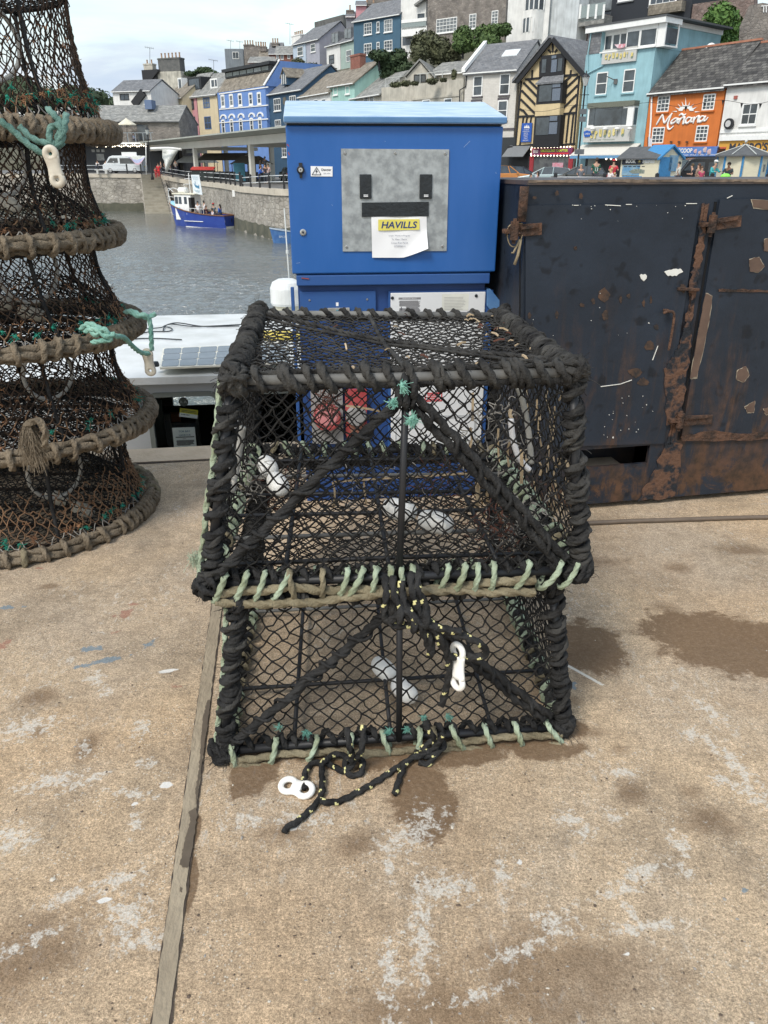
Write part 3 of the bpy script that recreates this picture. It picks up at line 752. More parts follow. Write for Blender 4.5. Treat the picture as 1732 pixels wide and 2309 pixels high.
 if upper:
  mb = MB(); net(mb, lambda u, v: lerpq(q, u, v) + noise.noise_vector(V((u * 4, v * 4, 7))) * .03, 26, 16, .0018, jit=.3, sag=.2)
  mb.build('inner_funnel', M_netb, root, smooth=True, uv=False)
 return root, Q

pot_lo, QLo = square_pot('lobster_pot', 'square black netted pot resting on the concrete, under another square pot', PL, False)
pot_up, QUp = square_pot('lobster_pot', 'square black netted pot with greyer top, stacked on the other square pot', PU, True)

def at_in(px, py, Y): return PY(px, py, Y)
# floats inside the pots
def fl_px(parent, x0, y0, x1, y1, z, r=.025):
 a, b = G(x0, y0, z), G(x1, y1, z)
 float_pair(parent, (a + b) / 2, b - a, (b - a).length * .41, r)
fl_px(pot_up, 858, 1140, 1030, 1188, .60, .031)
fl_px(pot_up, 592, 1038, 640, 1108, .62, .030)
fl_px(pot_lo, 842, 1488, 938, 1580, .05, .031)
def strip_px(mb, pts, Y, w_=.006, th=.0015, mi=0):
 P_ = [PY(x, y, Y + R(-.01, .01)) for x, y in pts]
 P_ = spline(P_, 4)
 for a, b in zip(P_, P_[1:]):
  d = (b - a); s_ = d.cross(V((0, 1, 0))).normalized() * w_
  mb.par(a - s_ / 2, d * 1.02, s_, V((0, th, 0)), mi)
# white plastic hoops in the upper pot
mb = MB(); mb.tube(spline([PY(x, y, Y) for x, y, Y in ((532, 935, 1.85), (520, 985, 1.84), (514, 1040, 1.83), (504, 1090, 1.82), (500, 1135, 1.80))], 6), .0095, 8)
mb.build('hoop', mat('clean_white_hoop', (.72, .72, .74), .4, var=.08), pot_up, smooth=True)
mb = MB(); mb.tube(spline([PY(x, y, Y) for x, y, Y in ((548, 962, 1.9), (540, 1010, 1.9), (532, 1060, 1.89), (522, 1110, 1.87))], 6), .009, 8)
mb.build('hoop', M_pvc, pot_up, smooth=True)
for pts, ms_ in ((((1168, 872, 2.1), (1180, 910, 2.1), (1190, 960, 2.1), (1196, 1010, 2.1), (1198, 1045, 2.1)), M_pvc), (((1152, 945, 2.05), (1156, 985, 2.05), (1166, 1022, 2.05), (1182, 1048, 2.05), (1194, 1060, 2.05)), mat('clean_white_hoop', (.7, .7, .7)))):
 mb = MB(); mb.tube(spline([PY(*p) for p in pts], 6), .0085, 8); mb.build('hoop', ms_, pot_up, smooth=True)
# dried bait strips and cane bits caught in the net
random.seed(21)
for i in range(38):
 mb = MB()
 x = R(1060, 1290); y = R(860, 1140); l = R(20, 80); Y = R(2.0, 2.4)
 strip_px(mb, [(x, y), (x + R(-5, 5), y + l / 2), (x + R(-8, 8), y + l)], Y, R(.004, .011))
 mb.build('bait_strip', M_bait, pot_up, uv=False)
for pts in ([(750, 1087), (850, 1080), (960, 1074), (1070, 1066)], [(750, 1087), (755, 1110), (752, 1145)], [(820, 1080), (822, 1105), (826, 1135)], [(1076, 1072), (1080, 1100), (1082, 1130)], [(780, 915), (830, 922), (870, 931)], [(1092, 1085), (1100, 1110), (1095, 1098)], [(520, 1490), (530, 1530), (545, 1580)], [(500, 1145), (515, 1180), (522, 1200)]):
 mb = MB(); strip_px(mb, pts, 2.2 if pts[0][1] < 1300 else 1.72, .006)
 mb.build('bait_strip', M_bait, pot_up if pts[0][1] < 1300 else pot_lo, uv=False)
def curl(x, y, Y, n, sp, mi):
 mb = MB()
 for _ in range(n):
  p = PY(x + R(-sp, sp), y + R(-sp, sp), Y + R(-.03, .03)); pts = [p]
  d = V((R(-1, 1), R(-1, 1), R(-1, 1)))
  for k in range(5):
   d = (d + V((R(-1, 1), R(-1, 1), R(-1, 1))) * .9).normalized(); pts.append(pts[-1] + d * .014)
  mb.tube(spline(pts, 3), R(.0008, .0022), 4, mi, caps=False)
 mb.build('seaweed_scrap', [M_weed, M_netg], pot_up, uv=False)
curl(735, 912, 2.5, 40, 18, 0); curl(640, 1120, 2.3, 60, 45, 0); curl(560, 1080, 2.2, 40, 40, 1); curl(1020, 1120, 2.3, 40, 70, 0); curl(1120, 1000, 2.3, 70, 80, 1); curl(1180, 1190, 1.95, 70, 60, 1); curl(1110, 1210, 1.9, 40, 50, 0); curl(850, 1170, 2.2, 40, 120, 1)
# turquoise frays at the entrance knots
for x, y in ((906, 870), (886, 905), (932, 942), (925, 950)):
 mb = MB(); mb.ball(PY(x, y, 1.68), (.004, .004, .009), 6); fuzz(mb, PY(x, y, 1.68), .006, 90, 0, .011, .0006); fuzz(mb, PY(x + 4, y + 7, 1.68), .004, 60, 0, .012, .0006); mb.build('fray', M_tuftq, pot_up, uv=False)
for x, y in ((955, 1618), (880, 1648), (1010, 1615), (690, 1650), (630, 1640), (920, 1645)):
 mb = MB(); fuzz(mb, PY(x, y, 1.665), .006, 80, 0, .009, .0008); mb.build('fray', M_tuftqd, pot_lo, uv=False)
mb = MB(); fuzz(mb, PY(440, 1262, 1.69), .016, 260, 0, .022, .0006)
mb.build('fray', M_ropem, pot_up, uv=False)
# rope rods on the top of the upper pot (two slack grey lines and the centre bar)
mb = MB(); tq = QUp['top']
for a, b, r_ in (((.02, .98), (.98, .14), .006), ((.0, .93), (.95, .10), .0045), ((.45, .92), (.52, .02), .006)):
 mb.rope(spline([lerpq(tq, a[0] + (b[0] - a[0]) * i / 8, a[1] + (b[1] - a[1]) * i / 8) + V((0, 0, .006 + R(-.003, .003) - .018 * math.sin(PI * i / 8))) for i in range(9)], 5), r_, 0, .03, 6)
mb.build('cross_line', M_ropeg, pot_up, smooth=True, uv=False)
for i in range(46):
 mb = MB(); u, v_ = R(.3, 1), R(.0, 1)
 if R(0, 1) < .5: u = R(.85, 1)
 p = lerpq(tq, u, v_) + V((0, 0, R(-.005, .01))); d = V((R(-1, 1), R(-1, 1), R(-.3, .3))).normalized() * R(.006, .02)
 mb.tube([p, p + d + V((0, 0, .003)), p + d * 1.7], R(.0012, .0035), 4)
 mb.build('dried_scrap', random.choice([M_bait, M_bait, M_weed]), pot_up, uv=False)

# ================================================================ TOGGLES AND THEIR ROPES
def toggle(name, label, c, d, n_, L_, W_, t_, mats, thick=.008, plate=False):
 """a plastic link: two eyes joined by a waisted web; d = long axis, n_ = face normal"""
 d = d.normalized(); n_ = (n_ - d * n_.dot(d)).normalized(); s_ = d.cross(n_)
 mb = MB(); r = W_ / 2; ring = lambda q, rm, k=24, sq=1: [q + s_ * rm * math.cos(2 * PI * i / k) + d * rm * sq * math.sin(2 * PI * i / k) for i in range(k)]
 tr = r * (.40 if plate else .30); rm = r - tr
 for e in (-1, 1):
  k0 = len(mb.v); cc = c + d * e * (L_ / 2 - r); mb.tube(ring(cc, rm, 24, 1.0), tr, 12, 0, closed=True)
  for i in range(k0, len(mb.v)):
   q = mb.v[i] - cc; h = q.dot(n_); mb.v[i] = mb.v[i] - n_ * h * (1 - min(1, t_ * .8 / tr))
 h = L_ / 2 - r; rows = 9; wv = []; k0 = len(mb.v); N_ = 12
 for j in range(rows + 1):
  y = (-1 + 2 * j / rows) * (h - rm * .55); wd = r * (.98 - .16 * math.cos(PI * y / (2 * h)) ** 2)
  for i in range(N_): a = 2 * PI * i / N_; mb.v.append(c + d * y + s_ * wd * math.cos(a) * (1 if abs(math.cos(a)) > .3 else 1) + n_ * t_ * (.78 if plate else .7) * math.sin(a) * (abs(math.sin(a)) ** -.4 if abs(math.sin(a)) > .1 else 1))
 for j in range(rows):
  for i in range(N_): i2 = (i + 1) % N_; mb.f.append([k0 + j * N_ + i, k0 + j * N_ + i2, k0 + (j + 1) * N_ + i2, k0 + (j + 1) * N_ + i]); mb.m.append(0)
 mb.f.append([k0 + i for i in range(N_)]); mb.f.append([k0 + rows * N_ + i for i in range(N_)]); mb.m += [0, 0]
 o = mb.build(name, mats, None, smooth=True, origin=c, recalc=True)
 return tag(o, label, 'rope toggle', 'plastic toggles on the pot ropes')
# right-hand one hangs edge-on in front of the lower pot
tgA = PY(1032, 1503, 1.60)
toggle('rope_toggle', 'white plastic rope toggle hanging upright in front of the lower square pot', tgA, V((-.02, .12, 1)), V((1, .75, 0)), .136, .052, .0125, M_plastic)
tgB = G(669, 1776, .012)
toggle('rope_toggle', 'white plastic rope toggle lying flat on the concrete with black rope through it', tgB, G(715, 1790) - G(625, 1765), V((0, -.2, 1)), .104, .056, .0115, M_plastic)
YB = 1.62
def rp(pts): return spline([PY(x, y, Y) if Y > 0 else G(x, y, .010 + max(0, -Y)) for x, y, Y in pts], 10)
FK = (.034, 1)
mb = MB()
kw = dict(pitch=.034, n=12, fleck=FK, amp=.26)
# the tangle tied to the upper pot's lower bar
for pts in ([(868, 1300, 1.64), (872, 1340, 1.60), (868, 1390, 1.60), (900, 1412, 1.59), (950, 1405, 1.59), (985, 1440, 1.59), (1015, 1480, 1.59), (1028, 1478, 1.60)],
   [(885, 1300, 1.63), (893, 1350, 1.59), (925, 1395, 1.58), (965, 1430, 1.58), (975, 1475, 1.58)],
   [(928, 1292, 1.64), (930, 1330, 1.60), (955, 1390, 1.58), (1010, 1425, 1.58), (1060, 1440, 1.58), (1092, 1460, 1.59), (1088, 1480, 1.60), (1040, 1478, 1.60)],
   [(945, 1290, 1.64), (942, 1330, 1.60), (960, 1365, 1.59), (965, 1400, 1.58), (1000, 1450, 1.58), (1012, 1500, 1.6), (1008, 1545, 1.61), (995, 1590, 1.62)],
   [(905, 1310, 1.62), (912, 1360, 1.59), (940, 1400, 1.57), (960, 1440, 1.58), (972, 1478, 1.59)],
   [(880, 1400, 1.585), (915, 1380, 1.575), (950, 1405, 1.57), (985, 1415, 1.57), (1040, 1425, 1.575)],
   [(1088, 1478, 1.60), (1060, 1484, 1.6), (1035, 1472, 1.6)]):
 mb.rope(rp(pts), .0085, 0, **kw)
for x, y in ((905, 1385), (935, 1405), (960, 1395)):
 mb.rope(loop_round(PY(x, y, 1.585), V((1, R(-.4, .4), .6)), .018, V((0, -.3, 1)), .02, n=14), .0085, 0, closed=True, **kw)
o = mb.build('rope', [M_ropek, M_yel], None, smooth=True, origin=PY(905, 1300, 1.64), uv=False)
tag(o, 'black yellow-flecked rope knotted to the upper square pot, hanging over the lower', 'rope')
mb = MB()
for pts in ([(782, 1640, 1.64), (788, 1680, 1.61), (795, 1722, -.02), (772, 1738, -.0), (740, 1722, -.0), (705, 1722, -.001), (688, 1745, -.003), (687, 1778, -.004)],
   [(820, 1635, 1.64), (815, 1690, 1.6), (795, 1715, -.02), (762, 1700, -.012), (728, 1722, -.012), (727, 1760, -.004), (722, 1800, -.001), (680, 1845, 0), (650, 1865, 0), (640, 1875, 0)],
   [(721, 1806, -.008), (760, 1808, 0), (810, 1785, 0), (860, 1755, 0), (905, 1725, 0), (945, 1700, -.01), (975, 1690, -.02), (1000, 1655, 1.64)],
   [(890, 1790, 0), (905, 1745, 0), (920, 1715, -.008), (955, 1700, -.018), (985, 1680, -.03), (968, 1650, 1.64), (958, 1625, 1.65)],
   [(800, 1705, -.02), (818, 1718, -.01), (812, 1745, 0), (785, 1745, 0), (780, 1715, -.012), (800, 1700, -.025)],
   [(950, 1690, -.02), (975, 1672, -.04), (985, 1695, -.015), (965, 1722, 0), (945, 1718, 0)],
   [(990, 1660, -.05), (1000, 1685, -.02), (970, 1705, -.01), (935, 1695, -.01)]):
 mb.rope(rp(pts), .0078, 0, **kw)
o = mb.build('rope', [M_ropek, M_yel], None, smooth=True, origin=G(800, 1730), uv=False)
tag(o, 'black yellow-flecked rope trailing from the lower square pot over the concrete', 'rope')
# ================================================================ STACK OF ROUND POTS
random.seed(31)
RC = V((-1.72, 3.37, 0))
def ring_pts(c, r, z, n=96, wob=.008, seed=0):
 return [V((c.x + (r + wob * math.sin(3 * a + seed)) * math.cos(a), c.y + (r + wob * math.sin(2 * a + seed * 2)) * math.sin(a), z + wob * .6 * math.sin(2 * a + seed * 3))) for a in [2 * PI * k / n for k in range(n)]]
ring_z = [.03, .447, .86, 1.235, 1.625]
ring_dx = [0, .03, .035, -.005, .03]
labels = ['round orange-netted pot at the foot of the tall stack, flat on concrete',
          'round pot second from ground in the tall stack, frayed brown rope end',
          'round pot in the middle of the tall stack, bright turquoise rope round it',
          'round pot fourth from ground in the tall stack, green tufts above its ring',
          'topmost round pot of the tall stack, running out of the picture']
for k in range(5):
 z = ring_z[k]; c = RC + V((ring_dx[k], R(-.02, .02), 0)); r0, r1 = .582, .485
 zt = (ring_z[k + 1] - .035) if k < 4 else z + .47
 c2 = (RC + V((ring_dx[k + 1] * .6, 0, 0))) if k < 4 else c
 root = thing('lobster_pot', labels[k], 'lobster pot', (c.x, c.y, z - .03), 'round lobster pots stacked at the left')
 mb = MB(); mb.tube(ring_pts(c, r0, z, 72, seed=k), .016, 8, closed=True); mb.tube(ring_pts(c2, r1, zt, 60, seed=k), .011, 8, closed=True)
 for a in [2 * PI * q / 7 + k for q in range(7)]:
  mb.tube([V(((c.x * (1 - v) + c2.x * v) + ((r0 - .02) * (1 - v) + r1 * v - .03 * math.sin(PI * v)) * math.cos(a), (c.y * (1 - v) + c2.y * v) + ((r0 - .02) * (1 - v) + r1 * v - .03 * math.sin(PI * v)) * math.sin(a), z + (zt - z) * v)) for v in (0, .25, .5, .75, 1)], .009, 6)
 mb.build('frame', M_ropek, root, smooth=True)
 # side net; the lower rows are orange or grey twine on the lower pots
 mb = MB()
 def Pf(u, v, c=c, c2=c2, z=z, zt=zt, k=k):
  a = 2 * PI * u; r = (r0 - .012) * (1 - v) ** 1 + r1 * v - .03 * math.sin(PI * v)
  cc = c.lerp(c2, v); q = noise.noise_vector(V((math.cos(a) * 2, math.sin(a) * 2, v * 2 + k * 5))) * .018
  return V((cc.x + r * math.cos(a) + q.x, cc.y + r * math.sin(a) + q.y, z + (zt - z) * v + q.z * .5))
 lim = [.55, .34, .28, .18, .12][k]
 def mf(u, v, lim=lim, k=k):
  if v < .12: return 2 if R(0, 1) < .6 else 1
  if v < lim + R(-.12, .1): return 1 if R(0, 1) < (.92 if k == 0 else .5) else 0
  return 0
 net(mb, Pf, 176, 16, .0025, mf, jit=.38, sag=.2, n=4, wrap=True)
 mb.build('netting', [M_netbr if k else M_netb, M_neto, M_netg], root, smooth=True, uv=False)
 for zz, rr, cc, nm in ((z + .004, r0 - .01, c, 'floor_netting'), (zt, r1 - .01, c2, 'top_netting')):
  mb = MB()
  def Pd(u, v, zz=zz, rr=rr, cc=cc):
   x, y = u * 2 - 1, v * 2 - 1
   X = x * math.sqrt(1 - y * y / 2); Y_ = y * math.sqrt(1 - x * x / 2)
   return V((cc.x + X * rr, cc.y + Y_ * rr, zz + (0 if zz < .1 else -.02 * (1 - X * X - Y_ * Y_))))
  net(mb, Pd, 44, 44, .0022, jit=.25, sag=.1)
  mb.build(nm, M_netb, root, smooth=True, uv=False)
 # dark inner net funnel, hoop and floor bars
 mb = MB()
 if k != 4: net(mb, lambda u, v: V((c.x + (.25 + .2 * v) * math.cos(2 * PI * u) + .1, c.y + (.25 + .2 * v) * math.sin(2 * PI * u), z + .05 + .14 * (1 - v) + .01 * math.sin(9 * u))), 80, 10, .0026, jit=.35, sag=.2, wrap=True)
 else: net(mb, lambda u, v: V((c.x + (.50 + .05 * v) * math.cos(2 * PI * u), c.y + (.5 + .05 * v) * math.sin(2 * PI * u), z + .11 * (1 - v))), 110, 6, .003, jit=.4, sag=.25, wrap=True)
 mb.build('inner_funnel', M_netb, root, smooth=True, uv=False)
 for q in range(5):
  mb = MB(); yy = -.42 + q * .21; xx = math.sqrt(.58 ** 2 - yy * yy)
  mb.tube([V((c.x - xx, c.y + yy, z - .004)), V((c.x + xx, c.y + yy, z - .004))], .009, 6); mb.build('floor_bar', M_netbr, root, smooth=True)
 hp = V((c.x + .30, c.y - .25, z + .27)); mb = MB()
 ax = V((.75, -.65, .1)).normalized(); u_ = V((0, 0, 1)); s_ = ax.cross(u_)
 mb.tube([hp + (u_ * math.cos(2 * PI * q / 24) + s_ * math.sin(2 * PI * q / 24)) * (.105 if k in (1, 3) else .12) for q in range(24)], .0085, 8, closed=True)
 mb.build('entrance_hoop', M_pvc, root, smooth=True)
 if k < 4:
  fx = {0: (.28, -.12, .06), 1: (-.1, -.2, .1), 2: (.2, -.2, .12), 3: (.25, -.25, .16)}[k]
  float_pair(root, V((c.x + fx[0], c.y + fx[1], z + fx[2])), V((1, R(-.4, .4), -.35)), .11, .03)
  for o in root.children:
   if o.name.startswith('float') and not o.name.startswith('floor'): o.data.materials[0] = M_plasticd
 # bound ring
 mb = MB()
 for s_ in ((.012, .018), (.03, -.004), (.004, -.022)):
  rp_ = ring_pts(c, r0 - .004 + s_[0], z + s_[1], 90, seed=k)
  mb.rope([p + V((0, 0, R(-.003, .003))) for p in rp_], .014, 0, .07, 9, closed=True, jit=.004)
 a = 0
 while a < 2 * PI:
  p = V((c.x + (r0 + .012) * math.cos(a), c.y + (r0 + .012) * math.sin(a), z - .002)); tg = V((-math.sin(a), math.cos(a), 0))
  lp = loop_round(p, tg, .030, V((0, 0, 1)), .034, lean=R(-.008, .016), n=14)
  mb.rope([q + V((0, 0, max(0, .009 - q.z))) for q in lp], R(.009, .0125), 1 if (k == 0 and R(0, 1) < .35) else 0, .035, 8, closed=True, jit=.005)
  front = -2.3 < ((a + PI) % (2 * PI) - PI) < -.5
  a += (R(.09, .17) if front and k != 4 else R(.045, .075)) * (1.25 if k == 3 else 1)
 mb.build('rope_binding', [M_roped, M_ropet], root, smooth=True, uv=False)
 # green and orange knots of twine above the ring
 mb = MB()
 for q in range(int([46, 70, 66, 60, 100][k])):
  a = R(-2.4, 1.2); v_ = [.14, .17, .17, .17, .24][k] * R(.7, 1.25); p = Pf(a / (2 * PI), v_); mi = 0 if R(0, 1) < .5 else 1
  fuzz(mb, p, .006, 26, mi, .017, .0011)
  mb.ball(p, R(.004, .008), 5, mi)
 for q in range([20, 60, 60, 40, 30][k]):
  a = R(-2.4, 1.2); p = Pf(a / (2 * PI), R(.2, .75)); fuzz(mb, p, .005, 7, 1, .018, .0012)
 mb.build('twine_tuft', [M_tuftg, M_tufto], root, uv=False)

def ringp(x, y, Y): return PY(x, y, Y)
# frayed brown rope ends on the second ring
mb = MB(); random.seed(8)
root2 = [o for o in col.objects if o.get('label') == labels[1]][0]
top_ = PY(62, 955, 2.72)
for i in range(190):
 d0 = V((R(-.012, .012), R(-.012, .012), 0)); b = V((R(-.05, .05), R(-.03, .03), R(-.20, -.08)))
 mb.tube([top_ + d0, top_ + d0 * 2 + b * .5 + V((R(-.01, .01), R(-.01, .01), 0)), top_ + d0 + b], .0011, 3, caps=False)
mb.rope(spline([PY(*p) for p in ((58, 958, 2.72), (85, 950, 2.71), (102, 975, 2.71), (98, 1005, 2.72), (70, 1020, 2.73))], 6), .012, 0, .05, 9, jit=.004)
mb.build('frayed_end', M_roped, root2, uv=False)
# turquoise ropes with their plastic links
def tq_rope(pathlist, label, r=.0095, m=M_ropeq, org=None):
 mb = MB()
 for pts in pathlist: mb.rope(spline([PY(*p) for p in pts], 10), r, 0, .032, 10, amp=.22)
 o = mb.build('rope', m, None, smooth=True, origin=org or PY(*pathlist[0][0]), uv=False); return tag(o, label, 'rope')
tq_rope([[(108, 245, 2.86), (125, 262, 2.83), (140, 285, 2.81), (130, 310, 2.80), (142, 330, 2.80)], [(150, 258, 2.84), (146, 285, 2.80), (138, 318, 2.79), (124, 332, 2.79), (112, 310, 2.79), (114, 290, 2.80), (130, 282, 2.80), (140, 300, 2.79), (128, 332, 2.79)], [(0, 272, 2.78), (25, 290, 2.77), (60, 322, 2.76), (95, 345, 2.76), (120, 352, 2.76)], [(45, 285, 2.80), (70, 310, 2.79), (100, 322, 2.79), (125, 325, 2.79)]],
  'faded turquoise rope knotted on the topmost ring of the tall round stack', .0098, mat('dull_turquoise_rope', (.05, .12, .10), .85, c2=(.17, .30, .26), scale=16, bump=.4, bscale=160))
toggle('rope_toggle', 'stained cream plastic toggle with two holes, hanging high on the tall stack', PY(122, 376, 2.75), V((.12, 0, -1)), V((0, -1, .2)), 0.132, .054, .0105, M_plasticd, plate=True)
tq_rope([[(282, 704, 3.3), (300, 702, 3.27), (318, 712, 3.26), (334, 716, 3.26), (352, 706, 3.27)], [(290, 700, 3.28), (310, 712, 3.25), (328, 710, 3.25), (338, 725, 3.26), (341, 760, 3.26), (342, 790, 3.27)],
         [(182, 742, 3.02), (200, 730, 3.0), (222, 738, 2.99), (240, 752, 2.98), (262, 758, 2.99), (280, 762, 3.05), (300, 782, 3.15), (318, 795, 3.22), (336, 797, 3.26)],
         [(200, 735, 3.0), (215, 755, 2.97), (235, 742, 2.96), (250, 765, 2.97), (230, 768, 2.97), (208, 772, 2.99)], [(192, 748, 3.0), (215, 742, 2.97), (238, 758, 2.96), (260, 752, 2.97)]],
  'bright turquoise rope round the middle ring of the tall stack', .0092)
toggle('rope_toggle', 'dull plastic toggle dangling from turquoise rope beside the solar panel', PY(336, 817, 3.27), V((.06, 0, -1)), V((0, -1, .2)), .122, .050, .0095, M_plasticd, plate=True)

# ================================================================ BLUE ELECTRICITY CABINET
random.seed(41)
ca, cb = PY(644.7, 283, 3.42), PY(1133.7, 286, 3.50)
cB = V((cb.x, cb.y, 0)); cA = V((ca.x, ca.y, 0))
ct = (cB - cA).normalized(); cn = V((-ct.y, ct.x, 0)); CW = (cB - cA).length
M_blue = mat('cobalt_powder_coat', (.012, .10, .35), .40, c2=(.022, .115, .38), scale=5, stretch=(2, 2, .5), bump=.03, bscale=30)
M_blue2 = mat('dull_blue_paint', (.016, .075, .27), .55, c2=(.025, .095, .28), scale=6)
M_bluel = mat('sunlit_top_blue', (.30, .44, .62), .5, c2=(.52, .64, .76), scale=9, stretch=(1, 3, 1))  # pale tones put the sunlight on the lid's top into its colour
M_galv = mat('galvanised_steel', (.26, .28, .29), .5, metal=.35, c2=(.42, .45, .46), scale=24, thr=(.38, .62), detail=6)
M_paper = mat('white_paper', (.82, .83, .85), .5, var=.03)
M_ink = mat('dark_ink', (.03, .035, .05), .7, var=.05)
M_tape = mat('black_tape', (.012, .016, .02), .45, var=.3, scale=20, bump=.15)
def Cp(u, z, off=0): return cA + ct * u + cn * off + V((0, 0, z))
class Fr:       # front plane of the cabinet: pixel to (u, z)
 def __init__(s, A, t): s.A, s.t, s.n = V((A.x, A.y, 0)), t, V((-t.y, t.x, 0))
 def P(s, x, y, off=0):
  r = ray(x, y); A = s.A + s.n * off
  return E0 + r * ((A - E0).dot(s.n) / r.dot(s.n))
 def uz(s, x, y, off=0):
  p = s.P(x, y, off); return (p - s.A).dot(s.t), p.z
 def W(s, u, z, off=0): return s.A + s.t * u + s.n * off + V((0, 0, z))
 def box(s, mb, u0, u1, z0, z1, o0, o1, mi=0):
  return mb.par(s.W(u0, z0, o0), s.t * (u1 - u0), s.n * (o1 - o0), V((0, 0, z1 - z0)), mi)
 def bxp(s, mb, x0, y0, x1, y1, o0, o1, mi=0):       # box from pixel corners
  u0, z1 = s.uz(x0, y0, o0); u1, z0 = s.uz(x1, y1, o0)
  return s.box(mb, u0, u1, z0, z1, o0, o1, mi)
 def poly(s, mb, pts, o0, o1, mi=0):
  P_ = [s.P(x, y, o0) for x, y in pts]; return mb.prism(P_, s.n * (o1 - o0), mi)
 def bar(s, mb, a, b, wd, o0, o1, mi=0):
  p, q = s.P(*a, o0), s.P(*b, o0); d = q - p; sd_ = d.cross(s.n).normalized() * wd
  return mb.par(p - sd_ / 2, d, sd_, s.n * (o1 - o0), mi)
CF = Fr(cA, ct)
cab = thing('electric_cabinet', 'bright blue steel electricity cabinet with a grey plate and paper notice', 'cabinet', CF.W(CW / 2, 0, .2))
zt = CF.uz(700, 283)[1]; zb = CF.uz(700, 619)[1]
DEP = .46
mb = MB(); CF.box(mb, .012, CW - .012, zb - .005, zt + .012, .022, DEP); cbody = mb.build('housing', M_blue2, cab, bevel=.004)
mb = MB(); CF.box(mb, -.002, CW + .003, zb + .003, zt, 0, .02); door = mb.build('door', M_blue, cab, bevel=.005)
# lid with a falling front edge and a top painted pale as if sunlit
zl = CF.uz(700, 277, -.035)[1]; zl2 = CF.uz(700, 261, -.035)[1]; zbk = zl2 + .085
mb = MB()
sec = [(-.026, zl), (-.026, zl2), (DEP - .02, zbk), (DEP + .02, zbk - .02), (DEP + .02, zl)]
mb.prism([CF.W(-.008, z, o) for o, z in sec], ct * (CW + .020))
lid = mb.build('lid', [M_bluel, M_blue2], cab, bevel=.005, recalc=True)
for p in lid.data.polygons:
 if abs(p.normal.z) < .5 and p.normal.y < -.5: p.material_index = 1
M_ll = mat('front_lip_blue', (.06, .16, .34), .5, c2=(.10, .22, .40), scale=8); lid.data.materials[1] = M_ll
mb = MB(); CF.box(mb, .004, CW - .004, zt + .001, zl - .001, .004, .03); mb.build('lid_gasket', mat('dark_rubber', (.02, .028, .04), .8), cab)
# galvanised plate and its screws
mb = MB(); CF.poly(mb, [(769, 335), (1013, 337), (1007, 566), (773, 567)], -.005, -.0005); plate = mb.build('metal_plate', M_galv, cab)
M_screw = mat('steel_screw', (.5, .5, .49), .3, metal=.8)
for x, y in ((778, 345), (892, 345), (1004, 346), (782, 557), (998, 555)):
 mb = MB(); mb.lathe(CF.P(x, y, -.005), [(.006, 0), (.006, .002), (.004, .004)], 12, 0, -cn); mb.lathe(CF.P(x, y, -.0092), [(.002, 0), (.002, .0006)], 8, 1, -cn)
 mb.build('screw', [M_screw, M_ink], plate, smooth=False)
for x0, x1 in ((811, 838), (947, 974)):
 mb = MB(); CF.bxp(mb, x0, 393, x1, 448, -.012, -.006); mb.build('black_label', M_tape, cab, bevel=.002)
 mb = MB()
 for y in (439, 442): CF.bxp(mb, x0 + 9, y, x1 - 8, y + 1.6, -.0128, -.0122)
 mb.build('lettering', M_paper, cab)
mb = MB(); CF.poly(mb, [(816, 457), (967, 455), (967, 488), (816, 489)], -.0105, -.0062); mb.build('black_tape', M_tape, cab)
# the notice: paper curled at its lower corner
mb = MB(); rows = 14; cols = 14; g_ = []
for j in range(rows + 1):
 for i in range(cols + 1):
  u, v_ = i / cols, j / rows
  xl_ = 837 + v_ * 2.5; xr_ = 962 + v_ * 1.5; yb = 581 - 22 * max(0, (u - .55) / .45) ** 1.2
  p = CF.P(xl_ + (xr_ - xl_) * u, 488 + (yb - 488) * v_, -.0075)
  curl_ = .05 * max(0, u + v_ - 1.35) ** 1.6 + .0015 * math.sin(9 * u + 5 * v_)
  g_.append(p - cn * (curl_ + .001))
for j in range(rows):
 for i in range(cols):
  a = j * (cols + 1) + i; mb.f.append([a, a + cols + 1, a + cols + 2, a + 1]); mb.m.append(0)
mb.v = g_; notice = mb.build('paper_notice', M_paper, cab, smooth=True)
mb = MB(); CF.poly(mb, [(853, 495), (946, 494), (946, 518), (853, 520)], -.0124, -.0114); mb.build('yellow_band', mat('faded_yellow_print', (.70, .62, .12), .6, var=.06), notice)
def ctext(s, x0, y0, x1, y1, m, off=-.01, parent=None, **k):     # letters in a pixel rectangle of the cabinet front
 a, b = CF.P(x0, y1, off), CF.P(x1, y0, off)
 return text(s, a, ct, V((0, 0, 1)), (b - a).dot(ct), b.z - a.z, m, parent, ext=.0003, **k)
ctext('HAVILLS', 860, 499, 941, 515, mat('navy_ink', (.02, .045, .16), .6), -.0128, notice, shear=.18, bold=.022)
for i, (s, x0, x1) in enumerate((('Urgent Works in Progress', 877, 925), ('For Water / Electric', 884, 918), ('Contact River Marine', 882, 920), ('07700900111', 889, 914))):
 ctext(s, x0, 529.5 + i * 7.8, x1, 534 + i * 7.8, mat('grey_ink', (.18, .2, .26), .7), -.0125, notice)
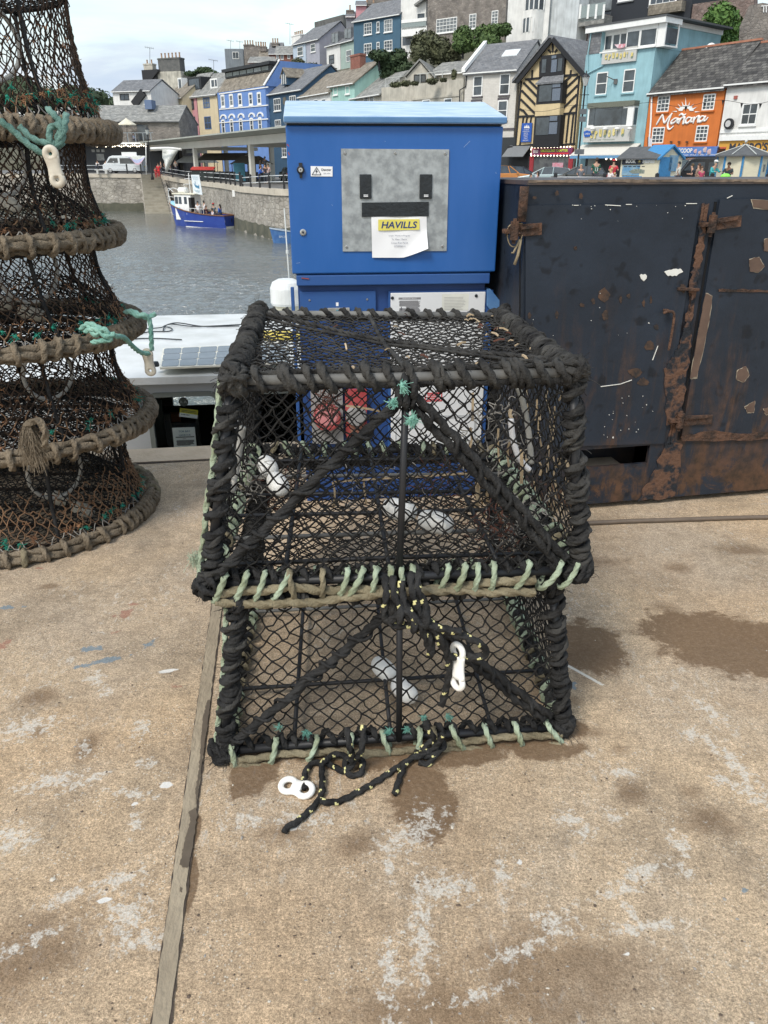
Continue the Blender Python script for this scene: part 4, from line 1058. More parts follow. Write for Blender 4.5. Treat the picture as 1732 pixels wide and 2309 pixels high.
# warning label, lock, key switch
mb = MB(); CF.poly(mb, [(700.5, 374.5), (750, 375.5), (750, 398), (701, 397.5)], -.003, -.0004); wl = mb.build('warning_label', M_paper, cab)
mb = MB()
for a, b in (((704, 394), (714, 377)), ((714, 377), (724, 394)), ((724, 394), (704, 394))): CF.bar(mb, a, b, .0022, -.0045, -.0034)
CF.poly(mb, [(715.5, 380), (711, 387), (714, 387), (711.5, 393), (717, 385.5), (714, 385.5)], -.0044, -.0034)
mb.build('hazard_symbol', M_ink, wl)
ctext('Danger', 725, 380, 747, 387, M_ink, -.0036, wl, bold=.02); ctext('230 volts', 729, 389.5, 745, 392.5, mat('grey_ink', (.1, .1, .1)), -.0036, wl)
mb = MB(); q = CF.P(678, 383, -.0005); mb.lathe(q, [(.0155, 0), (.0155, .010), (.012, .014)], 20, 0, -cn); mb.lathe(q - cn * .0142, [(.0085, 0), (.0085, .002)], 16, 1, -cn)
mb.lathe(q - cn * .0163, [(.003, 0), (.003, .001)], 8, 0, -cn)
CF.bxp(mb, 673.5, 367, 682, 376, -.008, -.001); CF.bxp(mb, 675.5, 391, 682, 401, -.006, -.001)
mb.build('lock', [M_black, M_screw], cab, smooth=False)
mb = MB(); q = CF.P(683.5, 524, -.0005); mb.lathe(q, [(.014, 0), (.013, .005), (.009, .006), (.009, .004)], 20, 0, -cn); mb.lathe(q - cn * .004, [(.005, 0), (.004, .003)], 10, 1, -cn)
mb.build('lock', [M_screw, M_ink], cab, smooth=False)
# scratches
mb = MB()
for a, b in (((668, 594), (677, 592)), ((748, 461), (750, 464)), ((868, 351 - 33), (869, 320)), ((1118, 388), (1119, 392)), ((1060, 318), (1046, 332))): CF.bar(mb, a, b, .0015, -.0006, .001)
mb.build('scratch', mat('scratch_grey', (.25, .35, .55)), door)
mb = MB()
for a, b in (((647, 325), (652, 330)), ((650, 343), (653, 350)), ((680, 627), (697, 629))): CF.bar(mb, a, b, .004, -.0006 if a[1] < 600 else .0, .003)
mb.build('rust_mark', mat('red_scrape', (.30, .06, .05)), door)
# ledge and recessed lower front
z2 = CF.uz(700, 645)[1]
mb = MB(); CF.box(mb, .014, CW - .018, z2, zb - .004, .004, DEP - .01); mb.build('ledge', M_blue2, cab, bevel=.004)
mb = MB(); CF.box(mb, .018, CW - .03, .002, z2 - .001, .045, DEP - .02); low = mb.build('lower_housing', mat('deep_blue_paint', (.010, .045, .17), .55, c2=(.016, .06, .21), scale=6), cab)
mb = MB(); CF.bxp(mb, 676, 658, 848, 706, .030, .044); CF.bxp(mb, 663, 648, 672, 1000, .03, .05); mb.build('socket_panel', M_blue2, cab, bevel=.003)
for x, y in ((698, 677), (828, 675)):
 mb = MB(); mb.lathe(CF.P(x, y, .03), [(.005, 0), (.004, .003)], 10, 0, -cn); mb.build('screw', M_screw, cab)
mb = MB(); CF.bxp(mb, 739, 695, 789, 720, .018, .029); CF.bxp(mb, 758, 699, 773, 712, .012, .02, 1)
for x in (745, 784): mb.lathe(CF.P(x, 704, .018), [(.006, 0), (.005, .003)], 10, 2, -cn)
mb.build('socket_hatch', [mat('scuffed_steel', (.35, .34, .31), .4, metal=.5, c2=(.5, .49, .46), scale=25), mat('green_blue_plastic', (.08, .22, .28)), mat('rust', (.16, .06, .03))], cab, bevel=.002)
mb = MB(); CF.bxp(mb, 757.5, 682, 763.5, 690, .0285, .0298); mb.build('number_tag', M_paper, cab)
# white meter doors
M_off = mat('off_white_panel', (.62, .64, .66), .5, c2=(.70, .72, .74), scale=5)
mb = MB(); CF.bxp(mb, 876, 657, 1092, 1012, .032, .046); mb.build('panel_surround', M_blue2, cab)
mb = MB(); CF.bxp(mb, 881, 661, 1086, 838, .022, .031); wp = mb.build('meter_door', M_off, cab, bevel=.003)
mb = MB(); CF.bxp(mb, 882, 842, 1084, 1006, .022, .031); wp2 = mb.build('meter_door', M_off, cab, bevel=.003)
mb = MB(); CF.bxp(mb, 892, 940, 1072, 942, .0205, .0225); CF.bxp(mb, 892, 942, 894, 1000, .0205, .0225); CF.bxp(mb, 1070, 942, 1072, 1000, .0205, .0225); mb.build('trim', mat('grey_line', (.4, .42, .44)), wp2)
for x, y in ((885, 672), (1074, 667)):
 mb = MB(); mb.lathe(CF.P(x, y, .022), [(.0075, 0), (.006, .004)], 12, 0, -cn); mb.build('screw', M_tape, wp)
mb = MB(); CF.bxp(mb, 899, 671, 949, 675, .0212, .0218)
random.seed(2)
for i in range(13):
 if 8 > i > 5: x0 = 915
 else: x0 = 900
 CF.bxp(mb, x0 + R(0, 1), 678.2 + i * 2.15, 948 - R(0, 5), 679.4 + i * 2.15, .0212, .0218)
mb.build('small_print', mat('grey_print', (.2, .2, .21)), wp)
ctext('IMPORTANT', 908, 671.8, 940, 674.2, M_paper, .0208, wp)
mb = MB(); CF.bxp(mb, 901, 695.5, 909, 697, .0212, .0218); CF.bxp(mb, 904.2, 692, 905.8, 700, .0212, .0218); mb.build('cross_emblem', M_ink, wp)
mb = MB(); CF.bxp(mb, 997, 663, 1056, 700, .0212, .0218); mb.build('faded_sheet', mat('cream_sheet', (.62, .63, .58)), wp)
mb = MB()
for i in range(9): CF.bxp(mb, 1002, 670 + i * 3.4, 1050 - R(0, 10), 670.7 + i * 3.4, .0206, .0211)
mb.build('small_print', mat('pale_print', (.42, .42, .40)), wp)
mb = MB()
for a in ((958, 886, 997, 888), (958, 903, 997, 905), (958, 886, 960, 905), (995, 886, 997, 905)): CF.bxp(mb, *a, .0205, .0218)
for i in range(3): CF.bxp(mb, 964, 890 + i * 4.6, 991, 892 + i * 4.6, .0205, .0218)
mb.build('red_label', mat('red_print', (.55, .08, .09)), wp2)
# round socket covers seen through the pot
M_redp = mat('faded_red_plastic', (.33, .045, .05), .5, c2=(.45, .10, .10), scale=8)
mb = MB(); CF.bxp(mb, 700, 880, 775, 1000, .02, .044); mb.lathe(CF.P(738, 938, .02), [(.062, 0), (.065, .02), (.06, .042), (.05, .046)], 28, 1, -cn); mb.lathe(CF.P(738, 938, -.027), [(.05, 0), (.045, .003)], 24, 2, -cn)
mb.build('socket', [mat('grey_plastic', (.25, .25, .25)), M_redp, mat('pale_red_plastic', (.50, .20, .21), .5)], cab, smooth=False)
mb = MB(); CF.bxp(mb, 778, 880, 828, 985, .02, .044); mb.lathe(CF.P(803, 935, .02), [(.045, 0), (.05, .02), (.042, .04)], 24, 1, -cn); CF.bxp(mb, 790, 950, 822, 975, .0, .02, 2)
mb.build('socket', [M_redp, mat('grey_plastic', (.25, .25, .25)), mat('rust_brown', (.22, .10, .07))], cab, smooth=False)
# side arm
mb = MB(); p = CF.P(1098, 650, .03)
mb.prism([CF.P(x, y, .02) for x, y in ((1098, 651), (1106, 651), (1137, 690), (1137, 720), (1122, 720), (1098, 690))], cn * .05)
mb.build('side_bracket', mat('scuffed_blue', (.03, .12, .33), .5, c2=(.10, .22, .42), scale=9), cab, bevel=.003)

# ================================================================ RUSTY STEEL CONTAINER
random.seed(51)
k0, k1 = G(1320, 1150), G(1732, 1115)
kt = (k1 - k0).normalized(); KF = Fr(k0, kt)
M_navy = bpy.data.materials.new('rusting_navy_steel'); M_navy.use_nodes = True
def rust_mat(m, base=(.011, .016, .025), lo=.50, hi=.62):
 t = m.node_tree; b = t.nodes['Principled BSDF']; n_ = t.nodes.new; l_ = t.links.new
 tcn = n_('ShaderNodeTexCoord')
 def ns(sc_, st=(1, 1, 1), det=7, rough=.65, dist=0):
  mm = n_('ShaderNodeMapping'); mm.inputs['Scale'].default_value = st; l_(tcn.outputs['Object'], mm.inputs[0])
  q = n_('ShaderNodeTexNoise'); q.inputs['Scale'].default_value = sc_; q.inputs['Detail'].default_value = det; q.inputs['Roughness'].default_value = rough; q.inputs['Distortion'].default_value = dist
  l_(mm.outputs[0], q.inputs['Vector']); return q.outputs['Fac']
 def rmp(s, a, b_, ca, cb):
  q = n_('ShaderNodeValToRGB'); q.color_ramp.elements[0].position = a; q.color_ramp.elements[1].position = b_
  q.color_ramp.elements[0].color = C4(ca); q.color_ramp.elements[1].color = C4(cb); l_(s, q.inputs[0]); return q.outputs[0]
 def mx_(f, a, b_):
  q = n_('ShaderNodeMix'); q.data_type = 'RGBA'; l_(f, q.inputs[0]); l_(a, q.inputs[6]); l_(b_, q.inputs[7]); return q.outputs[2]
 c1 = rmp(ns(2.2), .3, .7, base, tuple(x * 1.9 for x in base))
 blot = rmp(ns(11, det=2), .60, .68, (0, 0, 0), (1, 1, 1)); dk = rmp(ns(1), 0, 1, (.004, .006, .010), (.005, .007, .011))
 hb = n_('ShaderNodeMath'); hb.operation = 'MULTIPLY'; hb.inputs[1].default_value = .7; l_(blot, hb.inputs[0]); c1 = mx_(hb.outputs[0], c1, dk)
 st = rmp(ns(6, (1.6, 1.6, .28), 8, .7, .5), lo, hi, (0, 0, 0), (1, 1, 1))
 sx = n_('ShaderNodeSeparateXYZ'); l_(tcn.outputs['Object'], sx.inputs[0])
 grd = n_('ShaderNodeMapRange'); grd.inputs[1].default_value = 1.15; grd.inputs[2].default_value = .15; l_(sx.outputs[2], grd.inputs[0])
 mm = n_('ShaderNodeMath'); mm.operation = 'MULTIPLY'; l_(st, mm.inputs[0]); l_(grd.outputs[0], mm.inputs[1])
 rc = rmp(ns(18), .35, .68, (.035, .024, .017), (.12, .062, .036))
 c2 = mx_(mm.outputs[0], c1, rc)
 hv = rmp(ns(4, (1, 1, .8), 8, .75, .6), .45, .52, (0, 0, 0), (1, 1, 1))
 g2 = n_('ShaderNodeMapRange'); g2.inputs[1].default_value = .36; g2.inputs[2].default_value = .12; l_(sx.outputs[2], g2.inputs[0])
 m2 = n_('ShaderNodeMath'); m2.operation = 'MULTIPLY'; l_(hv, m2.inputs[0]); l_(g2.outputs[0], m2.inputs[1])
 c3 = mx_(m2.outputs[0], c2, rc)
 l_(c3, b.inputs['Base Color']); b.inputs['Roughness'].default_value = .55; b.inputs['Specular IOR Level'].default_value = .35
 bp = n_('ShaderNodeBump'); bp.inputs['Strength'].default_value = .35; bp.inputs['Distance'].default_value = .01; l_(ns(9), bp.inputs['Height']); l_(bp.outputs[0], b.inputs['Normal'])
rust_mat(M_navy)
M_rust = mat('flaking_rust', (.030, .021, .017), .95, c2=(.12, .062, .038), scale=16, thr=(.38, .62), bump=.8, bscale=60)
M_rustm = mat('patchy_rust', (.013, .016, .022), .9, c2=(.12, .062, .038), scale=15, thr=(.44, .54), bump=.5, bscale=60, detail=8)
M_rustd = mat('dull_rust', (.022, .020, .02), .9, c2=(.10, .055, .033), scale=26, thr=(.35, .7))
M_rustp = mat('pale_rust_edge', (.38, .22, .11), .9, c2=(.5, .36, .22), scale=30)
M_chip = mat('bare_brown_steel', (.085, .055, .042), .8, c2=(.14, .09, .065), scale=12)
M_navyl = mat('scuffed_navy_rim', (.022, .032, .048), .6, c2=(.11, .075, .055), scale=8)
cont = thing('steel_container', 'dark navy steel container with rusted hinged doors standing right of the blue cabinet', 'container', KF.W(.6, 0, .4))
zt_ = KF.uz(1500, 408)[1]; uL = KF.uz(1190, 416)[0]; uR = KF.uz(1732, 800)[0] + 1.0; KD = .85
HX0, HY0 = KF.uz(1255, 1060); HX1, HY1 = KF.uz(1466, 1004)      # the square hole at the foot
mb = MB()
th_ = .02
for a in ((uL, HX0, .03, zt_), (HX0, HX1, .03, HY0), (HX0, HX1, HY1, zt_), (HX1, uR, .03, zt_)): KF.box(mb, a[0], a[1], a[2], a[3], 0, th_)
KF.box(mb, uL, uL + th_, .03, zt_, th_ + .001, KD); KF.box(mb, uR - th_, uR, .03, zt_, th_ + .001, KD); KF.box(mb, uL + th_ + .001, uR - th_ - .001, .03, zt_ - .03, KD - th_, KD); KF.box(mb, uL + th_ + .001, uR - th_ - .001, .03, .05, th_ + .001, KD - th_ - .001)
mb.build('shell', M_navy, cont)
mb = MB(); KF.box(mb, uL - .004, uR, zt_ - .012, zt_ + .004, -.006, KD + .004)
ctrl = []; n_s = 60
rim = mb.build('top_rim', M_navyl, cont)
mb = MB()
for i in range(70):     # ragged weld and rust along the rim
 u = uL + (uR - uL) * i / 70; KF.box(mb, u, u + (uR - uL) / 70 + .004, zt_ - .004 + R(-.002, .002), zt_ + .0035 + R(0, .004), -.0075 - R(0, .002), .004)
mb.build('rim_weld', mat('chalky_rust_rim', (.045, .035, .03), .9, c2=(.26, .20, .15), scale=16), cont)
# doors
def jag(pts, amp, n=5):
 out_ = []
 for i in range(len(pts)):
  a, b = pts[i], pts[(i + 1) % len(pts)]
  for k in range(n):
   t = k / n; out_.append((a[0] + (b[0] - a[0]) * t + R(-amp, amp), a[1] + (b[1] - a[1]) * t + R(-amp, amp)))
 return out_
mb = MB(); KF.poly(mb, [(1186, 464), (1578, 459), (1497, 1000), (1184, 1010)], -.012, -.001); d1 = mb.build('door', M_navy, cont)
mb = MB(); KF.poly(mb, [(1624, 450), (1760, 448), (1760, 986), (1536, 992)], -.012, -.001); d2 = mb.build('door', M_navy, cont)
mb = MB(); KF.poly(mb, [(1612, 455), (1617, 455), (1532, 992), (1528, 992)], -.0035, -.001); mb.build('door_gap', mat('gap_black', (.002, .002, .003), .9), cont)
mb = MB(); KF.poly(mb, [(1172, 470), (1175, 470), (1172, 1000), (1169, 1000)], -.0035, -.001); mb.build('door_gap', mat('gap_black', (.002, .002, .003), .9), cont)
mb = MB(); KF.poly(mb, jag([(1585, 460), (1600, 460), (1572, 640), (1540, 860), (1520, 1000), (1505, 1000), (1530, 840), (1560, 640)], 3, 9), -.0045, -.001); mb.build('rust_patch', M_rustm, cont); mb = MB(); KF.poly(mb, jag([(1500, 1000), (1540, 1000), (1525, 1120), (1440, 1130), (1478, 1060)], 4, 6), -.005, -.001)
mb.build('rust_patch', M_rustm, cont)
mb = MB(); KF.poly(mb, jag([(1580, 500), (1592, 500), (1586, 560), (1574, 640), (1560, 700), (1556, 640), (1568, 580)], 4, 7), -.016, -.0125)
mb.build('rust_patch', M_rustm, d1); mb = MB(); KF.poly(mb, jag([(1552, 700), (1562, 710), (1556, 790), (1545, 880), (1530, 960), (1505, 960), (1498, 830), (1520, 805), (1535, 770)], 4, 7), -.016, -.0125)
mb.build('rust_patch', M_rustm, d1)
# peeled paint: brown chips with pale edges on the second door
def chip(parent, pts, edge=True):
 mb = MB(); KF.poly(mb, jag(pts, 1.2, 4), -.0155, -.0125)
 o = mb.build('paint_chip', M_chip, parent)
 if edge:
  mb = MB(); cx_ = sum(p[0] for p in pts) / len(pts); cy_ = sum(p[1] for p in pts) / len(pts)
  big = [(cx_ + (x - cx_) * 1.03 + (.6 if x > cx_ else -.3), cy_ + (y - cy_) * 1.02 + (.8 if y > cy_ else -.2)) for x, y in pts]
  KF.poly(mb, jag(big, 1.2, 4), -.0140, -.0124); mb.build('chip_edge', mat('chip_edge_cream', (.10, .08, .06), .8, c2=(.48, .42, .32), scale=14), o)
for pts in ([(1592, 662), (1606, 668), (1600, 720), (1590, 770), (1572, 850), (1557, 853), (1566, 800), (1580, 720)], [(1690, 585), (1712, 580), (1724, 600), (1708, 615), (1692, 612)], [(1724, 540), (1740, 535), (1745, 570), (1724, 565)], [(1664, 835), (1682, 826), (1690, 845), (1678, 862), (1660, 855)], [(1680, 918), (1702, 904), (1700, 930), (1686, 930)], [(1722, 922), (1745, 915), (1745, 935), (1728, 935)], [(1695, 450), (1745, 452), (1745, 475), (1700, 468)]):
 chip(d2, pts)
mb = MB()
KF.poly(mb, [(1443, 621), (1447, 618), (1451, 620), (1455, 618), (1459, 622), (1458, 628), (1452, 634), (1446, 629)], -.0155, -.0122)
mb.build('paint_patch', mat('white_fleck', (.68, .68, .64), .7), d1); mb = MB(); KF.poly(mb, jag([(1498, 613), (1515, 608), (1535, 606), (1540, 612), (1526, 622), (1508, 622)], 1.2, 4), -.0155, -.0122); mb.build('paint_patch', mat('white_fleck', (.68, .68, .64), .7), d1)
random.seed(77)
for i in range(44):
 mb = MB(); x, y = random.choice([(R(1350, 1480), R(890, 990)), (R(1200, 1480), R(640, 760))]) if i > 14 else (R(1290, 1560), R(462, 466) if i > 5 else R(470, 500))
 s_ = R(.3, .9) * (1.8 if i % 9 == 0 else 1); KF.poly(mb, jag([(x - s_, y - s_), (x + s_, y - s_), (x + s_, y + s_), (x - s_, y + s_)], s_ * .5, 2), -.0140, -.0122); mb.build('paint_fleck', mat('white_fleck', (.62, .62, .58), .7), d1)
mb = MB()
for a, b in (((1365, 462), (1400, 464)), ((1412, 461), (1425, 461)), ((1548, 459), (1572, 459)), ((1294, 463), (1305, 463)), ((1472, 812), (1484, 780)), ((1355, 872), (1400, 866)), ((1400, 866), (1425, 857)), ((1640, 447), (1652, 441))): KF.bar(mb, a, b, .0028, -.0150, -.0122)
mb.build('white_scratch', mat('white_fleck', (.68, .68, .64), .7), d1)
mb = MB()
for x, y, a, b in ((1362, 665, 14, 16), (1365, 712, 8, 14), (1298, 560, 4, 5), (1312, 688, 6, 5), (1338, 680, 5, 7), (1465, 780, 12, 13), (1432, 840, 17, 12), (1450, 862, 14, 10), (1480, 738, 6, 8), (1418, 668, 5, 6), (1452, 684, 4, 8), (1468, 676, 3, 8), (1256, 710, 5, 9), (1194, 712, 4, 8), (1400, 675, 4, 9), (1540, 650, 10, 12), (1206, 446, 5, 5), (1256, 436, 4, 7), (1310, 442, 5, 8)):
 pts = [(x + a * math.cos(q) * R(.7, 1.1), y + b * math.sin(q) * R(.7, 1.1)) for q in [2 * PI * i / 9 for i in range(9)]]
 mb = MB(); KF.poly(mb, jag(pts, 1.5, 3), -.0138, -.0122); mb.build('rust_bloom', M_rustd, d1)
mb = MB(); KF.poly(mb, jag([(1536, 984), (1600, 972), (1680, 978), (1760, 970), (1760, 990), (1540, 996)], 3, 6), -.0150, -.0125); mb.build('rust_patch', M_rust, d2); mb = MB(); KF.poly(mb, jag([(1622, 652), (1680, 652), (1732, 655), (1760, 654), (1760, 660), (1622, 657)], 1.5, 6), -.0160, -.0125)
mb.build('rust_patch', M_rust, d2)
# hinges and catches
def hinge(x0, y0, x1, y1, knx, kny, parent=cont):
 mb = MB(); KF.bar(mb, (x0, y0), (x1, y1), .045, -.022, -.0125); KF.bar(mb, (x0 + 6, y0 - 5), (x1 - 8, y1 - 6), .010, -.030, -.022)
 p = KF.P(knx, kny, -.028); mb.tube([p - V((0, 0, .035)), p + V((0, 0, .035))], .017, 10); mb.tube([p - V((0, 0, .05)), p + V((0, 0, .045))], .008, 8)
 KF.bar(mb, (knx - 22, kny + 2), (knx + 4, kny + 1), .016, -.034, -.005)
 for k in range(6): fuzz(mb, p + V((R(-.04, .04), 0, R(-.01, .01))), .01, 4, 0, .012, .003)
 return mb.build('hinge', M_rust, parent, bevel=.003)
hinge(1602, 508, 1672, 498, 1606, 505); hinge(1536, 950, 1606, 946, 1534, 948)
hinge(1170, 520, 1222, 516, 1160, 520)
mb = MB(); mb.tube(spline([KF.P(x, y, -.02) for x, y in ((1178, 504), (1150, 508), (1144, 530), (1150, 552), (1162, 556), (1172, 545), (1178, 530))], 6), .0025, 6)
mb.tube([KF.P(1174, 540, -.02), KF.P(1168, 575, -.022), KF.P(1160, 597, -.02)], .006, 6); mb.tube([KF.P(1172, 540, -.024), KF.P(1158, 570, -.026), KF.P(1154, 570, -.02)], .004, 6)
mb.build('wire_tie', mat('dry_straw_line', (.30, .24, .15), .85), cont, smooth=True)
mb = MB(); KF.bar(mb, (1500, 700), (1510, 700), .008, -.03, -.005); mb.tube(spline([KF.P(x, y, -.035) for x, y in ((1496, 706), (1508, 702), (1520, 708), (1516, 745), (1508, 790))], 5), .006, 8)
KF.bar(mb, (1532, 652), (1578, 654), .012, -.03, -.002); mb.build('door_catch', M_rust, cont, bevel=.002)
# pale boards and sacking inside the hole
mb = MB(); KF.bxp(mb, 1225, 1062, 1400, 1075, .10, .22); mb.build('inner_board', mat('pale_board', (.45, .36, .26), .9, c2=(.6, .5, .38), scale=12), cont)
mb = MB(); KF.box(mb, HX0 - .1, HX1 + .1, .05, .5, .30, .32); mb.build('inner_plate', M_navyl, cont)
# frayed corner bracket at the top left
mb = MB(); p0, p1 = KF.P(1183, 420, -.018), KF.P(1176, 500, -.018); mb.tube([p0, p0.lerp(p1, .5), p1], .018, 8); mb.build('corner_post', M_rust, cont, smooth=True)

# ================================================================ WHITE BOAT MOORED BELOW THE QUAY
random.seed(61)
bA, bB = PY(308, 847, 4.72), PY(640, 836, 4.83)
bt = V((bB.x - bA.x, bB.y - bA.y, 0)).normalized(); BF = Fr(bA, bt)
zr = bA.z; M_bw = mat('white_gelcoat', (.52, .53, .51), .4, c2=(.72, .74, .74), scale=4, detail=8, bump=.03)
M_bg = mat('grey_white_gelcoat', (.42, .44, .45), .4, c2=(.50, .52, .53), scale=2)
boat = thing('fishing_boat', 'white fishing boat beside the quay, solar panel on its wheelhouse roof', 'boat', BF.W(-.2, WATER, 1.0))
u0 = -2.3; u1 = 2.6
bk = BF.uz(308, 718, 0); 
RD = 2.15
mb = MB()
# roof with cambered top
for (ua, ub) in ((u0, u1),):
 n = 12; prof = [(i / n, .045 * math.sin(PI * i / n)) for i in range(n + 1)]
 top = [BF.W(ua, zr + h, -.06 + t * (RD + .06)) for t, h in prof]; bot = [BF.W(ua, zr - .045, RD), BF.W(ua, zr - .045, -.06)]
 mb.prism(top + bot, bt * (ub - ua))
roof = mb.build('wheelhouse_roof', M_bw, boat, recalc=True)
# wall, built round its window openings
w1 = (BF.uz(333, 892)[0], BF.uz(490, 892)[0]); wz1 = BF.uz(400, 889)[1]; wz0 = BF.uz(400, 1035)[1]
w2 = (BF.uz(540, 880)[0], BF.uz(700, 880)[0])
zw0 = -1.6
mb = MB()
for a in ((u0 + .05, w1[0], zw0, zr - .046), (w1[0], w1[1], wz1, zr - .046), (w1[0], w1[1], zw0, wz0), (w1[1], w2[0], zw0, zr - .046), (w2[0], w2[1], wz1 + .02, zr - .046), (w2[0], w2[1], zw0, wz0), (w2[1], u1 - .05, zw0, zr - .046)):
 BF.box(mb, a[0], a[1], a[2], a[3], 0, .05)
BF.box(mb, u0 + .05, u0 + .1, zw0, zr - .046, .051, RD - .1); BF.box(mb, u1 - .1, u1 - .05, zw0, zr - .046, .051, RD - .1)
fw = (BF.uz(386, 905, 1.9)[0] , BF.uz(520, 905, 1.9)[0]); fz1, fz0 = BF.uz(440, 898, 1.9)[1], BF.uz(440, 932, 1.9)[1]
for a in ((u0 + .1, fw[0], zw0, zr - .046), (fw[0], fw[1], fz1, zr - .046), (fw[0], fw[1], zw0, fz0), (fw[1], u1 - .1, zw0, zr - .046)): BF.box(mb, a[0], a[1], a[2], a[3], RD - .15, RD - .1)
BF.box(mb, u0 + .1, u1 - .1, zw0, zw0 + .05, .051, RD - .16)
mb.build('wheelhouse_wall', M_bg, boat)
M_seal = mat('grey_window_seal', (.20, .22, .20), .5, var=.1)
for (a, b) in (w1, w2):
 mb = MB(); r = .05; zz0 = wz0; pts = []
 for cx_, cz_, s_ in ((b - r, wz1 - r, 0), (a + r, wz1 - r, 1)):
  for k in range(6): an = PI / 2 * s_ + PI / 2 * k / 5; pts.append((cx_ + r * math.cos(an), cz_ + r * math.sin(an)))
 pts = [(b, zz0)] + pts + [(a, zz0)]
 P3 = [BF.W(u, z, -.004) for u, z in pts]
 for p_, q_ in zip(P3, P3[1:]):
  d = q_ - p_; sd_ = d.cross(cn).normalized() * .030; mb.par(p_ - sd_ / 2 - cn * .006, d * 1.03, sd_, cn * .03)
 mb.build('window_frame', M_seal, boat)
# things behind the first window
mb = MB(); BF.box(mb, w1[0] - .05, w1[0] + .03, wz0 - .2, wz1 - .02, .3, .33, 0); BF.box(mb, w1[0] + .05, w1[0] + .12, wz0, wz1 - .25, .4, .46, 1)
BF.bxp(mb, 370, 935, 393, 1020, .10, .14, 2); BF.bxp(mb, 440, 940, 455, 1020, .10, .14, 2); BF.bxp(mb, 386, 955, 448, 968, .10, .13, 2)
mb.build('cabin_fitting', [mat('grey_inner', (.10, .11, .10)), mat('orange_inner', (.30, .10, .04)), M_tape], boat)
mb = MB(); BF.box(mb, u0 + .12, u1 - .12, zw0 + .1, wz0 - .01, .06, 1.3); BF.box(mb, w1[1] + .03, u1 - .12, zw0 + .1, zr - .1, .5, .53); mb.build('cabin_interior', mat('dark_interior', (.012, .013, .014), .8), boat)
mb = MB(); BF.bxp(mb, 388, 965, 446, 1030, .055, .058); nt_ = mb.build('harbour_notice', M_paper, boat)
def btext(s, x0, y0, x1, y1, m, off, parent, **k):
 a, b = BF.P(x0, y1, off), BF.P(x1, y0, off); return text(s, a, bt, V((0, 0, 1)), (b - a).dot(bt), b.z - a.z, m, parent, ext=.0004, **k)
M_tb = mat('teal_ink', (.03, .13, .26), .6)
btext('TOR BAY', 403, 970, 429, 975, M_tb, .0545, nt_, bold=.015); btext('HARBOUR', 404, 978.5, 430, 983.5, M_tb, .0545, nt_, bold=.01)
mb = MB()
for y, a, b in ((985, 396, 438), (989, 412, 420), (993, 398, 438), (995.5, 398, 438), (998, 399, 436), (1000.5, 398, 438), (1003, 400, 430)): BF.bxp(mb, a, y, b, y + .9, .054, .0546)
mb.build('small_print', mat('grey_print', (.2, .2, .21)), nt_)
mb = MB(); BF.poly(mb, [(406, 920), (447, 925), (446, 936), (405, 930)], .052, .054, 0); BF.poly(mb, [(405, 930), (446, 936), (445, 944), (404, 939)], .052, .054, 1); mb.build('window_sticker', [mat('yellow_sticker', (.68, .58, .06)), M_paper], boat)
mb = MB()
for i in range(2): BF.bar(mb, (409, 924.5 + i * 3), (443, 929 + i * 3), .004, .0505, .052)
for i in range(6): BF.bar(mb, (409 + i * 3.2, 934 + i * .4), (411 + i * 3.2, 934.3 + i * .4), .006, .0505, .052)
mb.build('small_print', M_ink, boat)
mb = MB(); q = BF.P(414, 906, .045); mb.lathe(q, [(.030, 0), (.030, .002)], 24, 0, -cn); rs_ = mb.build('round_sticker', mat('grey_sticker', (.16, .17, .16)), boat)
btext('R A', 406.5, 903, 421, 909, M_paper, .042, rs_)
btext('352', 326, 859, 339, 864, mat('faint_ink', (.22, .23, .23)), -.002, boat)
# glass for both windows (thin)
M_cg = bpy.data.materials.new('clear_glass'); M_cg.use_nodes = True
_b = M_cg.node_tree.nodes['Principled BSDF']; _b.inputs['Transmission Weight'].default_value = 1; _b.inputs['Roughness'].default_value = .02; _b.inputs['IOR'].default_value = 1.1; _b.inputs['Base Color'].default_value = (.75, .8, .78, 1)
for (a, b) in (w1, w2):
 mb = MB(); BF.box(mb, a, b, wz0, wz1, .030, .034); mb.build('window_pane', M_cg, boat)
# hull below
mb = MB()
hull = []
secs = []
for i in range(15):
 t = i / 14; u = u0 - 2.2 + t * (u1 - u0 + 3.6); wd = 1.75 * (math.sin(min(1, t * 1.9 + .12) * PI / 2)) ** .8
 secs.append((u, wd))
cy_ = RD / 2
for (u, wd) in secs:
 for off, z in ((-wd, -1.55), (-wd * .97, -2.2), (-wd * .8, WATER - .1), (0, WATER - .5), (wd * .8, WATER - .1), (wd * .97, -2.2), (wd, -1.55)):
  hull.append(BF.W(u, z, cy_ + max(off, -cy_ - .28)))
fs = []
for i in range(14):
 for k in range(6): fs.append((i * 7 + k, i * 7 + k + 1, (i + 1) * 7 + k + 1, (i + 1) * 7 + k))
 fs.append((i * 7 + 6, i * 7, (i + 1) * 7, (i + 1) * 7 + 6))
mb.add(hull, fs); mb.build('hull', mat('white_hull', (.5, .52, .52), .4), boat, recalc=True)
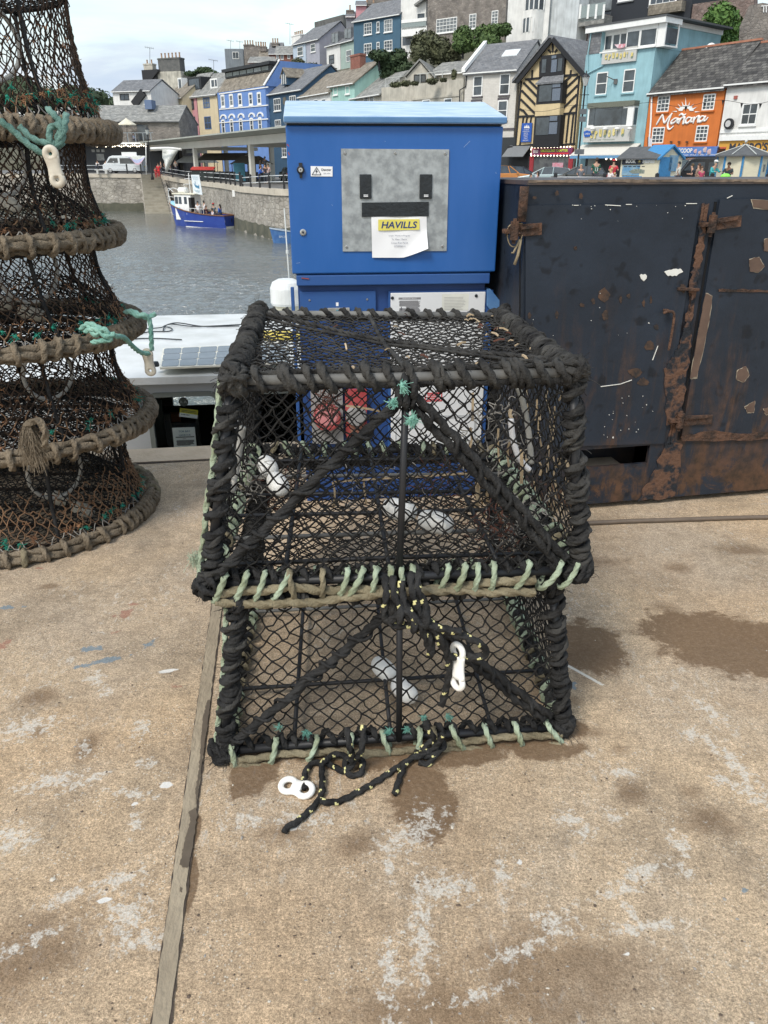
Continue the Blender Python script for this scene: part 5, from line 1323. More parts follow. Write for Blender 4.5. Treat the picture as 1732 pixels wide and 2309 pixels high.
# solar panel: frame, 3 x n cells
za = zr + .03
def RT(x, y, dz=.045): return G(x, y, zr + dz)      # a point on the roof's top
sp0 = [RT(361, 833), RT(640, 822), RT(650, 776), RT(368, 789)]
mb = MB(); mb.prism(sp0, V((0, 0, .012))); sol = mb.build('solar_panel', mat('cream_panel_edge', (.70, .68, .58), .4), boat)
mb = MB(); SP = [p + V((0, 0, .0125)) for p in sp0]
for i in range(7):
 for j in range(3):
  a, b, c_, d_ = .012 + i * .141, .012 + i * .141 + .134, .03 + j * .315, .03 + j * .315 + .30
  q = [lerpq(SP, a, c_), lerpq(SP, b, c_), lerpq(SP, b, d_), lerpq(SP, a, d_)]; oc = []
  for m_ in range(4):
   A_, B_, C_ = q[m_ - 1], q[m_], q[(m_ + 1) % 4]; oc += [B_.lerp(A_, .1), B_.lerp(C_, .08)]
  mb.prism(oc, V((0, 0, .002)))
mb.build('solar_cell', mat('blue_grey_cell', (.09, .11, .14), .25, c2=(.16, .18, .21), scale=5), sol)
mb = MB(); mb.lathe(RT(352, 826, .05), [(.02, 0), (.022, .012), (.016, .03)], 14); mb.build('cable_gland', M_tape, boat)
# cables running over the roof
mb = MB()
for pts in ([(230, 745), (300, 742), (360, 739), (385, 731), (440, 736), (520, 733), (600, 728)], [(270, 770), (310, 754), (340, 748), (380, 747), (388, 741), (372, 737), (368, 745)], [(370, 735), (400, 728), (460, 736), (540, 735)], [(250, 775), (300, 765), (350, 763), (410, 766)]):
 mb.tube(spline([RT(x, y, .052) for x, y in pts], 8), .0045, 6)
mb.build('roof_cable', M_tape, boat, smooth=True)
# horn dome at the far side of the roof, aerial
p = RT(648, 700, .04); mb = MB(); mb.lathe(p, [(.10, 0), (.11, .03), (.11, .05)], 24, 1); mb.lathe(p + V((0, 0, .05)), [(.13, 0), (.14, .02), (.14, .14), (.12, .19), (.07, .215)], 28, 0)
mb.build('radar_dome', [M_bw, mat('cream_base', (.55, .53, .42))], boat, smooth=False)
p = RT(656, 690, .04); q = PY(641, 470, p.y); mb = MB(); mb.tube([p, q], .006, 6); mb.lathe(p.lerp(q, .55), [(.012, 0), (.012, .03)], 8); mb.build('aerial', M_bw, boat)
mb = MB(); mb.ball(RT(620, 757, .06), (.22, .10, .035), 14); mb.build('yellow_fender', mat('yellow_pad', (.62, .5, .10), .6), boat, smooth=True)
mb = MB()
for x, y in ((590, 748), (585, 765)): mb.box(RT(x, y, .055), (.07, .04, .03)); 
mb.build('deck_fitting', mat('grey_fitting', (.12, .12, .12)), boat, bevel=.006)

# ================================================================ WATER
M_water = bpy.data.materials.new('harbour_water'); M_water.use_nodes = True
t = M_water.node_tree; b = t.nodes['Principled BSDF']
b.inputs['Base Color'].default_value = (.13, .14, .132, 1); b.inputs['Roughness'].default_value = .10; b.inputs['IOR'].default_value = 1.8; b.inputs['Specular IOR Level'].default_value = .9
geo = t.nodes.new('ShaderNodeNewGeometry'); bp = t.nodes.new('ShaderNodeBump'); bp.inputs['Strength'].default_value = 1; bp.inputs['Distance'].default_value = .35
acc = None
for s_, st, wgt in ((.45, (1, 2.4, 1), .6), (1.9, (1, 2.2, 1), .45), (6, (1, 1.7, 1), .16)):
 mp_ = t.nodes.new('ShaderNodeMapping'); mp_.inputs['Scale'].default_value = st; nn = t.nodes.new('ShaderNodeTexNoise')
 nn.inputs['Scale'].default_value = s_; nn.inputs['Detail'].default_value = 4; nn.inputs['Roughness'].default_value = .6
 ml = t.nodes.new('ShaderNodeMath'); ml.operation = 'MULTIPLY'; ml.inputs[1].default_value = wgt
 t.links.new(geo.outputs['Position'], mp_.inputs[0]); t.links.new(mp_.outputs[0], nn.inputs['Vector']); t.links.new(nn.outputs['Fac'], ml.inputs[0])
 if acc is None: acc = ml.outputs[0]
 else:
  ad = t.nodes.new('ShaderNodeMath'); ad.operation = 'ADD'; t.links.new(acc, ad.inputs[0]); t.links.new(ml.outputs[0], ad.inputs[1]); acc = ad.outputs[0]
# calm lanes near the wall, ruffled water in the middle of the basin
cal = t.nodes.new('ShaderNodeTexNoise'); cal.inputs['Scale'].default_value = .09; cal.inputs['Detail'].default_value = 3
cr = t.nodes.new('ShaderNodeMapRange'); cr.inputs[1].default_value = .35; cr.inputs[2].default_value = .6; cr.inputs[3].default_value = .7; cr.inputs[4].default_value = 1.5
sx = t.nodes.new('ShaderNodeSeparateXYZ'); far = t.nodes.new('ShaderNodeMapRange'); far.inputs[1].default_value = 45; far.inputs[2].default_value = 75; far.inputs[3].default_value = 1; far.inputs[4].default_value = .16
t.links.new(geo.outputs['Position'], sx.inputs[0]); t.links.new(sx.outputs[1], far.inputs[0]); t.links.new(geo.outputs['Position'], cal.inputs['Vector']); t.links.new(cal.outputs['Fac'], cr.inputs[0])
m3 = t.nodes.new('ShaderNodeMath'); m3.operation = 'MULTIPLY'; m4 = t.nodes.new('ShaderNodeMath'); m4.operation = 'MULTIPLY'
t.links.new(cr.outputs[0], m3.inputs[0]); t.links.new(far.outputs[0], m3.inputs[1]); t.links.new(acc, m4.inputs[0]); t.links.new(m3.outputs[0], m4.inputs[1])
t.links.new(m4.outputs[0], bp.inputs['Height']); t.links.new(bp.outputs[0], b.inputs['Normal'])
mb = MB(); wx = [-400, -120, -60] + [-34 + .13 * i for i in range(370)] + [60, 400]; wy = [-60, 0]; y = 5.0
while y < 84: wy.append(y); y *= 1.0058
wy += [110, 500]
for yy in wy:
 for xx in wx:
  z = 0
  if -34 <= xx < 15 and 5 <= yy < 84:
   fd = 1.3 - 1.12 * max(0, min(1, (yy - 30) / 38)); fd *= .65 + .6 * noise.noise(V((xx * .07, yy * .13, 3)))
   z = fd * (.115 * noise.noise(V((xx * 1.1, yy * 2.2, 0))) + .085 * noise.noise(V((xx * 2.7, yy * 4.6, 5))) + .055 * noise.noise(V((xx * 6, yy * 9, 9))))
  mb.v.append(V((xx, yy, WATER + z)))
n = len(wx)
for j in range(len(wy) - 1):
 for i in range(n - 1): mb.f.append([j * n + i, j * n + i + 1, (j + 1) * n + i + 1, (j + 1) * n + i]); mb.m.append(0)
struct(mb.build('water', M_water, smooth=True, uv=False))
# ================================================================ THE TOWN
random.seed(101)
def slope(y): b = (CY - y) / FPX; return (-ST + b * CT) / (CT + b * ST)
def Fac(xl, yl, xr, yr, YR):
 """vertical facade plane through a level line seen from (xl, yl) to (xr, yr); its right end is YR metres out"""
 pb = PY(xr, yr, YR); r = ray(xl, yl); pa = E0 + r * ((pb.z - EYE) / r.z)
 A = V((pa.x, pa.y, 0)); B = V((pb.x, pb.y, 0)); F = Fr(A, (B - A).normalized()); F.L = (B - A).length; F.z = pb.z; return F
def FacY(xl, YL, xr, YR, y=350):
 A, B = PY(xl, y, YL), PY(xr, y, YR); F = Fr(A, V((B.x - A.x, B.y - A.y, 0)).normalized()); F.L = V((B.x - A.x, B.y - A.y, 0)).length; return F
M_shadowgap = mat('dark_reveal', (.02, .022, .025), .8)
def window(F, root, x, y, w_, h, fm=None, nx=1, ny=2, glass=None, sill=None, off=0, head=None, fw=.09):
 fm = fm or M_trim; glass = glass or (M_glass if R(0, 1) < .7 else M_glassl)
 u0, z1 = F.uz(x - w_ / 2, y - h / 2, off); u1, _ = F.uz(x + w_ / 2, y - h / 2, off); _, z0 = F.uz(x, y + h / 2, off); _, z1 = F.uz(x, y - h / 2, off)
 mb = MB(); F.box(mb, u0, u1, z0, z1, off - .02, off + .06); wd = mb.build('window', glass, root)
 mb = MB(); a, b = off - .07, off - .021
 F.box(mb, u0 - fw * .3, u0 + fw * .7, z0, z1, a, b); F.box(mb, u1 - fw * .7, u1 + fw * .3, z0, z1, a, b)
 F.box(mb, u0 + fw * .7, u1 - fw * .7, z1 - fw, z1 + fw * .2, a, b); F.box(mb, u0 + fw * .7, u1 - fw * .7, z0 - .01, z0 + fw, a, b)
 for i in range(1, nx):
  u = u0 + (u1 - u0) * i / nx; F.box(mb, u - .025, u + .025, z0 + fw, z1 - fw, a + .01, b)
 for j in range(1, ny):
  z = z0 + (z1 - z0) * j / ny; t_ = .04 if ny == 2 or j * 2 == ny else .025; F.box(mb, u0 + fw * .7, u1 - fw * .7, z - t_, z + t_, a + .005, b)
 mb.build('frame', fm, wd)
 if sill is not None:
  mb = MB(); F.box(mb, u0 - .12, u1 + .12, z0 - .14, z0 - .012, off - .16, off); mb.build('sill', sill, wd)
 if head is not None:
  mb = MB(); F.box(mb, u0 - .12, u1 + .12, z1 + .03, z1 + .25, off - .05, off); mb.build('lintel', head, wd)
 return wd
M_pot = mat('clay_chimney_pot', (.30, .16, .10), .8, c2=(.40, .30, .2), scale=3)
def chimney(root, F, x0, y0, x1, y1, off, d, m, pots=3, potm=None, ph=.7):
 """stack standing at a depth behind the facade; pixel box gives its face"""
 u0, z1 = F.uz(x0, y0, off); u1, _ = F.uz(x1, y0, off); _, z0 = F.uz(x0, y1, off); _, z1 = F.uz((x0 + x1) / 2, y0, off)
 mb = MB(); F.box(mb, u0, u1, z0, z1, off, off + d); F.box(mb, u0 - .08, u1 + .08, z1 - .25, z1 - .06, off - .08, off + d + .08); ch = mb.build('chimney', m, root)
 for k in range(pots):
  u = u0 + (u1 - u0) * (k + .5) / pots; mb = MB(); mb.lathe(F.W(u, z1 - .02, off + d / 2), [(.16, 0), (.13, ph * .8), (.17, ph * .85), (.16, ph)], 8); mb.build('chimney_pot', potm or M_pot, ch, smooth=False)
 return ch
def pipe(F, root, pts, r=.06, m=None, off=-.1):
 mb = MB(); mb.tube([F.P(x, y, off) for x, y in pts], r, 6); mb.build('drainpipe', m or M_trim, root)
def house(label, F, top, z0, depth, wall, roof=None, name='house', cat='house', group='houses round the harbour', inset=.03, u0=None, u1=None):
 """walls under an outline given by pixels along the top; roof = (ridge pixel y at the right end, ridge depth, material)"""
 P_ = [F.uz(x, y) for x, y in top]
 if u0 is None: u0 = P_[0][0] + inset
 if u1 is None: u1 = P_[-1][0] - inset
 P_ = [(min(max(u, u0), u1), z) for u, z in P_]
 root = thing(name, label, cat, F.W((u0 + u1) / 2, z0, depth / 2), group)
 if roof:
  (rx, ry, rd, rm) = roof; ze = P_[0][1]; zr_ = F.uz(rx, ry, rd)[1]
  sec = [F.W(u0, z0, 0), F.W(u0, ze, 0), F.W(u0, zr_ - .12, rd), F.W(u0, ze, depth), F.W(u0, z0, depth)]
  if depth <= rd + .2: sec = [F.W(u0, z0, 0), F.W(u0, ze, 0), F.W(u0, zr_ - .12, rd), F.W(u0, z0, rd)]
  mb = MB(); mb.prism(sec, F.t * (u1 - u0)); mb.build('wall', wall, root, recalc=True)
  th = .16; s1 = (zr_ - ze) / rd
  mb = MB()
  a, b = -.35, rd
  mb.prism([F.W(u0 - .12, ze + s1 * a + .02, a), F.W(u0 - .12, zr_ + .02, b), F.W(u0 - .12, zr_ + .02 + th, b), F.W(u0 - .12, ze + s1 * a + .02 + th, a)], F.t * (u1 - u0 + .24))
  if depth > rd + .2:
   s2 = (zr_ - ze) / (depth - rd)
   mb.prism([F.W(u0 - .12, zr_ + .015, rd), F.W(u0 - .12, ze - .1, depth + .3), F.W(u0 - .12, ze - .1 + th, depth + .3), F.W(u0 - .12, zr_ + .015 + th, rd)], F.t * (u1 - u0 + .24))
  rf = mb.build('roof', rm, root, recalc=True); root_roof[root.name] = rf
  mb = MB(); F.box(mb, u0 - .1, u1 + .1, ze - .12, ze - .0, -.42, -.32); mb.build('gutter', M_trim if wall is not M_stone else M_black, rf)
 else:
  pts = [F.W(u0, z0, 0)] + [F.W(u, z, 0) for u, z in P_] + [F.W(u1, z0, 0)]
  mb = MB(); mb.prism(pts, F.n * depth); mb.build('wall', wall, root, recalc=True)
 return root
root_roof = {}
def box_part(F, root, name, x0, y0, x1, y1, o0, o1, m, bevel=0):
 mb = MB(); F.bxp(mb, x0, y0, x1, y1, o0, o1); return mb.build(name, m, root, bevel=bevel)
def ftext(F, s, x0, y0, x1, y1, m, parent, off=-.1, **k):
 a, b = F.P(x0, y1, off), F.P(x1, y0, off); c_ = F.P(x1, y1, off)
 return text(s, a, F.t, V((0, 0, 1)), (b - a).dot(F.t), F.P(x0, y0, off).z - a.z, m, parent, ext=.01, **k)

# ---- right-hand row, from the right
FM = Fac(1467, 210, 1637, 195, 75)
LM = {}
orange = paint('orange_render', (.60, .17, .035), dirt=.10)
h1 = house('orange restaurant with a white rising sun and the word Mañana on it', FM, [(1466, 211), (1637, 195)], 0, 7.5, orange, (1570, 113, 3.9, M_slateD), name='restaurant', cat='restaurant')
for x, y in ((1499, 234), (1602, 230)): window(FM, h1, x, y, 26, 36, nx=3, ny=4, sill=orange, glass=M_glass)
for x, y in ((1487, 305), (1586, 301)): window(FM, h1, x, y, 26, 36, nx=3, ny=4, sill=orange, glass=M_glass)
M_wsign = mat('white_sign_paint', (.80, .80, .78), .6, var=.03)
mb = MB()
cx_, cy_ = 1547, 250
arc = [(cx_ - 17 + 17 * (1 - math.cos(a)), cy_ - 13 * math.sin(a)) for a in [PI * i / 12 for i in range(13)]]
arc2 = [(cx_ - 8 + 8 * (1 - math.cos(a)), cy_ - 6 * math.sin(a)) for a in [PI * i / 12 for i in range(13)]]
for i in range(12):
 FM.poly(mb, [arc[i], arc[i + 1], arc2[i + 1], arc2[i]], -.05, -.02)
for a, r0_, r1_ in ((0, 20, 32), (25, 17, 28), (48, 16, 26), (70, 15, 26), (92, 15, 34), (112, 15, 26), (135, 16, 27), (157, 18, 27), (178, 21, 32)):
 an = math.radians(a); p_ = (cx_ + r0_ * math.cos(an), cy_ + 2 - r0_ * .85 * math.sin(an)); q_ = (cx_ + r1_ * math.cos(an), cy_ + 2 - r1_ * .95 * math.sin(an)); nx_, ny_ = -math.sin(an) * 1.4, -math.cos(an) * 1.4
 FM.poly(mb, [(p_[0] - nx_, p_[1] - ny_), q_, (p_[0] + nx_, p_[1] + ny_)], -.05, -.02)
mb.build('sun_emblem', M_wsign, h1)
# brushed lettering, stroke by stroke
def strokes(F, S, r, off, m, parent, name='lettering', rs=None):
 mb = MB()
 for s in S:
  pts = spline([F.P(x, y, off) for x, y in s], 5); n = len(pts)
  mb.tube(pts, r, 6, rs=[r * (.55 + .6 * math.sin(PI * min(1, (i + .6) / n))) for i in range(n)])
 return mb.build(name, m, parent, smooth=True)
strokes(FM, [[(1480, 282), (1487, 270), (1495, 257)], [(1495, 257), (1496, 268), (1499, 277), (1507, 266), (1516, 255)], [(1516, 255), (1510, 268), (1506, 281), (1507, 290), (1512, 291), (1519, 284)],
  [(1530, 267), (1522, 267), (1514, 274), (1514, 279), (1521, 276), (1530, 268), (1527, 277), (1533, 275)],
  [(1534, 266), (1533, 272), (1530, 280)], [(1531, 276), (1537, 267), (1544, 264), (1542, 272), (1540, 280), (1548, 272)], [(1531, 261), (1537, 257), (1542, 260), (1547, 257)],
  [(1560, 266), (1552, 265), (1546, 273), (1549, 278), (1556, 273), (1561, 265), (1558, 275), (1564, 273)],
  [(1566, 263), (1565, 270), (1563, 279)], [(1564, 273), (1571, 264), (1577, 262), (1574, 270), (1574, 276), (1580, 271)],
  [(1590, 263), (1583, 262), (1577, 269), (1578, 275), (1585, 271), (1591, 262), (1587, 272), (1592, 271), (1597, 264)]], .085, -.06, M_wsign, h1)
mb = MB()
for x in (1513, 1531, 1549): mb.box(FM.P(x, 320, -.15), (.18, .2, .14))
mb.build('wall_light', mat('dark_bronze', (.10, .05, .03)), h1)
sb = box_part(FM, h1, 'fascia', 1518, 332, 1618, 352, -.16, -.02, mat('ice_cream_board_blue', (.06, .14, .42), .5, c2=(.16, .3, .6), scale=.7))
ftext(FM, '& SCOOP', 1521, 335, 1562, 345, M_wsign, sb, -.18, bold=.03); ftext(FM, 'Ice Cream   Shakes   Waffles   Milkshakes', 1533, 348, 1614, 351, M_wsign, sb, -.18)
mb = MB()
for x, y, a, b in ((1570, 341, 6, 5), (1580, 344, 6, 4), (1592, 338, 7, 6), (1602, 342, 8, 6)): mb.ball(FM.P(x, y, -.17), (a * .04, .04, b * .04), 8)
mb.build('printed_scoops', mat('pink_ice_print', (.55, .22, .28), .5, c2=(.6, .55, .5), scale=1), sb)
box_part(FM, h1, 'shop_front', 1464, 353, 1618, 400, -.05, -.01, mat('dark_shopfront', (.03, .035, .04), .5))
box_part(FM, h1, 'shop_surround', 1618, 332, 1626, 400, -.16, -.02, mat('maroon_paint', (.06, .015, .02), .5))
pipe(FM, h1, ((1470, 214), (1468, 270), (1462, 345)), .08)
rf = root_roof[h1.name]; mb = MB(); p = FM.P(1594, 116, 3.9); mb.tube(spline([p, p + V((0, 0, .35)), p + V((.3, 0, .55)), p + V((.6, 0, .45))], 4), .14, 8); mb.build('vent_cowl', M_trim, rf, smooth=True)
M_ridge = mat('terracotta_ridge', (.33, .14, .09), .8, c2=(.42, .2, .13), scale=2)
u_, zr_ = FM.uz(1570, 113, 3.9); mb = MB(); FM.box(mb, -.1, FM.L + .1, zr_ + .1, zr_ + .26, 3.75, 4.05); mb.build('ridge_tiles', M_ridge, rf)

FW = Fr(FM.W(FM.L, 0), FM.t); FW.L = 14
h2 = house('white painted bar with an orange fascia reading MAMBO\'S', FW, [(1640, 191), (1900, 168)], 0, 7.5, M_white, (1700, 103, 3.9, M_slateD), name='bar', cat='bar')
rf2 = root_roof[h2.name]; u_, zr_ = FW.uz(1700, 103, 3.9); mb = MB(); FW.box(mb, -.0, 12, zr_ + .1, zr_ + .26, 3.75, 4.05); mb.build('ridge_tiles', M_ridge, rf2)
window(FW, h2, 1695, 257, 34, 48, nx=2, ny=2, sill=M_trim, glass=M_glass)
mb = MB(); q = FW.P(1644, 279, -.25); mb.lathe(q, [(.42, -.1), (.42, .12)], 20, 0, -FW.n); mb.lathe(q - FW.n * .14, [(.26, 0), (.26, .02)], 16, 1, -FW.n); mb.build('hanging_sign', [M_black, mat('pale_grey_disc', (.5, .5, .5))], h2)
box_part(FW, h2, 'string_course', 1624, 293, 1740, 296, -.10, 0, M_trim)
box_part(FW, h2, 'cornice', 1622, 308, 1790, 313, -.35, 0, M_trim)
fb = box_part(FW, h2, 'fascia', 1622, 318, 1790, 346, -.16, 0, mat('amber_fascia', (.62, .33, .055), .55, var=.05))
ftext(FW, "MAMBO'S", 1643, 323, 1733, 342, M_ink, fb, -.18, bold=.035); box_part(FW, fb, 'red_mark', 1624, 331.5, 1637, 335, -.19, -.165, mat('red_mark_paint', (.5, .1, .05)))
box_part(FW, h2, 'shop_front', 1626, 348, 1790, 402, -.06, -.01, mat('dark_shopfront', (.03, .035, .04), .5))
mb = MB(); FW.bxp(mb, 1655, 216, 1661, 223, -.12, 0); mb.build('alarm_box', mat('red_brick_box', (.35, .1, .08)), h2)

# the turquoise cafe, with its glazed top storey
FC = Fac(1319, 166, 1479, 149.5, 81.8)
turq = paint('pale_turquoise_render', (.29, .49, .55), dirt=.12)
h3 = house('pale turquoise cafe with a glazed top storey and wavy yellow name boards', FC, [(1321, 124), (1479, 107)], 0, 11, turq, name='cafe', cat='cafe')
ztop = FC.uz(1328, 68)[1]
uC = FC.uz(1479, 107)[0]
zc0 = FC.uz(1479, 107)[1]
mb = MB(); FC.box(mb, .03, 1.6, zc0, ztop - .3, .0, 10.98); FC.box(mb, 1.6, uC - .03, zc0, ztop - .3, 1.4, 10.98); FC.box(mb, uC - .029, uC + .012, zc0, ztop - .3, 2.2, 10.98); mb.build('upper_wall', turq, h3)
mb = MB(); FC.box(mb, .0, 1.58, zc0 + .1, ztop - .35, -.03, -.002); mb.build('slate_hanging', M_slate, h3)
mb = MB(); FC.box(mb, -.15, uC + .9, ztop - .3, ztop + .15, -.35, 2.4); FC.box(mb, -.1, uC + .1, ztop - .29, ztop + .12, 2.4, 11.1); mb.build('roof_fascia', M_trim, h3)
mb = MB(); FC.box(mb, -.2, uC + 1, ztop + .151, ztop + .3, -.4, 11.2); mb.build('flat_roof', mat('grey_felt', (.08, .085, .09)), h3)
# glazing band standing proud at the right
zg0, zg1 = zc0 + .15, ztop - .3
for i, (a, b, o) in enumerate(((1.62, 2.5, .5), (2.52, 3.4, .5), (3.42, 4.4, .4), (4.42, 5.9, .0), (5.92, uC - .05, .0))):
 mb = MB(); FC.box(mb, a + .1, b - .1, zg0 + .15, zg1 - .35, o + .02, o + .08); wd = mb.build('window', M_glass, h3)
 mb = MB(); FC.box(mb, a, a + .1, zg0, zg1, o, o + .1); FC.box(mb, b - .1, b, zg0, zg1, o, o + .1); FC.box(mb, a + .1, b - .1, zg1 - .35, zg1, o, o + .1); FC.box(mb, a + .1, b - .1, zg0, zg0 + .15, o, o + .1); mb.build('frame', M_trim, wd)
mb = MB(); FC.box(mb, uC + .02, uC + .85, zg0 - .12, zg0, 0, 2.2); FC.box(mb, 1.7, uC, zg0 - .12, zg0, -.25, .4); mb.build('ledge', M_trim, h3)
mb = MB(); FC.box(mb, uC + .72, uC + .78, zg0 + .15, zg1 - .35, .12, 2.05); wd = mb.build('window', M_glass, h3)
mb = MB(); FC.box(mb, uC + .7, uC + .82, zg0, zg1, -.02, .12); FC.box(mb, uC + .7, uC + .82, zg0, zg1, 2.05, 2.2); FC.box(mb, uC + .0, uC + .7, zg0, zg1, 0, .06); mb.build('frame', M_trim, wd)
sg = box_part(FC, h3, 'name_board', 1359, 113, 1433, 137, -.22, -.06, mat('stone_grey_board', (.50, .50, .48), .6, var=.05))
bx_ = FC
M_goldp = mat('gold_lettering', (.62, .48, .12), .5, c2=(.7, .62, .3), scale=1.5)
M_goldk = mat('green_grey_lettering', (.20, .26, .2), .5)
def wavy(F, word, x0, x1, yb, h, parent, off, drop=0):
 n = len(word); w_ = (x1 - x0) / n
 for k, chr_ in enumerate(word):
  if chr_ == ' ': continue
  y = yb - (x0 + k * w_ - x0) * .09 + 1.5 * math.sin(k * 2.1); cw = w_ * (.30 if chr_ == "'" else .78)
  ftext(F, chr_, x0 + k * w_ + .8, y - h + .8, x0 + k * w_ + cw + .8, y + .8, M_goldk, parent, off, bold=.09)
  ftext(F, chr_, x0 + k * w_, y - h * (1 if chr_ != "'" else 1.0), x0 + k * w_ + cw, y - (h * .65 if chr_ == "'" else 0), M_goldp, parent, off - .015, bold=.06)
wavy(FC, "Crusoe's", 1363, 1430, 135, 13, sg, -.24)
for x, y, w_, h_ in ((1360, 188, 24, 50), (1422, 182, 25, 52)): window(FC, h3, x, y, w_, h_, nx=1, ny=2, sill=turq, glass=M_glass)
# bay window and the lower sign box
mb = MB(); FC.bxp(mb, 1327, 240, 1425, 284, -.75, 0); bay = mb.build('bay_window', M_trim, h3)
for a, b in ((1330, 1340), (1342, 1400), (1403, 1411)): box_part(FC, bay, 'pane', a, 244, b, 281, -.79, -.751, M_glass)
mb = MB(); FC.bxp(mb, 1424, 243, 1428, 281, -.6, -.12); mb.build('pane', M_glass, bay)
box_part(FC, bay, 'bay_roof', 1325, 233, 1430, 238, -.85, 0, mat('green_grey_lead', (.14, .15, .12), .8))
sg2 = box_part(FC, h3, 'sign_box', 1317, 288, 1418, 318, -.95, 0, mat('stone_grey_board', (.5, .5, .48)))
wavy(FC, "Crusoe's", 1330, 1410, 312, 17, sg2, -.98); ftext(FC, 'Bistro Cafe / Restaurant', 1330, 313.5, 1386, 317, M_goldk, sg2, -.97)
for x in (1337, 1365, 1392, 1420):
 mb = MB(); mb.ball(FC.P(x, 290, -1.25), (.28, .18, .12), 10); mb.build('sign_lamp', M_trim, sg2, smooth=True)
mb = MB(); FC.poly(mb, [(1316, 297), (1323, 294), (1331, 296), (1333, 303), (1329, 308), (1318, 309)], -1.03, -.96); rb = mb.build('round_blue_badge', mat('badge_blue', (.02, .10, .42), .5), sg2); ftext(FC, 'OPEN', 1319, 300, 1330, 304, M_wsign, rb, -1.05)
mb = MB(); a, b = FC.uz(1314, 325)[0], FC.uz(1447, 318)[0]; z1_ = FC.uz(1314, 326)[1]
mb.prism([FC.W(a, z1_, -.05), FC.W(a, z1_ - 1.0, -1.9), FC.W(a, z1_ - 1.06, -1.9), FC.W(a, z1_ - .1, -.05)], FC.t * (b - a)); aw = mb.build('awning', mat('cream_awning', (.58, .57, .53), .8, var=.05), h3)
mb = MB(); mb.prism([FC.W(a, z1_ - 1.06, -1.92), FC.W(a, z1_ - 1.32, -1.93), FC.W(a, z1_ - 1.32, -1.90), FC.W(a, z1_ - 1.06, -1.89)], FC.t * (b - a)); mb.build('awning_valance', mat('awning_blue', (.12, .27, .45), .8), aw)
box_part(FC, h3, 'shop_front', 1322, 345, 1447, 402, -.06, -.01, mat('dark_shopfront', (.03, .035, .04)))
box_part(FC, h3, 'shop_pier', 1328, 345, 1338, 402, -.12, -.061, mat('grey_green_pier', (.32, .36, .34)), )
for x, y in ((1367, 358), (1378, 358), (1390, 359)):
 mb = MB(); mb.ball(FC.P(x, y, -.4), .10, 8); mb.build('bulb', mat('lit_bulb', (1, .9, .75), emit=((1, .85, .65), 3)), h3, smooth=True)
mb = MB(); mb.tube([FC.P(1368, 172, -.8), FC.P(1385, 180, -.1)], .04, 6); mb.box(FC.P(1388, 184, -.1), (.3, .25, .45)); mb.build('wall_camera', mat('grey_fitting', (.2, .22, .22)), h3)
pipe(FC, h3, ((1333, 75), (1326, 120), (1325, 160), (1320, 300), (1316, 340)), .06, turq); pipe(FC, h3, ((1361, 140), (1360, 148), (1326, 165)), .06, turq)
mb = MB(); p = FC.P(1401, 103, -.5); pts = [FC.P(1386, 101, -.45), FC.P(1392, 108, -.45), FC.P(1400, 109, -.45), FC.P(1408, 106, -.45), FC.P(1412, 99, -.45)]
mb.v = pts + [q - V((0, 0, .05)) + V((0, .02, 0)) for q in [FC.P(1386, 99, -.43), FC.P(1412, 97, -.43)]]; mb.f = [[0, 1, 2, 3, 4, 6, 5]]; mb.m = [0]; mb.build('bunting', mat('red_white_blue_bunting', (.55, .1, .14), .8, c2=(.7, .7, .75), scale=4), h3)

# timber-framed house
FT = Fac(1167, 181, 1314, 167, 88.5)
cream = paint('cream_plaster', (.62, .50, .30), dirt=.10)
M_timb = mat('black_timber', (.012, .013, .016), .7, var=.3)
h4 = house('black and cream timber-framed house with a steep gable and an amusement arcade below', FT, [(1172, 183), (1244, 90), (1312, 168)], 0, 9, cream, name='timber_framed_house', cat='house')
zl_ = FT.uz(1167, 183)[1]; zr2 = FT.uz(1314, 168)[1]; za_ = FT.uz(1244, 88)[1]; ul, ua, ur = FT.uz(1160, 187)[0], FT.uz(1244, 88)[0], FT.uz(1318, 172)[0]; zlo = FT.uz(1167, 187)[1]
mb = MB()
mb.prism([FT.W(ul, zlo, -.45), FT.W(ua, za_ + .1, -.45), FT.W(ua, za_ + .35, -.45), FT.W(ul, zlo + .3, -.45)], FT.n * 9.6)
mb.prism([FT.W(ur, zlo, -.45), FT.W(ua + .002, za_ + .1, -.45), FT.W(ua + .002, za_ + .35, -.45), FT.W(ur, zlo + .3, -.45)], FT.n * 9.6)
mb.build('roof', M_slate, h4, recalc=True)
mb = MB()
T = lambda a, b, w_=.2, o0=-.08, o1=.02: FT.bar(mb, a, b, w_, o0, o1)
FT.bar(mb, (1165, 186), (1243, 88), .42, -.5, -.3); FT.bar(mb, (1317, 172), (1245, 88), .42, -.5, -.3)
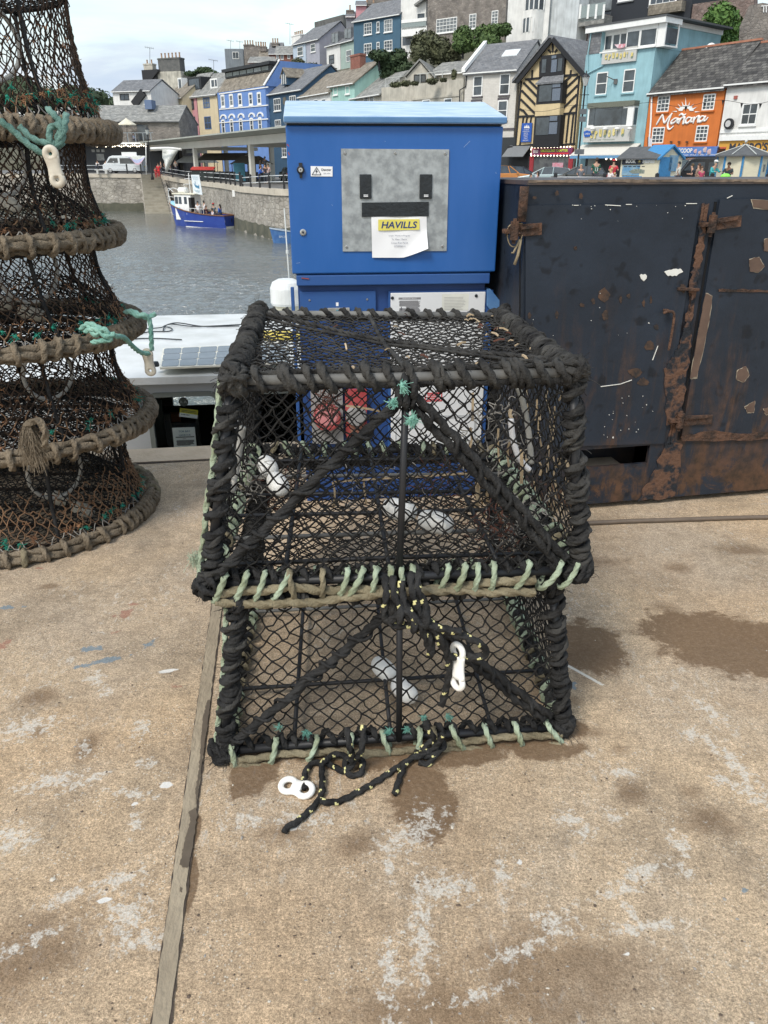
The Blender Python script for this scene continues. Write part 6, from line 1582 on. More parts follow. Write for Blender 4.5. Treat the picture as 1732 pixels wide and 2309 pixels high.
for a, b in (((1175, 183), (1162, 330)), ((1306, 170), (1293, 328)), ((1184, 179), (1302, 168)), ((1200, 158), (1199, 180)), ((1218, 138), (1217, 178)), ((1271, 140), (1269, 172)), ((1287, 158), (1286, 170)),
             ((1190, 179), (1214, 203)), ((1180, 186), (1211, 218)), ((1176, 204), (1209, 238)), ((1174, 224), (1208, 258)), ((1172, 246), (1180, 250)), ((1180, 250), (1190, 262)), ((1287, 172), (1266, 190)), ((1303, 173), (1264, 210)), ((1302, 192), (1262, 232)), ((1300, 213), (1260, 254)), ((1300, 236), (1290, 243)), ((1290, 243), (1283, 256)),
             ((1170, 263), (1207, 261)), ((1259, 258), (1299, 254)), ((1180, 264), (1172, 328)), ((1189, 263), (1181, 300)), ((1198, 262), (1190, 318)), ((1264, 258), (1258, 324)), ((1273, 257), (1267, 324)), ((1283, 256), (1276, 322)), ((1293, 256), (1286, 322)), ((1246, 98), (1246, 118)), ((1236, 112), (1242, 118)), ((1256, 112), (1250, 118)), ((1164, 330), (1204, 326)), ((1255, 328), (1296, 324))): T(a, b, .2)
mb.build('timber_frame', M_timb, h4)
def oriel(F, x0, y0, x1, y1, pr, m, parent, panes, nm='oriel_window'):
 mb = MB(); F.bxp(mb, x0, y0, x1, y1, -pr, 0); o = mb.build(nm, m, parent)
 for a in panes: box_part(F, o, 'pane', a[0], a[1], a[2], a[3], -pr - .04, -pr - .001, a[4] if len(a) > 4 else M_glass)
 return o
gl = mat('sky_lit_pane', (.12, .15, .20), .15)
oriel(FT, 1220, 126, 1270, 168, .35, M_timb, h4, ((1223, 134, 1230, 164), (1244, 135, 1254, 162, gl), (1244, 126, 1254, 131, gl), (1259, 132, 1266, 160)))
o = oriel(FT, 1212, 188, 1266, 232, .8, M_timb, h4, ((1217, 193, 1242, 228), (1246, 189, 1263, 196, gl), (1246, 200, 1262, 226, gl)))
mb = MB(); a, b = FT.uz(1208, 188, -.9), FT.uz(1270, 186, -.9); mb.prism([FT.W(a[0], a[1], -.95), FT.W(b[0], a[1], -.95), FT.W(b[0] - .6, a[1] + .9, -.02), FT.W(a[0] + .6, a[1] + .9, -.02)], V((0, 0, -.15))); mb.build('oriel_roof', M_slate, o, recalc=True)
o = oriel(FT, 1206, 262, 1259, 332, .8, M_timb, h4, ((1210, 266, 1236, 304), (1240, 262, 1256, 272, gl), (1239, 276, 1255, 302, gl)))
box_part(FT, h4, 'plaster_apron', 1208, 233, 1261, 261, -.78, 0, cream)
bs = box_part(FT, h4, 'blue_sign', 1177, 278, 1197, 320, -.16, -.085, mat('sign_blue', (.02, .09, .40), .5))
for i in range(3):
 mb = MB(); FT.poly(mb, [(1181.5 + i * 4, 289), (1184 + i * 4, 282.5 - (i == 1) * 2), (1186.5 + i * 4, 289)], -.19, -.165); mb.build('crown_emblem', M_wsign, bs)
for i, (s, w_) in enumerate((('YE OLDE', 12), ('COFFIN HOUSE', 15), ('GIFTS', 9), ('CRAFTS', 11), ('CARDS', 9), ('TOYS', 8), ('OPEN DAILY', 13))):
 ftext(FT, s, 1186.5 - w_ / 2 - i * .2, 291.5 + i * 4, 1186.5 + w_ / 2 - i * .2, 294 + i * 4, M_wsign, bs, -.18)
box_part(FT, h4, 'arcade_front', 1192, 352, 1292, 402, -.10, 0, mat('dim_arcade', (.05, .05, .06), .4, c2=(.14, .15, .15), scale=1.5))
box_part(FT, h4, 'left_shop', 1156, 328, 1192, 402, -.10, 0, M_black)
ab = box_part(FT, h4, 'arcade_board', 1200, 334, 1290, 350, -.35, -.1, mat('deep_red_board', (.28, .02, .03), .5, c2=(.10, .05, .16), scale=.8))
ftext(FT, 'SMUGGLERS CHAPTER', 1219, 337, 1281, 343, mat('lime_letters', (.55, .62, .08), .5), ab, -.38, bold=.03); box_part(FT, ab, 'red_stripe', 1219, 345, 1282, 347, -.39, -.36, mat('bright_red_paint', (.6, .03, .04)))
box_part(FT, ab, 'white_panel', 1203, 338, 1213, 345, -.39, -.36, mat('pale_panel', (.55, .45, .45)))
M_bulb = mat('lit_bulb', (1, .9, .75), emit=((1, .85, .65), 3))
k = 0
for (a, b, n_) in (((1199, 333), (1286, 331), 13), ((1198, 351), (1286, 351), 13), ((1197.5, 337), (1197.5, 347), 2)):
 for i in range(n_):
  t_ = i / (n_ - 1); mb = MB(); mb.ball(FT.P(a[0] + (b[0] - a[0]) * t_, a[1] + (b[1] - a[1]) * t_, -.42), .075, 6); mb.build('bulb', M_bulb, ab, smooth=True)
for x in (1195, 1283): box_part(FT, h4, 'red_pilaster', x, 352, x + 5, 402, -.2, -.101, mat('red_pilaster_paint', (.30, .03, .04)))
box_part(FT, h4, 'window_display', 1246, 367, 1269, 380, -.16, -.101, mat('cabinet_display', (.5, .42, .5), .4, c2=(.6, .15, .2), scale=4))
mb = MB(); a, b = FT.uz(1150, 326)[0], FT.uz(1198, 326)[0]; z_ = FT.uz(1160, 328)[1]
mb.prism([FT.W(a, z_, -.02), FT.W(a, z_ - 1.1, -1.3), FT.W(a, z_ - 1.17, -1.3), FT.W(a, z_ - .1, -.02)], FT.t * (b - a)); mb.build('lean_to_roof', mat('grey_glass_roof', (.18, .19, .2), .4), h4)

# white house with brick-pattern paint
FH = Fac(1049, 166, 1168, 157, 95)
whb = brickmat('white_painted_brick', (.58, .56, .52), (.62, .60, .56), (.50, .48, .45), .45, .16, .012, blotch=.12, bump=.15)
h5 = house('tall off-white house with four sash windows and a skylight in its slate roof', FH, [(1049, 166), (1168, 157)], -.1, 8.5, whb, (1170, 97, 4.2, M_slate), name='house')
for x, y, w_, h_ in ((1079, 194, 20, 46), (1140, 190, 22, 48), (1075, 246, 21, 32), (1135, 249, 21, 46)): window(FH, h5, x, y, w_, h_, nx=1, ny=2, sill=mat('dark_sill', (.09, .08, .09)), head=(mat('dark_sill', (.09, .08, .09)) if y > 200 else None), glass=M_glass, fw=.12)
rf = root_roof[h5.name]
za5 = FH.uz(1049, 166)[1]; zr5 = FH.uz(1170, 97, 4.2)[1]; s5 = (zr5 - za5) / 4.2
mb = MB(); mb.prism([FH.W(-.25, za5 + .1, -.4), FH.W(-.25, zr5 + .1, 4.2), FH.W(-.25, zr5 + .55, 4.2), FH.W(-.25, za5 + .5, -.4)], FH.t * .45); mb.build('roof_verge', M_trim, rf, recalc=True)
uS = FH.uz(1150, 127, 2.4)[0]; mb = MB(); mb.prism([FH.W(uS - .8, za5 + s5 * 1.9 + .19, 1.9), FH.W(uS - .8, za5 + s5 * 2.8 + .19, 2.8), FH.W(uS - .8, za5 + s5 * 2.8 + .27, 2.8), FH.W(uS - .8, za5 + s5 * 1.9 + .27, 1.9)], FH.t * 1.9); mb.build('skylight', mat('bright_skylight', (.62, .66, .68), .2), rf, recalc=True)
box_part(FH, h5, 'string_course', 1128, 289, 1160, 293, -.10, 0, mat('dark_sill', (.09, .08, .09)))
box_part(FH, h5, 'shop_front', 1040, 312, 1163, 402, -.10, 0, mat('dark_shopfront', (.03, .035, .04)))
mb = MB(); q = FH.P(1151, 340, -.5); mb.lathe(q, [(.5, -.08), (.5, .08)], 18, 0, -FH.n); mb.lathe(q - FH.n * .1, [(.28, 0), (.28, .02)], 14, 1, -FH.n); mb.build('hanging_sign', [M_black, mat('pale_grey_disc', (.5, .5, .5))], h5)
pipe(FH, h5, ((1052, 170), (1050, 195), (1037, 203), (1036, 245)), .07, M_black)

# long cream building with a balustraded parapet
FL = Fac(862, 198, 1040, 178, 99.5)
crm = paint('weathered_cream_render', (.50, .475, .41), dirt=.2)
h6 = house('long low cream building with a roof terrace and glass balustrade', FL, [(860, 198), (1046, 177.5)], 0, 9, crm, name='terrace_building', cat='building')
for x, y in ((880, 243), (915, 240), (962, 236), (1011, 233)): window(FL, h6, x, y, 17, 22, nx=1, ny=2, glass=M_glass)
mb = MB(); FL.bar(mb, (862, 230), (1036, 214), .22, -.1, 0); mb.build('string_course', crm, h6)
zp = FL.uz(870, 197)[1]
for i in range(9):
 u = .4 + i * (FL.L - 3) / 8.6; mb = MB(); FL.box(mb, u, u + .06, zp, zp + 1.0, .2, .26); mb.build('balustrade_post', mat('pale_metal', (.5, .52, .5)), h6)
mb = MB(); FL.box(mb, .4, FL.L - 2.3, zp + 1.0, zp + 1.06, .2, .26); mb.build('handrail', mat('pale_metal', (.5, .52, .5)), h6)
# small gabled cream cottage behind it
FG = FacY(915, 106, 985, 105, 160)
h7 = house('small cream gabled cottage set behind the roof terrace', FG, [(918, 172), (947, 140), (975, 172)], 8, 9, crm, name='cottage')
a, b, c_ = FG.uz(914, 174), FG.uz(947, 137), FG.uz(979, 174)
mb = MB()
for e, k in ((a, 1), (c_, -1)): mb.prism([FG.W(e[0], e[1], -.3), FG.W(b[0] + (.001 if k < 0 else 0), b[1], -.3), FG.W(b[0] + (.001 if k < 0 else 0), b[1] + .2, -.3), FG.W(e[0], e[1] + .2, -.3)], FG.n * 9.5)
mb.build('roof', M_slateL, h7, recalc=True)
window(FG, h7, 947, 177, 26, 18, nx=1, ny=1, fm=M_black)
FG2 = FacY(962, 108, 1055, 104, 160)
house('mossy slate roofed outhouse beside the gabled cottage', FG2, [(965, 170), (1045, 160)], 8, 8, crm, (1000, 145, 3, M_slateL), name='outhouse')
# low house with a hipped roof
FI = Fac(800, 222, 862, 212, 110.5)
h8 = house('low cream house with a grey hipped roof, just left of the terrace building', FI, [(792, 223), (860, 212)], -.1, 7, crm, (850, 176, 4, M_slateL), name='house')
for x, y in ((826, 230), (839, 229)): window(FI, h8, x, y, 9, 24, nx=1, ny=1)
# mint house
FN = Fac(743, 196, 800, 187, 117)
mint = paint('mint_render', (.34, .55, .50), dirt=.1)
h9 = house('mint green house under a brown slate roof', FN, [(743, 196), (800, 187)], -.1, 8, mint, (820, 146, 4, M_slateB), name='house')
for x, y, h_ in ((757, 205, 18), (784, 203, 18), (757, 237, 12), (786, 236, 16)): window(FN, h9, x, y, 9, h_, nx=1, ny=1, glass=mint if y < 210 else M_glass, sill=M_trim)
chimney(root_roof[h9.name], FN, 790, 122, 812, 158, 3, .9, M_brick, 0)
# white rendered house with wide brown roof
FO = Fac(675, 220, 745, 208, 122)
h10 = house('white house with a broad brown roof beside the mint house', FO, [(675, 220), (745, 208)], -.1, 9, M_white, (780, 161, 4.5, M_slateB), name='house')
for x, y in ((695, 232), (713, 231), (730, 230)): window(FO, h10, x, y, 9, 14, nx=1, ny=1)
# dark blue house with dormer
FD = Fac(605, 214, 680, 202, 131)
dkb = paint('dark_blue_render', (.035, .085, .15), dirt=.1)
h11 = house('dark blue inn with white windows and a pointed dormer in its slate roof', FD, [(604, 214), (682, 202)], -.2, 9.5, dkb, (745, 147, 5, M_slate), name='inn', cat='inn')
for x, y, w_, h_ in ((625, 236, 15, 28), (660, 230, 14, 28), (627, 284, 13, 28)): window(FD, h11, x, y, w_, h_, nx=3, ny=2, glass=M_glass, sill=M_trim)
window(FD, h11, 646, 340, 20, 28, nx=4, ny=3, glass=M_glass, sill=M_trim); box_part(FD, h11, 'door', 608, 334, 616, 372, -.08, 0, M_trim)
mb = MB(); FD.poly(mb, [(638, 220), (643, 219), (645, 228), (642, 238), (638, 234)], -.12, 0); mb.build('wall_plaque', mat('bronze_plaque', (.12, .11, .09)), h11)
mb = MB(); uD0, zD0 = FD.uz(636, 193, .7); uD1, _ = FD.uz(648, 193, .7); _, zD1 = FD.uz(636, 172, .7)
mb.prism([FD.W(uD0, zD0, .7), FD.W(uD1, zD0, .7), FD.W(uD1, zD1, .7), FD.W((uD0 + uD1) / 2, zD1 + .9, .7), FD.W(uD0, zD1, .7)], FD.n * 3.2); dm = mb.build('dormer', dkb, root_roof[h11.name], recalc=True)
mb = MB()
for s_ in (0, 1):
 e = FD.W(uD1 + .25 if s_ else uD0 - .25, zD1 - .3, .45); rdg = FD.W((uD0 + uD1) / 2 + .001 * s_, zD1 + 1.0, .45); mb.prism([e, rdg, rdg + V((0, 0, .14)), e + V((0, 0, .14))], FD.n * 3.6)
mb.build('dormer_roof', M_slateB, dm, recalc=True)
mb = MB(); FD.box(mb, uD0 + .25, uD1 - .25, zD0 + .2, zD1 + .15, .60, .72); mb.build('pane', M_glass, dm)
mb = MB()
for u in (uD0 + .15, (uD0 + uD1) / 2 - .06, uD1 - .27): FD.box(mb, u, u + .12, zD0 + .1, zD1 + .25, .54, .598)
mb.build('frame', M_trim, dm)
# blue Victorian building with arched windows
FB = Fac(492, 209, 598, 193.5, 140)
blu = paint('cornflower_blue_render', (.15, .27, .58), dirt=.08)
h12 = house('cornflower blue building with round-arched white windows and a black box storey on its roof', FB, [(490, 209), (598, 193.5)], -.2, 11, blu, name='victorian_building', cat='building')
zE = FB.z; L12 = FB.L; zT = FB.uz(545, 152, 2)[1]
mb = MB(); mb.prism([FB.W(.0, zE, -.05), FB.W(.0, zE + 2.2, 1.6), FB.W(.0, zE + 2.2, 10.9), FB.W(.0, zE, 10.9)], FB.t * (L12 - .1)); mb.build('mansard_roof', M_slateB, h12, recalc=True)
mb = MB(); FB.box(mb, .4, L12 - .2, zE + 2.2, zT - .45, 1.4, 10); FB.box(mb, .1, L12 + .1, zT - .45, zT, .9, 10.5); bxs = mb.build('roof_storey', M_black, h12)
for i in range(6):
 u = .9 + i * (L12 - 1.6) / 6; mb = MB(); FB.box(mb, u, u + (L12 - 1.6) / 6 - .25, zE + 2.4, zT - .6, 1.33, 1.39); mb.build('window', M_glassl if i in (4,) else M_glass, bxs)
mb = MB(); mb.prism([FB.W(L12 - .1, zE, -.05), FB.W(L12 - .1, zT + .1, 3.0), FB.W(L12 - .1, zT + .1, 10.99), FB.W(L12 - .1, zE - .2, 10.99)], FB.t * .35); pw = mb.build('party_wall', blu, h12, recalc=True)
mb = MB(); mb.prism([FB.W(L12 - .14, zE, -.25), FB.W(L12 - .14, zT + .15, 2.8), FB.W(L12 - .14, zT + .32, 2.8), FB.W(L12 - .14, zE + .1, -.35)], FB.t * .43); mb.build('white_coping', M_trim, pw, recalc=True)
for i, x in enumerate((502, 521, 541, 565, 584)): window(FB, h12, x, 228 - i * 1.5, 8, 28, nx=1, ny=2, sill=M_trim, glass=M_glassl if i < 2 else M_glass, fw=.25)
for yy in ((212, 196), (246.5, 237), (277, 268)):
 mb = MB(); FB.bar(mb, (494, yy[0]), (604, yy[1]), .16, -.12, 0); mb.build('string_course', M_trim, h12)
for i, x in enumerate((503, 522, 543, 567, 586)):
 y0 = 268 - i * 1.3; wd = window(FB, h12, x, y0 + 18, 7, 32, nx=1, ny=2, fw=.2)
 mb = MB(); n_ = 10; ro, ri = 7.5, 5.0
 for k in range(n_):
  a0_, a1_ = PI * k / n_, PI * (k + 1) / n_
  FB.poly(mb, [(x + ro * math.cos(a0_), y0 - (ro + 3) * math.sin(a0_)), (x + ro * math.cos(a1_), y0 - (ro + 3) * math.sin(a1_)), (x + ri * math.cos(a1_), y0 - (ri + 2) * math.sin(a1_)), (x + ri * math.cos(a0_), y0 - (ri + 2) * math.sin(a0_))], -.14, -.01)
 mb.build('arch_moulding', M_trim, wd)
for x in (498, 605):
 pass
# yellow and pink houses
FY = Fac(410, 220.5, 489, 212, 153)
yel = paint('pale_yellow_render', (.62, .53, .36), dirt=.08); pnk = paint('dusty_pink_render', (.55, .27, .30), dirt=.08)
h13 = house('pale yellow house with blue window frames', FY, [(443.5, 217), (489, 212)], 0, 9, yel, (470, 170, 4, M_slateL), name='house')
M_bfr = mat('blue_window_paint', (.05, .14, .36), .5)
for x, y, w_, h_ in ((465, 232, 14, 23), (468, 277, 14, 28)): window(FY, h13, x, y, w_, h_, fm=M_bfr, nx=2, ny=2)
h14 = house('dusty pink house with dark sash windows', FY, [(410, 220.5), (442.5, 217)], 0, 9, pnk, (430, 172, 4, M_slateL), name='house')
for x, y, w_, h_ in ((430, 236, 13, 23), (433, 277, 14, 27)): window(FY, h14, x, y, w_, h_, fm=M_black, nx=2, ny=2)
mb = MB(); FY.bxp(mb, 422, 176, 455, 206, 1.0, 3.5); dm = mb.build('dormer', M_black, root_roof[h14.name]); box_part(FY, dm, 'pane', 426, 180, 450, 200, .95, .999, M_glass)
mb = MB(); FY.bxp(mb, 473, 178, 491, 198, 1.0, 3.0); dm = mb.build('dormer', M_trim, root_roof[h13.name]); box_part(FY, dm, 'pane', 476, 181, 483, 195, .95, .999, M_glass); box_part(FY, dm, 'pane', 484, 180, 489, 194, .95, .999, M_glass)
mb = MB(); FY.bxp(mb, 400, 176, 411, 202, 1.2, 3.0); dm = mb.build('dormer', M_trim, root_roof[h14.name]); box_part(FY, dm, 'pane', 402, 179, 409, 199, 1.15, 1.199, M_glass)
FY2 = Fac(366, 228, 409, 222, 158)
h15 = house('narrow cream house left of the dusty pink one', FY2, [(370, 226), (411, 221)], 0, 9, yel, (400, 190, 4, M_slateB), name='house')
window(FY2, h15, 392, 242, 10, 22)
# tall cream gable end with big chimney stacks
FQ = FacY(330, 168, 412, 165, 200)
h16 = house('tall cream gable end with a massive dark chimney stack', FQ, [(322, 208), (352, 162), (408, 160), (412, 205)], 0, 9, paint('stained_cream_render', (.52, .50, .43), dirt=.3), name='house')
chimney(h16, FQ, 355, 130, 404, 162, .3, 1.6, mat('dark_stained_stack', (.08, .085, .085), .9, c2=(.15, .15, .145), scale=1.5), 6, ph=.9)
chimney(h16, FQ, 323, 143, 343, 162, 1.5, 1.2, crm, 2)
mb = MB(); FQ.bxp(mb, 319, 158, 354, 186, -.4, 3); FQ.bar(mb, (318, 207), (354, 158), .5, -.7, 2.5); mb.build('dormer', M_black, h16)
box_part(FQ, h16, 'window', 345, 172, 355, 188, -.05, .0, M_bfr)
# white gabled house further left
FS = FacY(252, 152, 330, 150, 200)
h17 = house('white house with a wide slate roof beside the wooded hill', FS, [(253, 207), (340, 207)], 0, 9, M_white, (300, 183, 4, M_slate), name='house')
window(FS, h17, 280, 219, 20, 14, fm=M_black, nx=2, ny=1); mb = MB(); FS.bar(mb, (300, 236), (322, 207), 1.2, -.5, 1.5); mb.build('dark_verge', M_black, h17)
# stone restaurant with a roof terrace
FR_ = FacY(120, 128, 404, 127, 276)
h18 = house('stone restaurant with lichened slate roof, terrace and string lights', FR_, [(120, 275), (404, 277)], .5, 10, M_stone, (300, 240, 4.5, M_slateL), name='restaurant', cat='restaurant', group=None)
for x in (262, 322): box_part(FR_, h18, 'terrace_door', x - 14, 281, x + 14, 315, -.1, 0, M_glass)
mb = MB(); FR_.bxp(mb, 120, 321, 350, 325, -3, 0); tr = mb.build('terrace', M_trim, h18)
mb = MB(); FR_.bxp(mb, 120, 326, 404, 394, -1.0, -.01); mb.build('dim_ground_floor', mat('dim_interior', (.02, .024, .03), .6), h18)
for x in (210, 221, 232): box_part(FR_, h18, 'window', x - 4, 337, x + 4, 343, -1.06, -1.001, M_glassl)
box_part(FR_, h18, 'window', 217, 347, 236, 362, -1.06, -1.001, M_glassl)
mb = MB(); FR_.bxp(mb, 120, 299, 345, 300, -2.95, -2.9)
for i in range(13): FR_.bxp(mb, 130 + i * 17.5, 299, 131 + i * 17.5, 321, -2.95, -2.9)
mb.build('railing', mat('thin_grey_rail', (.25, .28, .3)), tr)
random.seed(9)
for i in range(24):
 mb = MB(); mb.ball(FR_.P(214 + i * 5, 329 + 1.5 * math.sin(i * 1.7), -3.1), .11, 6); mb.build('bulb', M_bulb, tr, smooth=True)
mb = MB(); FR_.bxp(mb, 325, 225, 343, 246, 2.0, 4); mb.build('roof_hatch', mat('grey_blue_hatch', (.12, .17, .28)), root_roof[h18.name])

# ---- the upper rows on the hill
FU3 = Fac(660, 102, 720, 88, 172)
lil = paint('lilac_grey_render', (.36, .37, .43), dirt=.08); pbl = paint('powder_blue_render', (.45, .54, .64), dirt=.08)
h19 = house('lilac grey house under a hipped purple-grey roof on the hill', FU3, [(690, 95), (720, 88)], 12, 9, lil, (742, 55, 5, M_slate), name='house', group='houses on the hill')
window(FU3, h19, 706, 108, 10, 18, sill=M_trim)
h20 = house('powder blue house on the hill beside the lilac grey one', FU3, [(660, 102), (689, 95)], 12, 9, pbl, (720, 62, 5, M_slate), name='house', group='houses on the hill')
window(FU3, h20, 677, 116, 12, 20, sill=M_trim)
mb = MB(); FU3.bxp(mb, 709, 50, 775, 78, 12, 13); mb.build('stack_wall', mat('dark_stained_stack', (.08, .085, .085)), h19)
chimney(h20, FU3, 657, 78, 677, 100, 2, 1.4, M_white, 5)
FU4 = Fac(736, 108, 798, 91, 158)
h21 = house('small white hillside house with a dormer', FU4, [(736, 106), (767, 99)], 10, 7, M_white, (800, 76, 3.5, M_slate), name='house', group='houses on the hill')
mintd = paint('sage_green_render', (.36, .46, .42), dirt=.08)
h22 = house('sage green hillside house with a dormer, next to the dark teal one', FU4, [(768, 98), (798, 90)], 10, 7, mintd, (812, 70, 3.5, M_slate), name='house', group='houses on the hill')
window(FU4, h21, 748, 134, 11, 20, fm=M_black); window(FU4, h22, 787, 126, 12, 26)
for hh, x, y in ((h21, 755, 86), (h22, 784, 76)):
 mb = MB(); FU4.bxp(mb, x - 8, y - 11, x + 8, y + 10, .6, 3.0); dm = mb.build('dormer', M_slate, root_roof[hh.name]); box_part(FU4, dm, 'pane', x - 7, y - 9, x - .5, y + 9, .5, .598, M_glassl); box_part(FU4, dm, 'pane', x + .5, y - 9, x + 7, y + 9, .5, .598, M_glassl)
FU5 = Fac(797, 50, 903, 32, 142)
teal = paint('dark_teal_render', (.055, .125, .19), dirt=.08)
h23 = house('dark teal hillside house with white casement windows', FU5, [(797, 50), (903, 32)], 8, 9, teal, (860, 8, 4.5, M_slate), name='house', group='houses on the hill')
for x, y, w_, h_ in ((830, 65, 17, 26), (853, 61, 6, 24), (876, 58, 18, 28), (830, 111, 17, 26), (853, 105, 6, 20), (876, 103, 18, 24)): window(FU5, h23, x, y, w_, h_, nx=3 if w_ > 10 else 1, ny=3 if w_ > 10 else 2, sill=M_trim)
FU5b = Fac(904, 34, 962, 28, 140)
h24 = house('white hillside house with a glass-fronted balcony', FU5b, [(904, 0), (962, -8)], 10, 8, M_white, name='house', group='houses on the hill')
box_part(FU5b, h24, 'balcony_slab', 905, 63, 962, 78, -1.4, 0, M_trim); box_part(FU5b, h24, 'balcony_glass', 906, 47, 961, 62, -1.4, -1.35, mat('pale_balcony_glass', (.25, .30, .30), .15)); box_part(FU5b, h24, 'handrail', 905, 45, 962, 47, -1.45, -1.32, M_trim)
window(FU5b, h24, 950, 46, 18, 34); box_part(FU5b, h24, 'lower_opening', 908, 80, 938, 100, -.05, 0, M_glass)
mb = MB(); FU5b.bar(mb, (934, 12), (966, -12), .3, -.9, 3); mb.build('lean_roof', M_slateL, h24)
FU6 = Fac(965, 40, 1146, 14, 128)
h25 = house('large rubble stone house high on the hill', FU6, [(965, -30), (1146, -60)], 8, 10, M_stone, name='stone_house', group='houses on the hill')
for x, y, w_, h_, nx_ in ((1008, 57, 46, 32, 3), (1067, 48, 15, 33, 1), (1117, 39, 14, 30, 1)): window(FU6, h25, x, y, w_, h_, nx=nx_ * 2, ny=4, glass=M_glassl, sill=M_trim)
FU7 = Fac(1148, 92, 1245, 88, 112)
h26 = house('white art deco house with curved bay windows above the timber-framed house', FU7, [(1148, -40), (1245, -48)], 6, 12, M_white, name='house', group='houses on the hill')
for (xa, xb, ya, yb_, n_) in ((1176, 1222, 44, 74, 5), (1182, 1228, -8, 24, 4)):
 mb = MB(); P0, P1 = FU7.uz(xa, yb_), FU7.uz(xb, yb_); zt_, zb_ = FU7.uz(xa, ya)[1], FU7.uz(xa, yb_)[1]; ww = P1[0] - P0[0]
 for (za__, zb__, ex) in ((zb_ - 3.2, zb_ - .05, .0), (zt_ + .05, zt_ + .8, .02)):
  mb.prism([FU7.W(P0[0] + ww * i / 8, za__, -(1.0 + ex) * math.sin(PI * i / 8)) for i in range(9)], V((0, 0, zb__ - za__)))
  bw_ = mb.build('bay', M_white, h26, recalc=True); mb = MB()
 mb = MB(); mb.prism([FU7.W(P0[0] + ww * i / 8, zb_ - .05, -.95 * math.sin(PI * i / 8)) for i in range(9)], V((0, 0, zt_ - zb_ + .1))); mb.build('bay_glass', M_glass, bw_, recalc=True)
 for i in range(n_ + 1):
  t_ = .04 + .92 * i / n_; mb = MB(); q = FU7.W(P0[0] + ww * t_, zb_ - .05, -1.0 * math.sin(PI * t_) - .02); mb.box(q + V((0, 0, (zt_ - zb_) / 2 + .05)), (.13, .13, zt_ - zb_ + .1)); mb.build('mullion', M_trim, bw_)
FU7b = Fac(1245, 90, 1312, 78, 108); h27 = house('pale blue-white side block of the art deco house', FU7b, [(1245, -40), (1312, -55)], 6, 10, paint('shaded_white_render', (.56, .60, .62)), name='house', group='houses on the hill')
FU8 = Fac(1300, 105, 1640, 62, 96)
h28 = house('black boarded building with white windows on a stone base, top right of the hill', FU8, [(1385, -50), (1572, -75)], 14, 8, mat('black_weatherboard', (.018, .022, .03), .7, stretch=(1, 1, 8)), name='boarded_building', cat='building', group='houses on the hill')
for x, y, w_, h_ in ((1500, -12, 60, 44), (1416, -20, 34, 44)): window(FU8, h28, x, y, w_, h_, nx=4, ny=1, sill=M_slate, fw=.2)
mb = MB(); FU8.bxp(mb, 1463, 12, 1536, 24, -.8, 0); mb.build('bay_base', M_slateB, h28)
mb = MB(); FU8.poly(mb, [(1296, 160), (1296, 20), (1385, 36), (1386, 42), (1572, 8), (1700, -10), (1700, 160)], .3, 1.2); tag(mb.build('retaining_wall', M_red_stone, None, origin=FU8.W(5, 5)), 'red-brown stone retaining wall under the black boarded building', 'wall')
bl = thing('balcony', 'stone balcony with glass front projecting from the cliff wall', 'balcony', FU8.P(1334, 48, -1))
box_part(FU8, bl, 'floor', 1304, 42, 1362, 52, -1.6, .3, M_slateL); box_part(FU8, bl, 'glass_front', 1308, 14, 1362, 42, -1.6, -1.55, mat('pale_balcony_glass', (.25, .3, .3)))
for x in (1308, 1326, 1344, 1361): box_part(FU8, bl, 'post', x - .7, 10, x + .7, 42, -1.66, -1.6, M_trim)
box_part(FU8, bl, 'back_wall', 1306, -60, 1392, 20, .2, 1.1, M_glassl)
mb = MB(); FW.poly(mb, [(1665, 110), (1668, 60), (1690, 12), (1720, 6), (1722, 30), (1790, 26), (1790, 110)], 10, 12); tag(mb.build('rock_wall', M_stone, None, origin=FW.W(4, 8, 11)), 'grey stone wall and steps at the top right corner', 'wall')
mb = MB()
for x in (1722, 1728, 1734): mb.tube([FW.P(x, 28, 9.9), FW.P(x, 14, 9.9)], .04, 5)
mb.tube([FW.P(1716, 14, 9.9), FW.P(1760, 10, 9.9)], .04, 5)
tag(mb.build('handrail', M_trim, None, origin=FW.P(1722, 28, 9.9)), 'white handrail on the stone steps, top right corner', 'handrail')

# jumble of roofs and chimneys on the skyline
M_gr = paint('slate_grey_render', (.20, .23, .26), dirt=.15)
def far_house(label, x0, x1, yt, yb_, Y, wall, ridge=None, rm=None, wins=(), dy=0, dx=.0, pots=None, grp='houses on the skyline'):
 F = FacY(x0, Y * (1 + dy), x1, Y, (yt + yb_) / 2); pz = F.uz(x0, yb_)[1]
 r_ = (x1 - 5, ridge, 3.5, rm or M_slate) if ridge is not None else None
 hh = house(label, F, [(x0, yt), (x1, yt - (x1 - x0) * .0)], pz - 4, 7, wall, r_, name='house', group=grp)
 for (x, y, w_, h_) in wins: window(F, hh, x, y, w_, h_, nx=2, ny=1)
 if pots:
  for (a, b_, c_, d_, n_) in pots: chimney(hh, F, a, b_, c_, d_, 1.5, 1.5, M_stone, n_, ph=.9)
 return hh
far_house('flat-topped grey house on the skyline', 506, 548, 110, 150, 205, M_gr, wins=((531, 125, 14, 16),))
far_house('dark stone house crowned with a row of chimney pots', 549, 590, 106, 150, 200, M_stone, pots=((549, 100, 572, 112, 4), (574, 103, 590, 112, 3)))
far_house('grey roofed terrace house with a pointed white dormer', 584, 614, 128, 152, 195, M_gr, 112, M_slateB, pots=((586, 104, 600, 116, 3),))
far_house('skyline house with a red ridge and stout chimney', 606, 636, 122, 150, 190, M_brick, 98, M_slate, pots=((612, 96, 628, 104, 3),))
